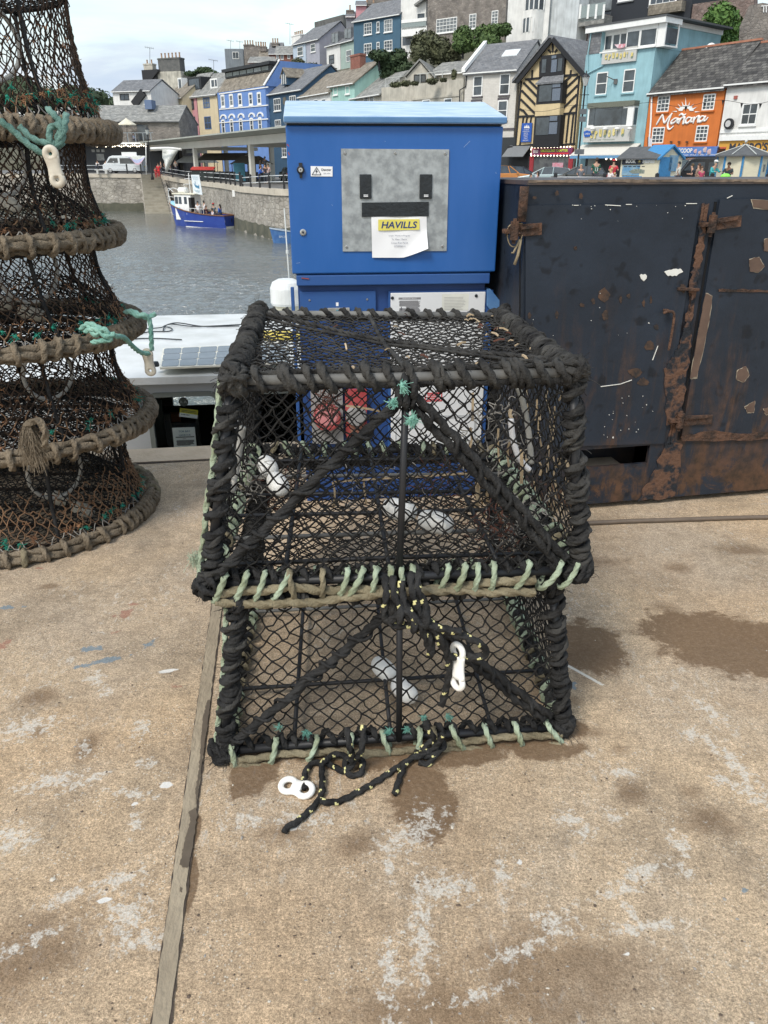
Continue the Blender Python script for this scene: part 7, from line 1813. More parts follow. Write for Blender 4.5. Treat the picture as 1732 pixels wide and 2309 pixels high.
far_house('brick terrace house with two white windows below the skyline', 620, 660, 122, 150, 182, M_brick, 106, M_slateL, wins=((626, 130, 6, 12), (636, 129, 6, 12), (651, 128, 6, 10)))
far_house('low pink-walled cottage in front of the skyline terraces', 560, 622, 140, 156, 180, paint('shell_pink_render', (.5, .38, .38)), 130, M_slateL)
far_house('pink and white house squeezed above the teal house', 802, 826, 12, 40, 165, pnk, 4, M_slate, pots=((820, 6, 850, 14, 2),))
far_house('small grey house stepped above the sage green one', 780, 800, 38, 70, 170, M_gr, 28, M_slate, pots=((781, 22, 797, 34, 1),))
far_house('stone house cut by the top edge above the teal house', 826, 905, -12, 20, 172, M_stone)
mb = MB(); F_ = FacY(880, 175, 930, 172, 5); F_.poly(mb, [(850, 10), (858, -10), (930, -40), (930, 10)], 0, 4); tag(mb.build('terracotta_wall', paint('terracotta_render', (.42, .25, .19)), None, origin=F_.W(1, 20)), 'terracotta wall just inside the top edge above the teal house', 'wall')
def aerial(x, yb_, yt, Y, label):
 p, q = PY(x, yb_, Y), PY(x, yt, Y); mb = MB(); mb.tube([p, q], .045, 5); mb.tube([q + V((-.9, 0, .15)), q + V((.7, 0, -.1))], .035, 5)
 for k in range(5): c_ = q + V((-.8 + k * .35, 0, .13 - k * .05)); mb.tube([c_ + V((0, -.3, 0)), c_ + V((0, .3, 0))], .02, 4); mb.tube([c_ + V((0, 0, -.2)), c_ + V((0, 0, .2))], .02, 4)
 tag(mb.build('aerial', mat('thin_grey_metal', (.2, .22, .24)), None, origin=p), label, 'aerial', 'television aerials on the roofs')
for a in ((338, 146, 108, 160, 'television aerial above the massive chimney stack'), (482, 168, 136, 155, 'aerial above the yellow house, left of the blue building'), (520, 110, 92, 200, 'leftmost aerial on the flat-topped grey house'), (541, 110, 94, 200, 'second aerial on the flat-topped grey house'), (654, 100, 54, 175, 'tall thin aerial by the white chimney of the powder blue house')): aerial(*a)

# ---- hill, woods and hedges
def hill():
 cols = []
 for (x, yf, Yf, yu, Yu) in ((-250, 330, 190, 290, 260), (120, 330, 175, 290, 250), (205, 320, 172, 280, 245), (330, 300, 172, 262, 230), (420, 300, 170, 235, 215), (500, 290, 165, 185, 205), (600, 280, 152, 160, 190), (680, 270, 142, 155, 176), (740, 260, 136, 152, 168), (800, 260, 126, 146, 156), (905, 230, 118, 122, 146), (965, 220, 114, 105, 134), (1145, 200, 104, 105, 117), (1300, 190, 98, 110, 104), (1480, 180, 94, 120, 99), (1640, 170, 90, 105, 96), (1900, 170, 88, 100, 95), (2400, 170, 86, 100, 94)):
  a = PY(x, yf, Yf); b = PY(x, yu, Yu); c_ = b + V((b.x * .25, 30, 7 if x > 520 else 0)); d_ = b + V((b.x * .6, 90, 5 if x > 520 else -2)); g0 = V((a.x, a.y, .0)); cols.append([g0, a.lerp(g0, .6), a.lerp(b, .5) + V((0, 0, -1)), b + V((0, 0, -.6)), c_, d_, V((d_.x, d_.y + 60, -3))])
 mb = MB(); n = len(cols[0])
 for c_ in cols: mb.v += c_
 for i in range(len(cols) - 1):
  for k in range(n - 1): mb.f.append([i * n + k, (i + 1) * n + k, (i + 1) * n + k + 1, i * n + k + 1]); mb.m.append(0)
 return struct(mb.build('hill', mat('hillside_scrub', (.05, .055, .035), .95, c2=(.13, .12, .09), scale=.25), smooth=True))
hill()
def leaves(mb, blobs, n, size, seed=1):
 random.seed(seed)
 tot = sum((b[3] * b[4] * b[5]) ** .66 for b in blobs)
 for (cx_, cy_, cz_, rx, ry, rz) in blobs:
  m_ = int(n * (rx * ry * rz) ** .66 / tot)
  for _ in range(m_):
   d = V((random.gauss(0, 1), random.gauss(0, 1), random.gauss(0, 1))).normalized() * R(.55, 1.05)
   if noise.noise(V((d.x * 2.2 + cx_, d.y * 2.2, d.z * 2.2 + cz_))) < -.18: continue
   p = V((cx_ + d.x * rx, cy_ + d.y * ry, cz_ + d.z * rz)); s_ = size * R(.5, 1.3)
   nrm = (d + V((R(-1, 1), R(-1, 1), R(-.5, 1.2)))).normalized(); u = nrm.orthogonal().normalized(); a = R(0, 6.28); u = (Matrix.Rotation(a, 3, nrm) @ u); w_ = nrm.cross(u)
   mb.add([p + u * s_, p + w_ * s_ * .6, p - u * s_, p - w_ * s_ * .6], [(0, 1, 2, 3)])
def hedge(label, blobs_px, Y, m, n, size, name='hedge', cat='shrub', core=True, seed=1, group='shrubs on the hillside'):
 """blobs_px: centre and radii in pixels at depth Y"""
 bl_ = []
 for (x, y, rx, ry) in blobs_px:
  p = PY(x, y, Y + R(-1.5, 1.5)); k = (Y * CT) / FPX; bl_.append((p.x, p.y, p.z, rx * k, rx * k * .8, ry * k))
 c0 = bl_[0]; root = thing(name, label, cat, (c0[0], c0[1], c0[2] - c0[5]), group)
 mb = MB()
 if core:
  for b in bl_:
   k0 = len(mb.v); mb.ball((b[0], b[1], b[2]), (b[3] * .74, b[4] * .74, b[5] * .74), 12)
   for i in range(k0, len(mb.v)):
    v_ = mb.v[i]; mb.v[i] = v_ + noise.noise_vector(v_ * .9) * b[5] * .22
 leaves(mb, bl_, n, size, seed); mb.build('foliage', m, root, uv=False)
 if not core: return root
 mb = MB(); mb.tube([V((c0[0], c0[1], c0[2] - c0[5] - (1 if core else 0))), V((c0[0], c0[1], c0[2]))], .15 if core else .04, 6); mb.build('stem', M_timb, root)
 return root
hedge('bright green bush on the cliff between the turquoise cafe and the rock wall', [(1625, 40, 34, 28), (1610, 75, 32, 28), (1645, 70, 28, 34), (1625, 105, 38, 26), (1600, 105, 24, 24)], 93, mat('fresh_green_foliage', (.045, .11, .02), .8, c2=(.12, .22, .05), scale=.9, detail=2), 9000, .22, seed=3)
hedge('large dark green shrub under the stone house, left one', [(960, 100, 32, 26), (990, 115, 34, 26), (1010, 125, 30, 22), (945, 118, 20, 20)], 112, M_foliageO, 8000, .22, seed=4)
hedge('rounded green shrub in front of the stone house wall', [(1045, 85, 22, 22), (1048, 100, 26, 16)], 110, M_foliage, 4000, .2, seed=5)
hedge('spreading green shrub between the stone house and the white art deco house', [(1090, 78, 24, 18), (1115, 70, 24, 14), (1138, 66, 16, 12), (1100, 95, 30, 14)], 108, M_foliage, 5000, .2, seed=6)
hedge('dark ivy over the retaining wall below the teal house', [(855, 125, 22, 12), (875, 140, 24, 20), (900, 130, 20, 18), (885, 165, 28, 16), (915, 160, 24, 18)], 116, M_foliageD, 6000, .22, name='ivy', cat='ivy', seed=7)
hedge('low bushes on the wall behind the dark blue inn', [(672, 142, 16, 9), (700, 152, 26, 9), (735, 158, 22, 8)], 150, M_foliageO, 2500, .25, seed=8)
hedge('plants on the roof terrace of the long cream building', [(892, 191, 14, 5), (915, 188, 12, 6), (935, 188, 9, 4), (975, 183, 13, 6), (1000, 180, 8, 4), (1024, 168, 6, 11)], 101, M_foliageO, 2600, .14, name='terrace_plants', cat='plants', seed=9, core=False, group=None)
hedge('brambles on the roof crest left of the blue building', [(460, 160, 20, 8), (480, 166, 12, 6), (430, 166, 14, 5)], 165, M_foliageD, 2200, .25, seed=12)
# wooded hill on the left skyline
mb = MB(); random.seed(14); bl_ = []
for i in range(26):
 x = R(-80, 262); y = 235 - 45 * math.sin(min(1, max(0, (275 - x) / 90)) * PI / 2) + R(0, 40); Y = R(215, 245); p = PY(x, y + 8, Y); bl_.append((p.x, p.y, p.z, R(3.0, 5), 3, R(2.4, 3.8)))
for b in bl_: mb.ball(b[:3], (b[3] * .8, b[4] * .8, b[5] * .8), 12)
leaves(mb, bl_, 16000, .5, 15)
o = mb.build('wood', mat('distant_wood_foliage', (.035, .055, .035), .9, c2=(.075, .11, .055), scale=.35), None, origin=V(bl_[0][:3]), uv=False); tag(o, 'dark green wood on the far left hilltop', 'wood'); o['kind'] = 'stuff'

# ================================================================ PROMENADE, WALL, RAILING
W3 = [PY(-260, 392, 112), PY(100, 392, 112), PY(225, 392, 111), PY(318, 393, 111), PY(360, 396, 113), PY(420, 406, 108), PY(504, 415, 88), PY(543, 421.5, 76), PY(622, 427, 66), V((1.5, 55, -.05)), V((9, 44, 0)), V((14, 41, 0)), V((40, 38, 0)), V((90, 36, 0))]
mb = MB()
far_ = [V((p.x * 1.3 + (0 if p.x < 20 else 25), 215 if p.x < 10 else 150, p.z + .3)) for p in W3]
n = len(W3); mb.v = W3 + far_
for i in range(n - 1): mb.f.append([i, i + 1, n + i + 1, n + i]); mb.m.append(0)
struct(mb.build('promenade', mat('tarmac', (.11, .11, .11), .9, c2=(.19, .185, .18), scale=.6)))
def wallseg(i0, i1, label, lower=0, name='harbour_wall'):
 mb = MB(); pts = W3[i0:i1 + 1]
 for a, b in zip(pts, pts[1:]):
  d = (b - a).normalized(); nn = V((-d.y, d.x, 0)).normalized()
  if nn.y < 0: nn = -nn
  a2, b2 = V((a.x, a.y, WATER - 1)), V((b.x, b.y, WATER - 1)); dz = V((0, 0, -.45))
  mb.prism([a + dz, b + dz, b2 - nn * .35, a2 - nn * .35], nn * 1.2, 0)
 o = mb.build(name, M_quayst, None, origin=pts[0]); tag(o, label, 'harbour wall')
 mb = MB()
 for a, b in zip(pts, pts[1:]):
  d = (b - a); nn = V((-d.y, d.x, 0)).normalized()
  if nn.y < 0: nn = -nn
  mb.prism([a + V((0, 0, .03)) - nn * .12, b + V((0, 0, .03)) - nn * .12, b + V((0, 0, -.44)) - nn * .12, a + V((0, 0, -.44)) - nn * .12], nn * .9)
 mb.build('coping', mat('sandy_coping', (.42, .38, .31), .9, c2=(.55, .50, .42), scale=1.2), o)
 # dark weed band near the water
 mb = MB()
 for a, b in zip(pts, pts[1:]):
  d = (b - a); nn = V((-d.y, d.x, 0)).normalized()
  if nn.y < 0: nn = -nn
  k_ = 24
  tops = []
  for i in range(k_ + 1):
   t_ = i / k_; z = WATER + 1.0 + .12 * noise.noise(V((t_ * d.length * .9, 0, 4))); f_ = (a.z - .45 - z) / (a.z - .45 - WATER + 1)
   tops.append(V((a.x + d.x * t_, a.y + d.y * t_, z)) - nn * (.35 * f_ + .02))
  bots = [V((p.x, p.y, WATER - .3)) - nn * .08 for p in tops]
  for i in range(k_): mb.add([tops[i], tops[i + 1], bots[i + 1], bots[i]], [(0, 1, 2, 3)])
 mb.build('weed_band', mat('weed_stained_stone', (.05, .055, .04), .85, c2=(.13, .125, .09), scale=.8), o)
 return o
wallseg(0, 3, 'straight harbour wall left of the stone steps'); wallseg(4, 9, 'curving harbour wall behind the blue boats, right of the steps'); wallseg(9, 13, 'harbour wall hidden behind the cabinet and steel container')
# steps down between the two walls
st = thing('stone_steps', 'steep stone steps down to the water in the far harbour wall', 'steps', W3[3]); A, B = W3[3], W3[4]; d = (B - A); nn = V((-d.y, d.x, 0)).normalized(); nn = nn if nn.y > 0 else -nn
A2, B2 = PY(328, 478, 104), PY(385, 478, 104)
for k in range(15):
 t0, t1 = k / 15, (k + 1) / 15; a, b = A.lerp(A2, t0), B.lerp(B2, t0); z = A.z + (WATER - .5 - A.z) * t0; a1, b1 = A.lerp(A2, t1), B.lerp(B2, t1)
 mb = MB(); mb.prism([V((a.x, a.y, z)), V((b.x, b.y, z)), V((b1.x, b1.y, z)), V((a1.x, a1.y, z))], V((0, 0, -1.4))); mb.build('step', mat('worn_step_stone', (.27, .25, .20), .9, c2=(.38, .35, .29), scale=1.5), st)
for (p, q, q2) in ((W3[3], A2, 0), (W3[4], B2, 0)):
 mb = MB(); mb.prism([p + V((0, 0, -.02)), V((q.x, q.y, WATER - .5)), V((p.x, p.y + 3, WATER - .5)), V((p.x, p.y + 3, p.z))], V((.5 if q is A2 else -.0, 0, 0)) + V((-.6 if q is A2 else .6, 0, 0))); mb.build('side_wall', M_quayst, st, recalc=True)
# railing: white double rails between black posts, bay by bay
M_rail = mat('pale_rail', (.55, .58, .60), .5, var=.05)
def railing(pts, label, posts, h=1.1):
 root = thing('railing', label, 'railing', pts[0], None)
 segs = resample(pts, posts)
 for p in segs:
  mb = MB(); mb.box(p + V((0, .25, h / 2)), (.16, .16, h)); mb.ball(p + V((0, .25, h + .04)), .12, 6); mb.build('post', M_black, root)
 mb = MB()
 for a, b in zip(segs, segs[1:]):
  for z in (h * .92, h * .5): mb.tube([a + V((0, .25, z)), b + V((0, .25, z))], .035, 6, 0)
 mb.build('rail', M_rail, root, smooth=True)
 return root
railing([W3[1] + V((0, .1, 0)), W3[2], W3[3]], 'black-posted railing left of the steps, in front of the white van', 3.8)
railing([W3[4], W3[5], W3[6], W3[7]], 'black-posted railing along the curving wall in front of the open market', 3.4)
railing([W3[7] + V((.1, .2, -.25)), W3[8] + V((0, .2, 0)), W3[9]], 'nearer black-posted railing left of the blue cabinet', 3.0)
railing([V((9, 43.8, 0)), V((14, 40.8, 0)), V((40, 37.8, 0))], 'white-railed barrier behind the top of the steel container', 2.6, 1.06)
mb = MB(); g_ = []
for j in range(7):
 for i in range(7): g_.append(PY(1101 + i * 5, 402 + j * 4.5 - (0 if j < 6 else abs(i - 3) * 1.5), 42.5 + .15 * math.sin(i * 1.4 + j)) )
for j in range(6):
 for i in range(6): a = j * 7 + i; mb.f.append([a, a + 7, a + 8, a + 1]); mb.m.append(0)
mb.v = g_; o = mb.build('cloth', mat('white_cloth', (.62, .63, .62), .8), None, smooth=True, origin=g_[0]); sm = o.modifiers.new('s', 'SOLIDIFY'); sm.thickness = .02
tag(o, 'white cloth hung over the railing beside the blue cabinet', 'cloth')

# ================================================================ MARKET CANOPY
FK_ = Fac(312, 330, 640, 300, 80)
can = thing('market_canopy', 'long open market canopy with flat cream roof on square columns', 'canopy', FK_.W(FK_.L * .6, 0, 3))
M_cc = mat('cream_concrete', (.52, .51, .46), .8, c2=(.60, .59, .54), scale=.8)
zb = FK_.z
mb = MB(); FK_.box(mb, 0, FK_.L + 16, zb - .78, zb, 0, .5); mb.build('beam', M_cc, can)
mb = MB(); mb.prism([FK_.W(-1.5, zb + .25, 9), FK_.W(-1.5, zb + .02, .1), FK_.W(-1.5, zb + .28, -1.6), FK_.W(-1.5, zb + .42, -1.6), FK_.W(-1.5, zb + .6, 9)], FK_.t * (FK_.L + 18)); mb.build('roof', mat('grey_canopy_roof', (.30, .32, .29), .8, c2=(.42, .44, .40), scale=1), can, recalc=True)
for x in (336, 436, 562, 720):
 u = FK_.uz(x, 350)[0]; mb = MB(); FK_.box(mb, u - .3, u + .3, -.4, zb - .78, .02, .46); mb.build('column', M_cc, can)
 mb = MB(); FK_.box(mb, u - .25, u + .25, zb - 1.0, zb - .6, .46, 8.5); mb.build('cross_beam', M_cc, can)
for u in (6, 16, 26, 34):
 mb = MB(); FK_.box(mb, u, u + .5, -.2, zb + .1, 8.4, 8.9); mb.build('column', M_cc, can)
# stalls, bins and crates in its shade
M_stallr = mat('brown_canvas', (.08, .07, .06), .9, c2=(.13, .115, .10), scale=1)
for i, (x0, x1, yt, yb_, Y, lab) in enumerate(((452, 545, 345, 400, 112, 'wide brown canvas stall under the market canopy'), (400, 452, 352, 395, 122, 'small dark stall with a pale awning at the canopy\'s left end'), (525, 560, 352, 398, 100, 'brown canvas stall beside the middle column'))):
 F_ = FacY(x0, Y * 1.03, x1, Y, yb_); st_ = thing('market_stall', lab, 'stall', F_.W(F_.L / 2, 0, 1.5), 'stalls under the market canopy')
 zt_ = F_.uz(x0, yt)[1]; zb_ = zt_ - .9
 mb = MB(); mb.prism([F_.W(-.2, zb_, -.3), F_.W(-.2, zt_, 1.6), F_.W(-.2, zb_, 3.5)], F_.t * (F_.L + .4)); mb.build('canopy', M_stallr if i != 1 else M_trim, st_, recalc=True)
 for u in (0, F_.L):
  for o_ in (0, 3.2): mb = MB(); mb.tube([F_.W(u, -.2, o_), F_.W(u, zb_, o_)], .05, 6); mb.build('pole', M_black, st_)
 mb = MB(); F_.box(mb, .2, F_.L - .2, -.2, .85, .3, 2.6); mb.build('counter', mat('dark_counter', (.04, .05, .06), .7, c2=(.09, .1, .11), scale=1.2), st_)
for x, Y in ((449, 100), (470, 98)):
 p = PY(x, 400, Y); b_ = thing('wheelie_bin', 'red-lidded dark bin under the canopy, %s' % ('left of a pair' if x == 449 else 'right of a pair'), 'bin', V((p.x, p.y, -.1)), 'bins under the canopy')
 mb = MB(); mb.box(V((p.x, p.y, .55)), (1.5, .9, 1.1)); mb.build('body', mat('dark_bin', (.02, .03, .03)), b_, bevel=.05)
 mb = MB(); mb.prism([V((p.x - .8, p.y - .55, 1.1)), V((p.x + .8, p.y - .55, 1.1)), V((p.x + .8, p.y + .5, 1.3)), V((p.x - .8, p.y + .5, 1.3))], V((0, 0, .16))); mb.build('lid', mat('red_lid', (.5, .05, .04), .5), b_, recalc=True)
for x, Y, c_, lab in ((540, 96, (.04, .16, .22), 'teal upright display board by the middle column'), (607, 90, (.5, .52, .5), 'white panel on the inn wall under the canopy')):
 p = PY(x, 385, Y); mb = MB(); mb.box(V((p.x, p.y, .9)), (1.3 if x < 600 else .5, .15, 1.9)); tag(mb.build('display_board', mat('board%d' % x, c_), None, origin=p, bevel=.02), lab, 'board')
# white feather banner flying out from the canopy
bn = thing('banner', 'white sail-shaped banner flapping from a pole left of the canopy', 'banner', PY(365, 394, 108))
mb = MB(); g_ = []
for j in range(9):
 t_ = j / 8
 for i in range(5):
  s_ = i / 4; xa = 366 + 8 * t_ if t_ > .4 else 366; xb = 408 - 30 * t_ ** .8
  g_.append(PY(xa + (xb - xa) * s_, 337 + 50 * t_ - 4 * (1 - t_) * s_, 108 + .4 * math.sin(5 * s_ + 4 * t_)))
for j in range(8):
 for i in range(4): a = j * 5 + i; mb.f.append([a, a + 5, a + 6, a + 1]); mb.m.append(0)
mb.v = g_; o = mb.build('sail', mat('white_banner', (.66, .68, .66), .8), bn, smooth=True); o.modifiers.new('s', 'SOLIDIFY').thickness = .03
mb = MB(); mb.tube([PY(330, 394, 108), PY(329, 322, 108)], .06, 6); mb.tube(spline([PY(340, 335, 108), PY(380, 334, 107), PY(410, 337, 107)], 5), .14, 8); mb.build('pole', M_trim, bn, smooth=True)
# parasol on the terrace
pr = thing('parasol', 'cream parasol open on the stone restaurant\'s terrace', 'parasol', FR_.P(288, 321, -1.8))
p0 = FR_.P(287, 320, -1.8); pt = FR_.P(286, 271, -1.8); mb = MB(); mb.tube([p0, pt], .05, 6); mb.build('pole', M_timb, pr)
mb = MB(); c_ = FR_.P(286, 282, -1.8); w_ = (FR_.P(307, 282, -1.8) - c_).length; mb.lathe(c_, [(w_, 0), (w_ * .95, .12), (.1, .85), (.02, .95)], 8); mb.build('canopy', mat('cream_parasol', (.66, .62, .50), .8), pr)

# ================================================================ STREET LAMPS AND BUNTING
def lamp(label, x, yb_, yt, Y, boards=False):
 q = PY(x, yt, Y); p = V((PY(x - 12, yb_, Y).x if boards else q.x, q.y, 0)); p = V((q.x, q.y, -.1)); L_ = thing('street_lamp', label, 'street lamp', p, 'street lamps round the harbour'); mb = MB(); H_ = q.z - p.z
 mb.lathe(p, [(.22, 0), (.2, .3), (.12, .5), (.11, 1.2), (.07, 1.4), (.055, H_ - .8), (.09, H_ - .75), (.05, H_ - .7)], 10); mb.tube([p + V((-.35, 0, H_ - 1.3)), p + V((.35, 0, H_ - 1.3))], .025, 6); mb.build('post', M_black, L_, smooth=True)
 mb = MB(); mb.lathe(p + V((0, 0, H_ - .72)), [(.13, 0), (.27, .55)], 6); mb.build('lantern_glass', mat('lantern_glass', (.45, .47, .46), .2), L_)
 mb = MB(); mb.lathe(p + V((0, 0, H_ - .16)), [(.31, 0), (.24, .1), (.10, .2), (.04, .28), (.05, .36), (.01, .42)], 8); mb.build('lantern_cap', M_black, L_)
 if boards:
  for z, w__ in ((H_ - 2.4, .5), (H_ - 2.9, .5), (2.6, .7)): mb = MB(); mb.box(p + V((0, -.12, z)), (w__, .1, .35)); mb.build('sign_plate', mat('grey_sign_back', (.12, .13, .14)), L_)
lamp('tall black lantern street lamp in front of the turquoise cafe', 1322, 400, 168, 64, True)
lamp('black lantern lamp standing before the stone restaurant', 331, 390, 289, 109)
bt_ = thing('bunting', 'string of small flags sagging across the restaurant fronts', 'bunting', PY(1500, 240, 68))
pts = [PY(1180 + i * 14, 247 - .035 * (i * 14) + 6 * math.sin(i * .55), 70 - i * .15) for i in range(42)]
mb = MB(); mb.tube(pts, .018, 4); mb.build('cord', M_timb, bt_)
for i in range(26, 42, 3):
 mb = MB(); mb.prism([pts[i], pts[i] + V((.22, 0, 0)), pts[i] + V((.11, 0, -.35))], V((0, .02, 0))); mb.build('flag', M_timb, bt_)
fg = thing('feather_flag', 'white feather flag standing left of the orange restaurant', 'flag', PY(1463, 400, 66))
mb = MB(); mb.prism([PY(x, y, 66) for x, y in ((1461, 392), (1461, 312), (1464, 307), (1469, 314), (1471, 335), (1470, 392))], V((0, .04, 0))); mb.build('flag', mat('white_flag', (.62, .62, .68), .8), fg)
mb = MB(); mb.tube([PY(1460.5, 402, 66), PY(1461, 309, 66)], .03, 5); mb.build('pole', M_black, fg)

# ================================================================ KIOSKS
FX = FacY(1399, 57, 1482, 54.5, 380)
kb = thing('ticket_kiosk', 'ticket kiosk with a BOOK HERE! sign, blue door and grey pitched roof', 'kiosk', FX.W(1.3, 0, 1))
z_e = FX.uz(1440, 356)[1]; LX = FX.L; M_cream = mat('cream_boarding', (.60, .56, .42), .7, stretch=(.3, .3, 9), scale=1, c2=(.66, .62, .48)); M_kblue = mat('kiosk_blue', (.045, .22, .46), .5)
mb = MB(); FX.box(mb, 0, LX, 0, z_e, 0, 1.9); mb.build('wall', M_cream, kb)
ap = z_e + .55
mb = MB(); mb.prism([FX.W(LX, z_e, -.0), FX.W(LX, z_e, 1.9), FX.W(LX, ap, .95)], FX.t * -LX); mb.build('gable', M_cream, kb, recalc=True)
mb = MB()
for o0_, k in ((-.3, 1), (2.2, -1)): mb.prism([FX.W(-.2, z_e - .1, o0_), FX.W(-.2, ap + .06, .95 + k * .0005), FX.W(-.2, ap + .14, .95 + k * .0005), FX.W(-.2, z_e - .02, o0_)], FX.t * (LX + .35))
rf = mb.build('roof', mat('grey_felt_roof', (.07, .075, .08), .9, c2=(.11, .115, .12), scale=3), kb, recalc=True)
FXs = Fr(FX.W(LX, 0, 0), FX.n); 
mb = MB(); 
for o0_, k in ((-.3, 1), (2.2, -1)): mb.prism([FX.W(LX + .16, z_e - .16, o0_), FX.W(LX + .16, ap + .04, .95), FX.W(LX + .16, ap + .14, .95), FX.W(LX + .16, z_e - .04, o0_)], FX.t * .05)
mb.build('barge_board', M_kblue, kb, recalc=True)
sbd = box_part(FX, kb, 'sign_board', 1404, 355, 1482, 371, -.06, 0, M_ink)
ftext(FX, 'BOOK', 1411, 359, 1435, 368, M_wsign, sbd, -.08, bold=.06); ftext(FX, 'HERE!', 1449, 359, 1477, 368, M_wsign, sbd, -.08, bold=.06)
mb = MB(); q = FX.P(1442, 363.5, -.07)
for k in range(8): a = PI * k / 4; mb.tube([q, q + FX.t * math.cos(a) * .13 + V((0, 0, math.sin(a) * .13))], .012, 4)
mb.ball(q, .05, 8); mb.build('compass_emblem', M_goldp, sbd)
pc = box_part(FX, kb, 'picture_board', 1404, 373, 1480, 396, -.05, 0, mat('printed_sea_view', (.06, .22, .42), .5, c2=(.28, .40, .46), scale=3))
mb = MB()
for i in range(7): FX.bxp(mb, 1407 + i * 10, 374.5, 1414 + i * 10, 376.5, -.065, -.051)
mb.build('small_print', M_ink, pc)
mb = MB(); FX.poly(mb, [(1418, 386), (1428, 382), (1440, 380), (1452, 383), (1466, 384), (1478, 388), (1470, 392), (1440, 391), (1425, 391)], -.065, -.051); mb.build('printed_town', mat('printed_grey_town', (.3, .3, .28), .6, c2=(.10, .16, .12), scale=9), pc)
box_part(FX, kb, 'skirting', 1403, 397, 1481, 412, -.06, 0, M_kblue)
# its gable end faces right
e0, e1 = FX.W(LX, 0, 0), FX.W(LX, 0, 1.9)
FE = Fr(e0, FX.n); 
def ebox(o0, o1, z0, z1, t0, t1, m, nm): mb = MB(); mb.par(FX.W(LX + t0, z0, o0), FX.n * (o1 - o0), FX.t * (t1 - t0), V((0, 0, z1 - z0)), 0); return mb.build(nm, m, kb)
# door and poster on a second wing turned to the quay
FX2 = FacY(1484, 54.3, 1536, 55.5, 380); mb = MB(); FX2.box(mb, .02, FX2.L, 0, z_e, 0, 1.5); mb.prism([FX2.W(-.0, z_e, .01), FX2.W(FX2.L, z_e, .01), FX2.W(FX2.L * .5, z_e + .62, .01)], FX2.n * 1.4); mb.build('wall', M_cream, kb, recalc=True)
mb = MB()
za2 = z_e + .62
for a_, s_ in ((-.12, 1), (FX2.L + .12, -1)): mb.prism([FX2.W(a_, z_e - .12, -.15), FX2.W(FX2.L * .5 + .0004 * s_, za2 + .05, -.15), FX2.W(FX2.L * .5 + .0004 * s_, za2 + .16, -.15), FX2.W(a_, z_e + .0, -.15)], FX2.n * 1.7)
mb.build('roof', M_kblue, kb, recalc=True)
box_part(FX2, kb, 'door', 1491, 354, 1511, 397, -.05, 0, M_kblue); box_part(FX2, kb, 'poster', 1512, 350, 1526, 386, -.05, 0, mat('printed_sea_view', (.06, .22, .42))); box_part(FX2, kb, 'skirting', 1484, 398, 1536, 412, -.06, 0, M_kblue)
# octagonal kiosk on the right
kk = PY(1672, 380, 52); k2 = thing('octagonal_kiosk', 'cream octagonal kiosk with blue corners and a pointed grey roof', 'kiosk', V((kk.x, kk.y, 0)))
rk = 1.42; ze = PY(1672, 351, 52).z; zt_ = PY(1672, 326, 52).z
oct_ = lambda r, z, ph=PI / 8: [V((kk.x + r * math.cos(ph + PI / 4 * i), kk.y + r * math.sin(ph + PI / 4 * i), z)) for i in range(8)]
mb = MB(); mb.prism(oct_(rk, 0), V((0, 0, ze))); mb.build('wall', M_cream, k2, recalc=True)
mb = MB(); mb.lathe(V((kk.x, kk.y, ze - .05)), [(rk + .32, 0), (rk + .30, .08), (.08, zt_ - ze), (.03, zt_ - ze + .15)], 8); o = mb.build('roof', mat('grey_felt_roof', (.1, .1, .1)), k2)
mb = MB(); mb.ball(V((kk.x, kk.y, zt_ + .18)), .09, 8); 
for q in oct_(rk + .32, ze, 0): mb.tube([q + V((0, 0, .06)), V((kk.x, kk.y, zt_ + .02))], .03, 5)
mb.build('hip_capping', mat('pale_metal', (.5, .52, .5)), o)
for q in oct_(rk + .01, 0): mb = MB(); mb.box(q + V((0, 0, ze / 2)), (.10, .10, ze - .02)); mb.build('corner_post', M_kblue, k2)
for i, q in enumerate(oct_(rk * math.cos(PI / 8) + .0, 0, 0)):
 dirn = (q - V((kk.x, kk.y, 0))).normalized()
 if dirn.y < .2:
  tgt = V((-dirn.y, dirn.x, 0))
  if abs(dirn.x - .7) < .1:
   mb = MB(); mb.par(q - tgt * .38 + V((0, 0, .1)), tgt * .76, dirn * .04, V((0, 0, ze - .3))); dr = mb.build('door', mat('cream_door', (.6, .58, .46)), k2); mb = MB(); mb.par(q - tgt * .12 + dirn * .041 + V((0, 0, 1.2)), tgt * .24, dirn * .02, V((0, 0, .4))); mb.build('pane', M_glass, dr)
  elif abs(dirn.x) < .2:
   mb = MB(); mb.par(q - tgt * .45 + V((0, 0, .35)), tgt * .9, dirn * .04, V((0, 0, .3))); mb.build('notice_panel', mat('coral_notice', (.55, .22, .15)), k2)
   mb = MB(); mb.par(q - tgt * .45 + V((0, 0, .9)), tgt * .9, dirn * .05, V((0, 0, ze - 1.2))); mb.build('shutter', mat('cream_shutter', (.62, .58, .44), stretch=(.3, .3, 12)), k2)
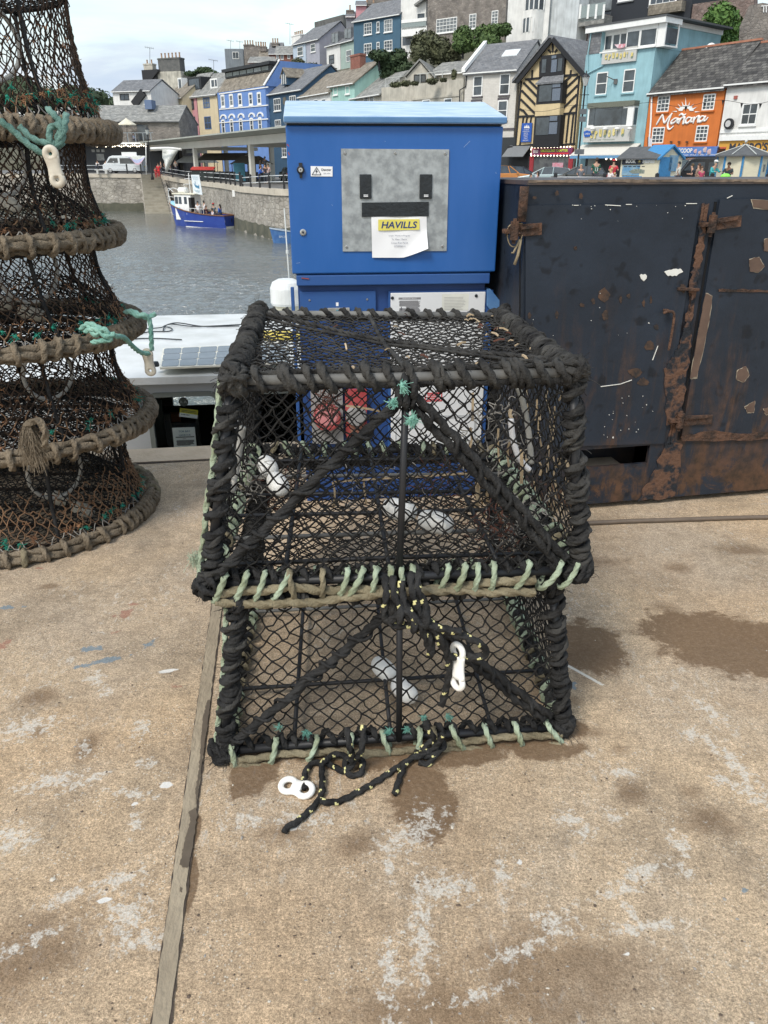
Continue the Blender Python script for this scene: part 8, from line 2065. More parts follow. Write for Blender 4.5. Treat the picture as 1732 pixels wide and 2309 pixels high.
# ================================================================ VEHICLES
random.seed(201)
def car(label, p, rz, L_, W_, H_, paintm, kind='hatch', name='parked_car', cat='car', group='cars parked along the harbour'):
 """p = centre on the ground; rz = heading; side profile swept across the width with inset glasshouse"""
 root = thing(name, label, cat, p, group); M = Matrix.Rotation(rz, 3, 'Z'); P = V(p)
 W = lambda x, y, z: P + M @ V((x, y, z))
 h = L_ / 2; wr = .32 if kind != 'van' else .34
 if kind == 'hatch':
  body = [(-h, .38), (-h + .05, .85), (-h + .12, H_ * .66), (-h * .3, H_ * .67), (h * .42, H_ * .66), (h * .9, H_ * .55), (h, H_ * .42), (h, .3), (-h + .1, .28)]
  cab = [(-h + .10, H_ * .63), (-h + .42, H_ * .93), (-h * .35, H_), (h * .02, H_ * .98), (h * .50, H_ * .64)]
 elif kind == 'suv':
  body = [(-h, .45), (-h + .03, 1.0), (-h + .08, H_ * .66), (h * .45, H_ * .66), (h * .92, H_ * .6), (h, H_ * .45), (h, .38), (-h + .1, .36)]
  cab = [(-h + .06, H_ * .63), (-h + .22, H_ * .95), (-h * .3, H_), (h * .1, H_ * .98), (h * .46, H_ * .64)]
 else:
  body = [(-h, .4), (-h, H_ * .93), (-h + .1, H_), (h * .45, H_), (h * .62, H_ * .93), (h * .82, H_ * .58), (h * .98, H_ * .48), (h, .3), (-h, .28)]
  cab = None
 mb = MB(); pts = [W(x, -W_ / 2, z) for x, z in body]; mb.prism(pts, M @ V((0, W_, 0))); mb.build('body', paintm, root, bevel=.07, recalc=True)
 if cab:
  mb = MB(); n = len(cab); a = [W(x, -W_ / 2 + .05 + (z - H_ * .63) * .28, z) for x, z in cab]; b = [W(x, W_ / 2 - .05 - (z - H_ * .63) * .28, z) for x, z in cab]
  mb.v = a + b; mb.f = [list(range(n))[::-1], [n + i for i in range(n)]] + [[i, (i + 1) % n, n + (i + 1) % n, n + i] for i in range(n)]; mb.m = [0] * len(mb.f); mb.build('window', M_glass, root, recalc=True)
  mb = MB(); c2 = cab[1:-1]; a = [W(x, -W_ / 2 + .12 + (z - H_ * .63) * .26, z + .012) for x, z in c2]; b = [W(x, W_ / 2 - .12 - (z - H_ * .63) * .26, z + .012) for x, z in c2]
  k = len(c2); mb.v = a + b + [q - V((0, 0, .05)) for q in a + b]
  for i in range(k - 1): mb.f.append([i, i + 1, k + i + 1, k + i]); mb.m.append(0); mb.f.append([2 * k + i, 3 * k + i, 3 * k + i + 1, 2 * k + i + 1]); mb.m.append(0)
  mb.f += [[0, k, 3 * k, 2 * k], [k - 1, 3 * k - 1, 4 * k - 1, 2 * k - 1]] + [[i, 2 * k + i, 2 * k + i + 1, i + 1] for i in range(k - 1)] + [[k + i, k + i + 1, 3 * k + i + 1, 3 * k + i] for i in range(k - 1)]; mb.m += [0] * (2 + 2 * (k - 1))
  mb.build('roof', paintm, root, recalc=True)
  for s_ in (-1, 1):
   for (x0, z0, x1, z1) in ((cab[0][0], cab[0][1], cab[1][0], cab[1][1]), (-h * .28, H_ * .63, -h * .30, H_ * .99), (h * .12, H_ * .63, h * .04, H_ * .97), (cab[-1][0], cab[-1][1], cab[-2][0], cab[-2][1])):
    mb = MB(); mb.tube([W(x0, s_ * (W_ / 2 - .045 - (z0 - H_ * .63) * .28), z0), W(x1, s_ * (W_ / 2 - .045 - (z1 - H_ * .63) * .28), z1)], .035, 5); mb.build('pillar', paintm, root)
 else:
  for s_ in (-1, 1):
   mb = MB(); q = [W(x, s_ * (W_ / 2 + .004), z) for x, z in ((h * .18, H_ * .6), (h * .18, H_ * .86), (h * .55, H_ * .86), (h * .74, H_ * .6))]; mb.prism(q, M @ V((0, s_ * .01, 0))); mb.build('window', M_glass, root, recalc=True)
   mb = MB(); q = [W(x, s_ * (W_ / 2 + .004), z) for x, z in ((-h * .9, H_ * .55), (-h * .9, H_ * .86), (h * .08, H_ * .86), (h * .08, H_ * .55))]; mb.prism(q, M @ V((0, s_ * .01, 0))); mb.build('window', M_glass, root, recalc=True)
  mb = MB(); q = [W(h * .645, -W_ / 2 + .15, H_ * .9), W(h * .645, W_ / 2 - .15, H_ * .9), W(h * .815, W_ / 2 - .12, H_ * .6), W(h * .815, -W_ / 2 + .12, H_ * .6)]; mb.prism(q, M @ V((.02, 0, .01))); mb.build('windscreen', M_glass, root, recalc=True)
 for sx_ in (-1, 1):
  for s_ in (-1, 1):
   c = W(sx_ * h * .62, s_ * (W_ / 2 - .1), wr); ax = M @ V((0, s_, 0)); mb = MB(); mb.lathe(c, [(wr * .7, -.1), (wr, -.08), (wr, .09), (wr * .8, .115)], 18, 0, ax); wh = mb.build('wheel', M_black, root)
   mb = MB(); mb.lathe(c + ax * .116, [(wr * .66, 0), (wr * .6, .012), (.04, .02)], 14, 0, ax); mb.build('rim', mat('alloy', (.4, .41, .42), .35, metal=.6), wh)
 for s_ in (-1, 1):
  mb = MB(); mb.box(W(h - .06, s_ * W_ * .37, H_ * .44), (.14, .34, .16), rz); mb.build('headlight', mat('lamp_glass', (.6, .62, .63), .1), root, bevel=.02)
  mb = MB(); mb.box(W(-h + .05, s_ * W_ * .40, H_ * .55), (.12, .22, .26), rz); mb.build('tail_light', mat('red_lamp', (.4, .02, .02), .3), root, bevel=.02)
  mb = MB(); mb.box(W(h * .38, s_ * (W_ / 2 + .1), H_ * .66), (.12, .18, .12), rz); mb.build('mirror', paintm, root, bevel=.02)
 mb = MB(); mb.box(W(-h - .005, 0, H_ * .38), (.02, .5, .11), rz); mb.build('number_plate', mat('plate_yellow', (.6, .52, .12)), root)
 return root
def cp(t): return mat('car_' + t[0], t[1], .25, var=.05, spec=.7)
def gp(x, Y, z=0.0): q = PY(x, 400, Y); return V((q.x, q.y, z))
car('silver blue hatchback parked before the amusement arcade', gp(1228, 62), PI * .93, 4.2, 1.72, 1.46, cp(('silver_blue', (.33, .42, .44))))
car('dark grey car half hidden behind the green-shirted person', gp(1300, 61), PI * .95, 4.2, 1.75, 1.5, cp(('dark_grey', (.05, .055, .055))))
car('metallic orange car just right of the blue cabinet', gp(1138, 64), PI * .02, 4.1, 1.75, 1.55, cp(('orange', (.50, .20, .05))), 'suv')
car('dark car behind the orange one', gp(1170, 72), PI * .05, 4.2, 1.75, 1.5, cp(('dark_blue', (.03, .035, .05))))
car('black van parked between the two kiosks', gp(1590, 60), PI * .98, 5.0, 1.95, 2.05, cp(('black', (.012, .013, .016))), 'van', 'parked_van', 'van', None)
car('dark green car at the edge of the blue cabinet under the canopy', gp(655, 92, -.1), PI * .6, 4.2, 1.75, 1.5, cp(('dark_green', (.04, .06, .055))), 'suv')
car('white van with a striped sheet draped over it, by the far wall', gp(285, 116, .62), PI * .97, 5.6, 2.0, 2.2, mat('car_white', (.62, .66, .68), .35), 'van', 'parked_van', 'van', None)
sh = MB(); g_ = []
for j in range(6):
 for i in range(10):
  t_ = j / 5; s_ = i / 9; ca_ = math.sin(PI * s_); xa = 283 + 12 * t_; xb = 328 - 2 * t_
  g_.append(PY(xa + (xb - xa) * s_, 351 + t_ * (4 + 17 * ca_) + (2 if i % 2 else 0) * (1 - t_), 114 - .2 * t_))
for j in range(5):
 for i in range(9): a = j * 10 + i; sh.f.append([a, a + 10, a + 11, a + 1]); sh.m.append(0 if j < 2 else 1 if j < 4 else 2)
sh.v = g_; o = sh.build('sheet', [mat('pale_sheet', (.62, .64, .6), .8), mat('lavender_sheet', (.42, .46, .66), .8), mat('pink_sheet', (.55, .38, .45), .8)], None, origin=g_[0]); o.modifiers.new('s', 'SOLIDIFY').thickness = .03
tag(o, 'pale striped sheet hung as an awning beside the white van', 'sheet')
mb = MB(); mb.par(PY(275, 353, 115.2), V((2.0, 0, 0)), V((0, .2, 0)), V((0, 0, .55))); tag(mb.build('roof_sign', M_trim, None, origin=PY(275, 353, 115.2)), 'white name sign on top of the white van', 'sign')
mb = MB()
for (x0, x1, y0, y1) in ((213, 245, 382, 384), (217, 222, 384, 392), (236, 242, 384, 392)): F_ = FacY(x0, 110.5, x1, 110.5, 390); F_.bxp(mb, x0, y0, x1, y1, 0, .5)
tag(mb.build('bench', mat('pale_stone_bench', (.5, .5, .48)), None, origin=PY(228, 392, 110.5)), 'pale stone bench on the quay left of the white van', 'bench')

# ================================================================ PEOPLE
def skinned(name, J, E_, m, parent, sub=2):
 """J: joint -> (position, radius); E_: connected joints; grown with a skin modifier"""
 keys = list(J); idx = {k: i for i, k in enumerate(keys)}; o0 = ORG[parent.name]
 me = bpy.data.meshes.new(name); me.from_pydata([tuple(J[k][0] - o0) for k in keys], [(idx[a], idx[b]) for a, b in E_], []); me.materials.append(m)
 ob = bpy.data.objects.new(name, me); col.objects.link(ob); ob.parent = parent; ORG[ob.name] = o0
 sk = ob.modifiers.new('skin', 'SKIN'); sk.use_smooth_shade = True
 for i, k in enumerate(keys):
  r = J[k][1]; r = (r, r) if not hasattr(r, '__len__') else r
  me.skin_vertices[0].data[i].radius = r
 me.skin_vertices[0].data[0].use_root = True
 if sub: ob.modifiers.new('sub', 'SUBSURF').levels = sub; ob.modifiers['sub'].render_levels = sub
 return ob
def person(label, p, h=1.7, face=-PI / 2, top=(.1, .1, .1), legs=(.05, .06, .09), hair=(.05, .03, .02), pose='stand', hat=None, arm=(0.1, 0.1), lean=0, long_hair=False, group='people on the quay', skinc=None, sleeves='short'):
 root = thing('person', label, 'person', p, group); P = V(p); M = Matrix.Rotation(face + PI / 2, 3, 'Z'); s = h / 1.7
 def W(x, y, z): return P + M @ V((x * s, y * s, z * s))       # facing -y locally
 sit = pose == 'sit'; b = .44 if sit else .92
 fw = lean
 ms = M_skin if not skinc else mat('skin_%.2f' % skinc[0], skinc, .6, var=.05)
 J = {'pelvis': (W(0, 0, b), .135 * s), 'waist': (W(0, -fw * .12, b + .2), (.135 * s, .10 * s)), 'chest': (W(0, -fw * .3, b + .42), (.17 * s, .115 * s)), 'neck': (W(0, -fw * .42, b + .56), .055 * s), 'chin': (W(0, -.02 - fw * .48, b + .64), .065 * s), 'head': (W(0, -fw * .52, b + .74), .095 * s)}
 E_ = [('pelvis', 'waist'), ('waist', 'chest'), ('chest', 'neck'), ('neck', 'chin'), ('chin', 'head')]
 for sg, q in ((-1, 'l'), (1, 'r')):
  a = arm[0] if sg < 0 else arm[1]
  sh_ = (sg * .19, -fw * .3, b + .48); el = (sg * (.24 + .06 * a), -fw * .3 - .12 * a, b + .48 - .27 * (1 - .25 * a)); ha = (sg * (.22 - .05 * a), -fw * .35 - .35 * a, b + .22 + .12 * a)
  J['sh' + q] = (W(*sh_), .058 * s); J['el' + q] = (W(*el), .042 * s); J['wr' + q] = (W(*ha), .028 * s); J['ha' + q] = (W(ha[0], ha[1] - .05, ha[2] - .07 * (1 - a)), .036 * s)
  E_ += [('chest', 'sh' + q), ('sh' + q, 'el' + q), ('el' + q, 'wr' + q), ('wr' + q, 'ha' + q)]
  if sit: hip, kn, an, ft = (sg * .09, -.03, b), (sg * .11, -.45, b + .04), (sg * .11, -.42, .08), (sg * .11, -.56, .04)
  else: hip, kn, an, ft = (sg * .09, 0, b - .06), (sg * .10, -.02 - .05 * (sg > 0), .49), (sg * .10, .02 * sg, .08), (sg * .11, -.14, .035)
  J['hi' + q] = (W(*hip), .085 * s); J['kn' + q] = (W(*kn), .058 * s); J['an' + q] = (W(*an), .038 * s); J['fo' + q] = (W(*ft), .036 * s)
  E_ += [('pelvis', 'hi' + q), ('hi' + q, 'kn' + q), ('kn' + q, 'an' + q), ('an' + q, 'fo' + q)]
 skinned('body', J, E_, ms, root, 1)
 g = lambda k, d: (J[k][0], tuple(x + d * s for x in J[k][1]) if hasattr(J[k][1], '__len__') else J[k][1] + d * s)
 T_ = {'waist': g('waist', .02), 'pelvis': g('pelvis', .015), 'chest': g('chest', .022)}; TE = [('waist', 'pelvis'), ('waist', 'chest')]
 for q in 'lr':
  T_['sh' + q] = g('sh' + q, .018); T_['e' + q] = (J['sh' + q][0].lerp(J['el' + q][0], .75 if sleeves == 'short' else 1), .058 * s); TE += [('chest', 'sh' + q), ('sh' + q, 'e' + q)]
  if sleeves == 'long': T_['w' + q] = (J['el' + q][0].lerp(J['wr' + q][0], .95), .042 * s); TE.append(('e' + q, 'w' + q))
 skinned('shirt', T_, TE, mat('cloth_%.2f_%.2f_%.2f' % tuple(top), top, .85, var=.12, scale=5), root, 1)
 L2 = {'pelvis': (J['pelvis'][0] - V((0, 0, .03)), .15 * s)}; LE = []
 for q in 'lr':
  L2['h' + q] = g('hi' + q, .018); L2['k' + q] = g('kn' + q, .02); L2['a' + q] = (J['kn' + q][0].lerp(J['an' + q][0], .92), .052 * s); LE += [('pelvis', 'h' + q), ('h' + q, 'k' + q), ('k' + q, 'a' + q)]
 skinned('trousers', L2, LE, mat('cloth_%.2f_%.2f_%.2f' % tuple(legs), legs, .85, var=.12, scale=5), root, 1)
 hc = J['head'][0] + M @ V((0, .02, .02)) * s; mb = MB(); k0 = len(mb.v); mb.ball(hc, (.105 * s, .115 * s, .11 * s), 12)
 fdir = M @ V((0, -1, 0))
 for i in range(len(mb.v)):
  d = mb.v[i] - hc
  if d.dot(fdir) > .03 * s and d.z < .05 * s: mb.v[i] = hc + d * .6
 if long_hair: mb.ball(hc + M @ V((0, .06, -.13)) * s, (.09 * s, .05 * s, .16 * s), 10)
 mb.build('hair', mat('hair_%.2f_%.2f' % (hair[0], hair[2]), hair, .7, scale=20), root, smooth=True)
 if hat: mb = MB(); mb.lathe(hc + V((0, 0, .03 * s)), [(.115 * s, 0), (.11 * s, .05 * s), (.06 * s, .10 * s)], 12); mb.box(hc + fdir * .14 * s + V((0, 0, .035 * s)), (.14 * s, .12 * s, .012), face + PI / 2); mb.build('cap', mat('hat_%.2f_%.2f' % (hat[0], hat[1]), hat), root, smooth=True)
 fc = J['head'][0] + fdir * .09 * s
 mb = MB()
 for sg in (-1, 1): mb.ball(fc + M @ V((sg * .033, .0, .005)) * s, .011 * s, 6, 0)
 mb.build('eyes', M_ink, root); mb = MB(); mb.ball(fc + fdir * .012 * s - V((0, 0, .02 * s)), (.014 * s, .014 * s, .022 * s), 6); mb.build('nose', ms, root, smooth=True)
 return root
def pp(x, yhead, Y, z=None, h=1.7):
 q = PY(x, yhead, Y); return V((q.x, q.y, (q.z - h) if z is None else z))
person('person in a black t-shirt looking down beside the black van', pp(1567, 370, 49), 1.66, PI * .95, (.015, .015, .018), (.04, .05, .08), (.09, .06, .03), arm=(.6, .6), lean=.25)
person('person with long brown hair behind the black t-shirt', pp(1577, 368, 51), 1.62, PI, (.25, .17, .13), (.05, .05, .06), (.10, .05, .03), long_hair=True)
person('child in red near the teal jacket', pp(1584, 377, 49.5, h=1.4), 1.4, -PI * .4, (.42, .06, .12), (.1, .1, .15), (.12, .07, .04), long_hair=True)
person('person in a teal jacket and white cap leaning on the railing', pp(1609, 368, 45.5, h=1.6), 1.66, -PI * .35, (.05, .34, .36), (.04, .05, .1), (.4, .38, .35), hat=(.7, .7, .7), arm=(.7, .9), lean=.35, sleeves='long')
person('person in a dark shirt bending over something green', pp(1646, 370, 46, h=1.65), 1.68, -PI * .7, (.03, .04, .045), (.03, .03, .04), (.02, .015, .01), arm=(.8, .5), lean=.3, skinc=(.2, .11, .07))
mb = MB(); mb.ball(PY(1636, 398, 44.6), (.28, .2, .16), 10); tag(mb.build('bag', mat('lime_bag', (.25, .7, .1), .6), None, smooth=True, origin=PY(1636, 400, 44.6)), 'lime green bag on the railing by the teal jacket', 'bag')
person('person in white standing by the octagonal kiosk door', pp(1711, 363, 52), 1.7, -PI * .5, (.6, .6, .58), (.03, .03, .04), (.35, .25, .12), long_hair=True)
person('person in a pale hooded top at the end of the ticket kiosk', pp(1532, 367, 53), 1.7, PI, (.5, .5, .46), (.1, .1, .12), (.03, .03, .03), sleeves='long')
person('person in a dark green t-shirt with white number seen from behind', pp(1346, 362, 50), 1.78, PI * .5, (.02, .09, .06), (.04, .04, .05), (.05, .035, .025))
text('13', PY(1342, 386, 49.75), V((1, 0, 0)), V((0, 0, 1)), .16, .2, M_wsign, [o for o in col.objects if o.get('label', '').startswith('person in a dark green t-shirt')][0])
person('person in red top and cap before the turquoise cafe', pp(1385, 364, 51), 1.72, -PI * .5, (.45, .03, .05), (.5, .5, .5), (.05, .03, .02), hat=(.5, .03, .04), arm=(.7, .7))
person('bald person between the two parked cars', pp(1311, 373, 57, h=1.68), 1.68, -PI * .5, (.12, .13, .15), (.06, .06, .08), (.42, .28, .2))
person('fair-haired person in white bending low by the railing', pp(1374, 385, 46, h=1.3), 1.4, PI * .1, (.6, .55, .54), (.45, .35, .3), (.45, .33, .16), lean=.4, arm=(.6, .6), long_hair=True)
person('small child in pale green beside the fair-haired one', pp(1387, 391, 46, h=1.15), 1.15, PI * .2, (.3, .42, .36), (.4, .38, .36), (.40, .28, .14))
person('dark-haired child in a lilac top behind the railing', pp(1213, 388, 46, h=1.2), 1.2, PI * .8, (.52, .46, .58), (.1, .1, .14), (.04, .025, .02), long_hair=True)
person('person in a black top crouching left of the lilac child', pp(1198, 393, 46, h=1.1), 1.1, -PI * .3, (.03, .03, .035), (.3, .22, .2), (.04, .03, .02), long_hair=True)
# under the canopy and by the far wall
person('person in bright blue overalls leaning by the railing', pp(583, 376, 78), 1.75, PI * .05, (.03, .10, .42), (.03, .08, .34), (.2, .12, .08), lean=.4, arm=(.6, .6), sleeves='long')
person('person in dark clothes under the canopy, right of the blue overalls', pp(597, 371, 82), 1.7, -PI * .4, (.05, .04, .05), (.05, .06, .08), (.05, .04, .03))
person('person in pale pink beside the one in dark clothes', pp(604, 370, 83), 1.66, -PI * .6, (.5, .38, .38), (.1, .1, .12), (.1, .06, .04))
person('person with a blue cap further back under the canopy', pp(597, 356, 95), 1.75, -PI * .5, (.12, .13, .16), (.05, .05, .07), (.05, .03, .02), hat=(.3, .38, .5))
person('person in grey walking beyond the middle canopy column', pp(586, 360, 98), 1.7, 0, (.25, .26, .28), (.08, .08, .1), (.05, .03, .02))
person('person in a red robe standing on the wall by the steps', pp(356, 369, 110), 1.7, -PI * .5, (.62, .04, .05), (.6, .04, .05), (.1, .05, .03), sleeves='long')
person('child in red beside the red robe', pp(350, 378, 110, h=1.3), 1.3, -PI * .3, (.55, .04, .05), (.5, .04, .05), (.1, .05, .03))
for x, Y, tp in ((362, 112, (.1, .1, .12)), (372, 114, (.2, .12, .1)), (384, 113, (.05, .06, .08)), (395, 112, (.3, .28, .26))): person({362: 'person in charcoal', 372: 'person in brown', 384: 'person in navy', 395: 'person in light grey'}[x] + ' in the crowd left of the canopy\'s first column', pp(x, 362 + (x % 5), Y), 1.7, R(-3, 3), tp, (.05, .05, .07))
for x, lab, tp in ((222, 'seated diner in white at the stone restaurant, left one', (.6, .6, .6)), (241, 'seated diner in cream at the stone restaurant, right one', (.55, .5, .42))): person(lab, PY(x, 384, 118), 1.7, -PI / 2, tp, pose='sit')
person('person in light blue seated on the restaurant terrace', FR_.P(303, 322, -1.6), 1.7, 0, (.35, .42, .58), (.05, .05, .07), (.1, .06, .04), pose='sit', group='people on the terrace')

# ================================================================ BLUE TRIP BOAT
def loft(mb, secs, mi=0, cap=True):
 n = len(secs[0]); b = len(mb.v)
 for s_ in secs: mb.v += s_
 for i in range(len(secs) - 1):
  for k in range(n - 1): mb.f.append([b + i * n + k, b + i * n + k + 1, b + (i + 1) * n + k + 1, b + (i + 1) * n + k]); mb.m.append(mi)
 if cap: mb.f.append([b + (len(secs) - 1) * n + k for k in range(n)]); mb.m.append(mi)
bow, stern = PY(386, 470, 84), PY(520, 470, 80); bow.z = stern.z = 0
Lb = (stern - bow).length; bd = (stern - bow).normalized(); bnn = V((-bd.y, bd.x, 0)); wB = 1.15
# the hull lies slightly turned, its stern swung towards us
def BW(t_, y, z): return V((bow.x, bow.y, WATER)) + bd * (t_ * Lb) + bnn * y + V((0, 0, z))
trip = thing('trip_boat', 'blue-hulled trip boat with white wheelhouse and passengers aboard', 'boat', BW(.5, 0, 0))
def hw(t_): return wB * min(1, (max(0, t_) * 2.6 + .02)) ** .6 * (1 if t_ < .75 else 1 - (t_ - .75) * .35)
def sheer(t_): return 1.15 + .95 * (1 - t_) ** 2.2 - .0 * t_
ts = [0, .04, .09, .16, .25, .36, .5, .65, .8, 1.0]
mb = MB()
for sg in (-1, 1):
 loft(mb, [[BW(t_ + (.07 * (1 - f) if t_ < .3 else 0), sg * hw(t_) * (.72 + .28 * f ** .6), -.25 + (sheer(t_) + .25) * f) for f in (0, .16, .4, .7, 1)] for t_ in ts], 0, False)
n5 = 5
mb.add([BW(1, -hw(1) * .72, -.25), BW(1, hw(1) * .72, -.25), BW(1, hw(1), sheer(1)), BW(1, -hw(1), sheer(1))], [(0, 1, 2, 3)])
M_hull = mat('royal_blue_hull', (.018, .045, .27), .35, c2=(.03, .07, .33), scale=1); mb.build('hull', M_hull, trip, smooth=False, recalc=True)
mb = MB()
for sg in (-1, 1): loft(mb, [[BW(t_ + (.065 if t_ < .3 else 0), sg * (hw(t_) * .80 + .02), z_) for z_ in (-.2, .17)] for t_ in ts[4:]], 0, False)
mb.add([BW(1.004, -hw(1) * .8, -.2), BW(1.004, hw(1) * .8, -.2), BW(1.004, hw(1) * .82, .17), BW(1.004, -hw(1) * .82, .17)], [(0, 1, 2, 3)]); mb.build('boot_topping', M_trim, trip)
mb = MB()
for sg in (-1, 1): mb.tube([BW(t_, sg * (hw(t_) + .02), sheer(t_)) for t_ in ts], .06, 6)
mb.tube([BW(1, -hw(1), sheer(1)), BW(1, hw(1), sheer(1))], .06, 6); mb.build('rubbing_strake', mat('varnished_wood', (.16, .07, .03), .5), trip)
mb = MB()
for sg in (-1, 1): mb.tube([BW(t_, sg * (hw(t_) * .93 + .03), .55) for t_ in (.34, .42, .5, .58, .66)], .035, 5)
mb.build('side_stripe', M_trim, trip)
mb = MB(); mb.v = [BW(t_, -hw(t_) * .9, .55 + (.55 * (1 - t_) ** 2)) for t_ in ts] + [BW(t_, hw(t_) * .9, .55 + (.55 * (1 - t_) ** 2)) for t_ in ts]; m_ = len(ts)
mb.f = [[i, i + 1, m_ + i + 1, m_ + i] for i in range(m_ - 1)]; mb.m = [0] * len(mb.f); mb.build('deck', mat('pale_deck', (.35, .36, .35)), trip)
mb = MB(); loft(mb, [[BW(t_, -hw(t_) * .97, sheer(t_) + .02), BW(t_, -hw(t_) * .6, sheer(t_) + .28), BW(t_, hw(t_) * .6, sheer(t_) + .28), BW(t_, hw(t_) * .97, sheer(t_) + .02)] for t_ in (.03, .09, .16, .24)]); mb.build('foredeck', mat('sky_blue_foredeck', (.28, .55, .72), .5), trip, recalc=True)
def bxB(nm, t0, t1, y0, y1, z0, z1, m, par=trip, bev=0): mb = MB(); mb.prism([BW(t0, y0, z0), BW(t1, y0, z0), BW(t1, y1, z0), BW(t0, y1, z0)], V((0, 0, z1 - z0))); return mb.build(nm, m, par, bevel=bev)
whs = bxB('wheelhouse', .16, .44, -.72, .72, .6, 2.95, M_trim, bev=.05)
bxB('wheelhouse_roof', .14, .52, -.82, .82, 2.96, 3.08, mat('cream_roof', (.66, .64, .52)), bev=.03)
for t0, t1 in ((.175, .225), (.24, .285), (.33, .375)): bxB('window', t0, t1, -.745, -.721, 2.1, 2.75, M_glass, whs)
for y0 in (-.62, .05): mb = MB(); mb.prism([BW(.1585, y0, 2.1), BW(.1585, y0 + .57, 2.1), BW(.1585, y0 + .57, 2.75), BW(.1585, y0, 2.75)], bd * -.02); mb.build('window', M_glass, whs)
bxB('doorway', .405, .445, -.735, -.2, .8, 2.7, M_black, whs)
mb = MB(); mb.lathe(BW(.24, 0, 3.32), [(.2, -.55), (.27, -.48), (.27, .48), (.2, .55)], 14, 0, bd); mb.build('raft_canister', M_trim, trip, smooth=False)
mb = MB(); mb.tube([BW(.36, 0, 3.08), BW(.36, 0, 4.9)], .05, 6); mb.tube([BW(.28, 0, 4.35), BW(.36, 0, 4.4), BW(.36, .3, 4.4)], .03, 5); mb.tube([BW(.3, -.3, 3.1), BW(.3, -.3, 3.9), BW(.38, -.3, 3.9)], .03, 5); mb.build('mast', M_trim, trip)
mb = MB(); mb.tube(spline([BW(.0, 0, 2.15), BW(-.02, 0, 3.1), BW(.03, -.3, 3.5), BW(.14, -.6, 3.2)], 6), .03, 6); mb.tube(spline([BW(.0, 0, 2.15), BW(-.02, 0, 3.1), BW(.03, .3, 3.5), BW(.14, .6, 3.2)], 6), .03, 6); mb.tube([BW(.02, -.4, 2.1), BW(.02, -.4, 2.75), BW(.15, -.7, 2.7)], .025, 5); mb.build('pulpit_rail', M_trim, trip, smooth=True)
mb = MB()
for a, b in (((.40, 1.75), (.68, 1.7)),): mb.tube([BW(a[0], -hw(.5) * .95, a[1]), BW(b[0], -hw(.6) * .95, b[1])], .022, 5)
for t_ in (.40, .47, .54, .61, .68): mb.tube([BW(t_, -hw(t_) * .95, 1.15), BW(t_, -hw(t_) * .95, 1.73)], .02, 5)
mb.build('side_rail', M_trim, trip)
ban = MB(); q0 = [BW(.44, -.35, 4.75), BW(.575, -.35, 4.75), BW(.60, -.35, 2.95), BW(.455, -.35, 3.05)]; ban.prism(q0, bnn * .03); bb_ = ban.build('banner', mat('pale_banner', (.66, .72, .76), .7), trip, recalc=True)
mb = MB(); lq = lambda u, v: lerpq(q0, u, v) - bnn * .02
mb.prism([lq(u, v) for u, v in ((.2, .45), (.28, .44), (.32, .52), (.72, .56), (.8, .48), (.78, .70), (.35, .64))], -bnn * .01); mb.prism([lq(u, v) for u, v in ((.38, .32), (.42, .32), (.42, .53), (.38, .53))], -bnn * .01); mb.build('boat_emblem', mat('emblem_blue', (.06, .2, .34)), bb_, recalc=True)
mb = MB()
for v_, a, b in ((.10, .1, .85), (.2, .2, .8), (.8, .15, .8), (.86, .25, .75)): mb.prism([lq(a, v_), lq(b, v_), lq(b, v_ + .025), lq(a, v_ + .025)], -bnn * .008)
mb.build('small_print', mat('print_blue', (.3, .42, .5)), bb_, recalc=True)
mb = MB()
for t_ in (.97,): mb.tube([BW(t_, 0, -.3), BW(t_ + .04, 0, .9)], .04, 5)
mb.build('rudder', M_black, trip)
gB = 'passengers on the trip boat'
person('white-shirted person standing at the trip boat\'s wheelhouse door, left one', BW(.50, -.3, .6), 1.7, -PI * .5, (.66, .66, .68), (.25, .2, .2), (.03, .03, .03), group=gB)
person('white-shirted person facing the other on the trip boat, right one', BW(.56, .1, .6), 1.75, PI * .2, (.62, .62, .64), (.05, .05, .08), (.03, .03, .03), group=gB)
person('person in maroon seated on the trip boat', BW(.64, -.3, .75), 1.65, 0, (.08, .025, .035), (.05, .04, .05), (.1, .06, .04), pose='sit', group=gB)
person('person in a red cap and grey top on the trip boat', BW(.71, .1, .9), 1.7, -PI * .5, (.10, .13, .15), (.05, .05, .06), (.05, .03, .02), pose='sit', hat=(.5, .03, .06), group=gB)
person('person in white low in the trip boat\'s stern', BW(.76, -.5, .55), 1.6, PI * .2, (.62, .6, .66), (.3, .3, .35), (.05, .03, .02), pose='sit', group=gB)
person('person with dark hair in a bright blue top at the trip boat\'s stern', BW(.86, -.3, .85), 1.7, PI * .9, (.02, .10, .42), (.05, .05, .07), (.015, .012, .012), pose='sit', long_hair=True, sleeves='long', group=gB)
person('person in orange low beside the trip boat\'s rail', BW(.50, -.8, .3), 1.5, 0, (.55, .2, .08), (.05, .05, .07), (.35, .2, .1), pose='sit', group=gB)
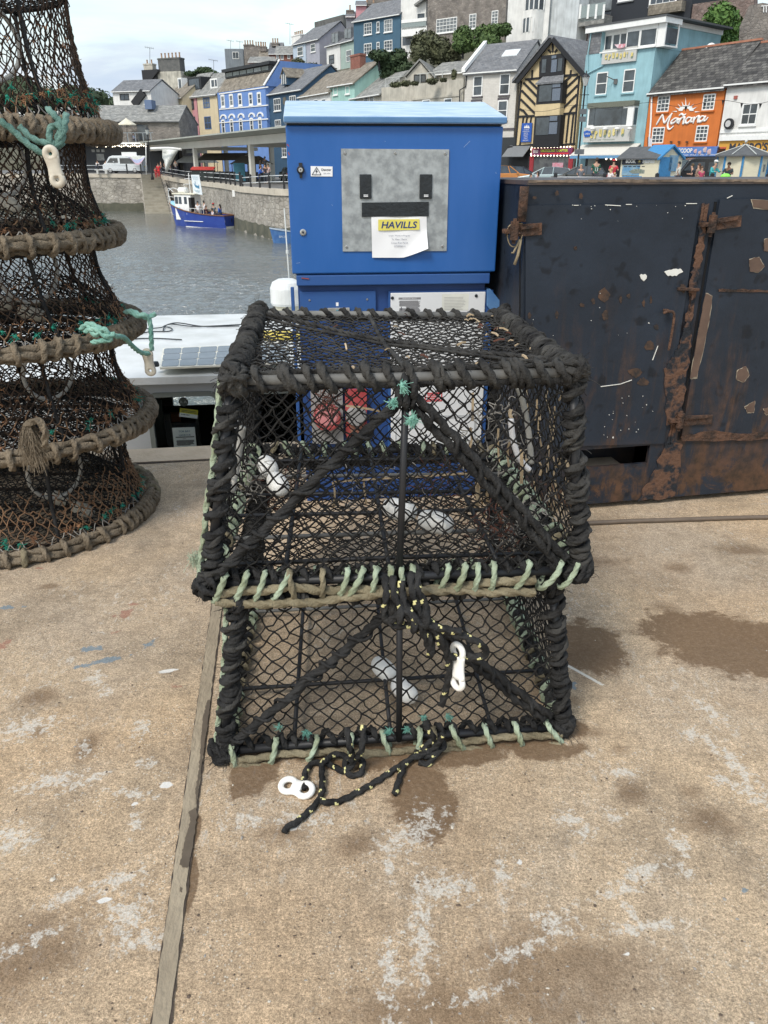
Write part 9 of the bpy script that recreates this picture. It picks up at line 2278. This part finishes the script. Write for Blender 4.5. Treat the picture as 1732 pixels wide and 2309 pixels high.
# ---- small blue dinghy half hidden behind the cabinet
dp = PY(642, 535, 48); dp = G(640, 552, WATER); dg_ = thing('dinghy', 'small blue dinghy showing its bow beside the cabinet', 'boat', dp)
bw0 = G(610, 548, WATER); dd = V((1, .18, 0)).normalized(); dn2 = V((-dd.y, dd.x, 0))
def DW(t_, y, z): return V((bw0.x, bw0.y, WATER)) + dd * (t_ * 4.2) + dn2 * y + V((0, 0, z))
dw = lambda t_: .85 * min(1, t_ * 2.2 + .03) ** .6
mb = MB()
tt = [0, .05, .12, .22, .35, .5, .75, 1]
secs = [[DW(t_ + (.06 * (1 - f) if t_ < .3 else 0), sg_ * dw(t_) * (.65 + .35 * f), -.1 + (.85 + .35 * (1 - t_) ** 2) * f) for sg_, f in ((-1, 1), (-1, .5), (-1, 0), (1, 0), (1, .5), (1, 1))] for t_ in tt]
loft(mb, secs); mb.build('hull', mat('worn_blue_hull', (.03, .10, .30), .5, c2=(.08, .2, .42), scale=3), dg_, recalc=True)
mb = MB()
for sg in (-1, 1): mb.tube([DW(t_, sg * dw(t_), .75 + .35 * (1 - t_) ** 2) for t_ in tt], .045, 6)
mb.build('gunwale', mat('pale_blue_gunwale', (.35, .42, .5)), dg_)
mb = MB(); secs = [[DW(t_ + .05, sg_ * dw(t_) * .8, .35 + .2 * (1 - t_)) for sg_ in (-1, 1)] for t_ in (.05, .2, .5, .95)]; loft(mb, secs, 0, False); mb.build('floor', mat('dark_boards', (.06, .06, .06)), dg_)
for t_ in (.3, .6): mb = MB(); mb.prism([DW(t_, -dw(t_) * .85, .6), DW(t_ + .06, -dw(t_) * .85, .6), DW(t_ + .06, dw(t_) * .85, .6), DW(t_, dw(t_) * .85, .6)], V((0, 0, .04))); mb.build('thwart', mat('boat_board', (.25, .22, .18)), dg_)
text('BM 21', DW(.16, -dw(.2) - .03, .42), dd, V((0, 0, 1)), .5, .16, mat('pale_letters', (.5, .55, .6)), dg_)
# small white notices fixed to the wall
for x, y, w_, h_, lab in ((527, 436, 6, 14, 'white notice board fixed to the curving harbour wall'),):
 q = PY(x, y, 79.5); k = 79.5 * CT / FPX; mb = MB(); mb.box(q, (w_ * k, .08, h_ * k)); tag(mb.build('notice_board', M_trim, None, origin=q), lab, 'sign')
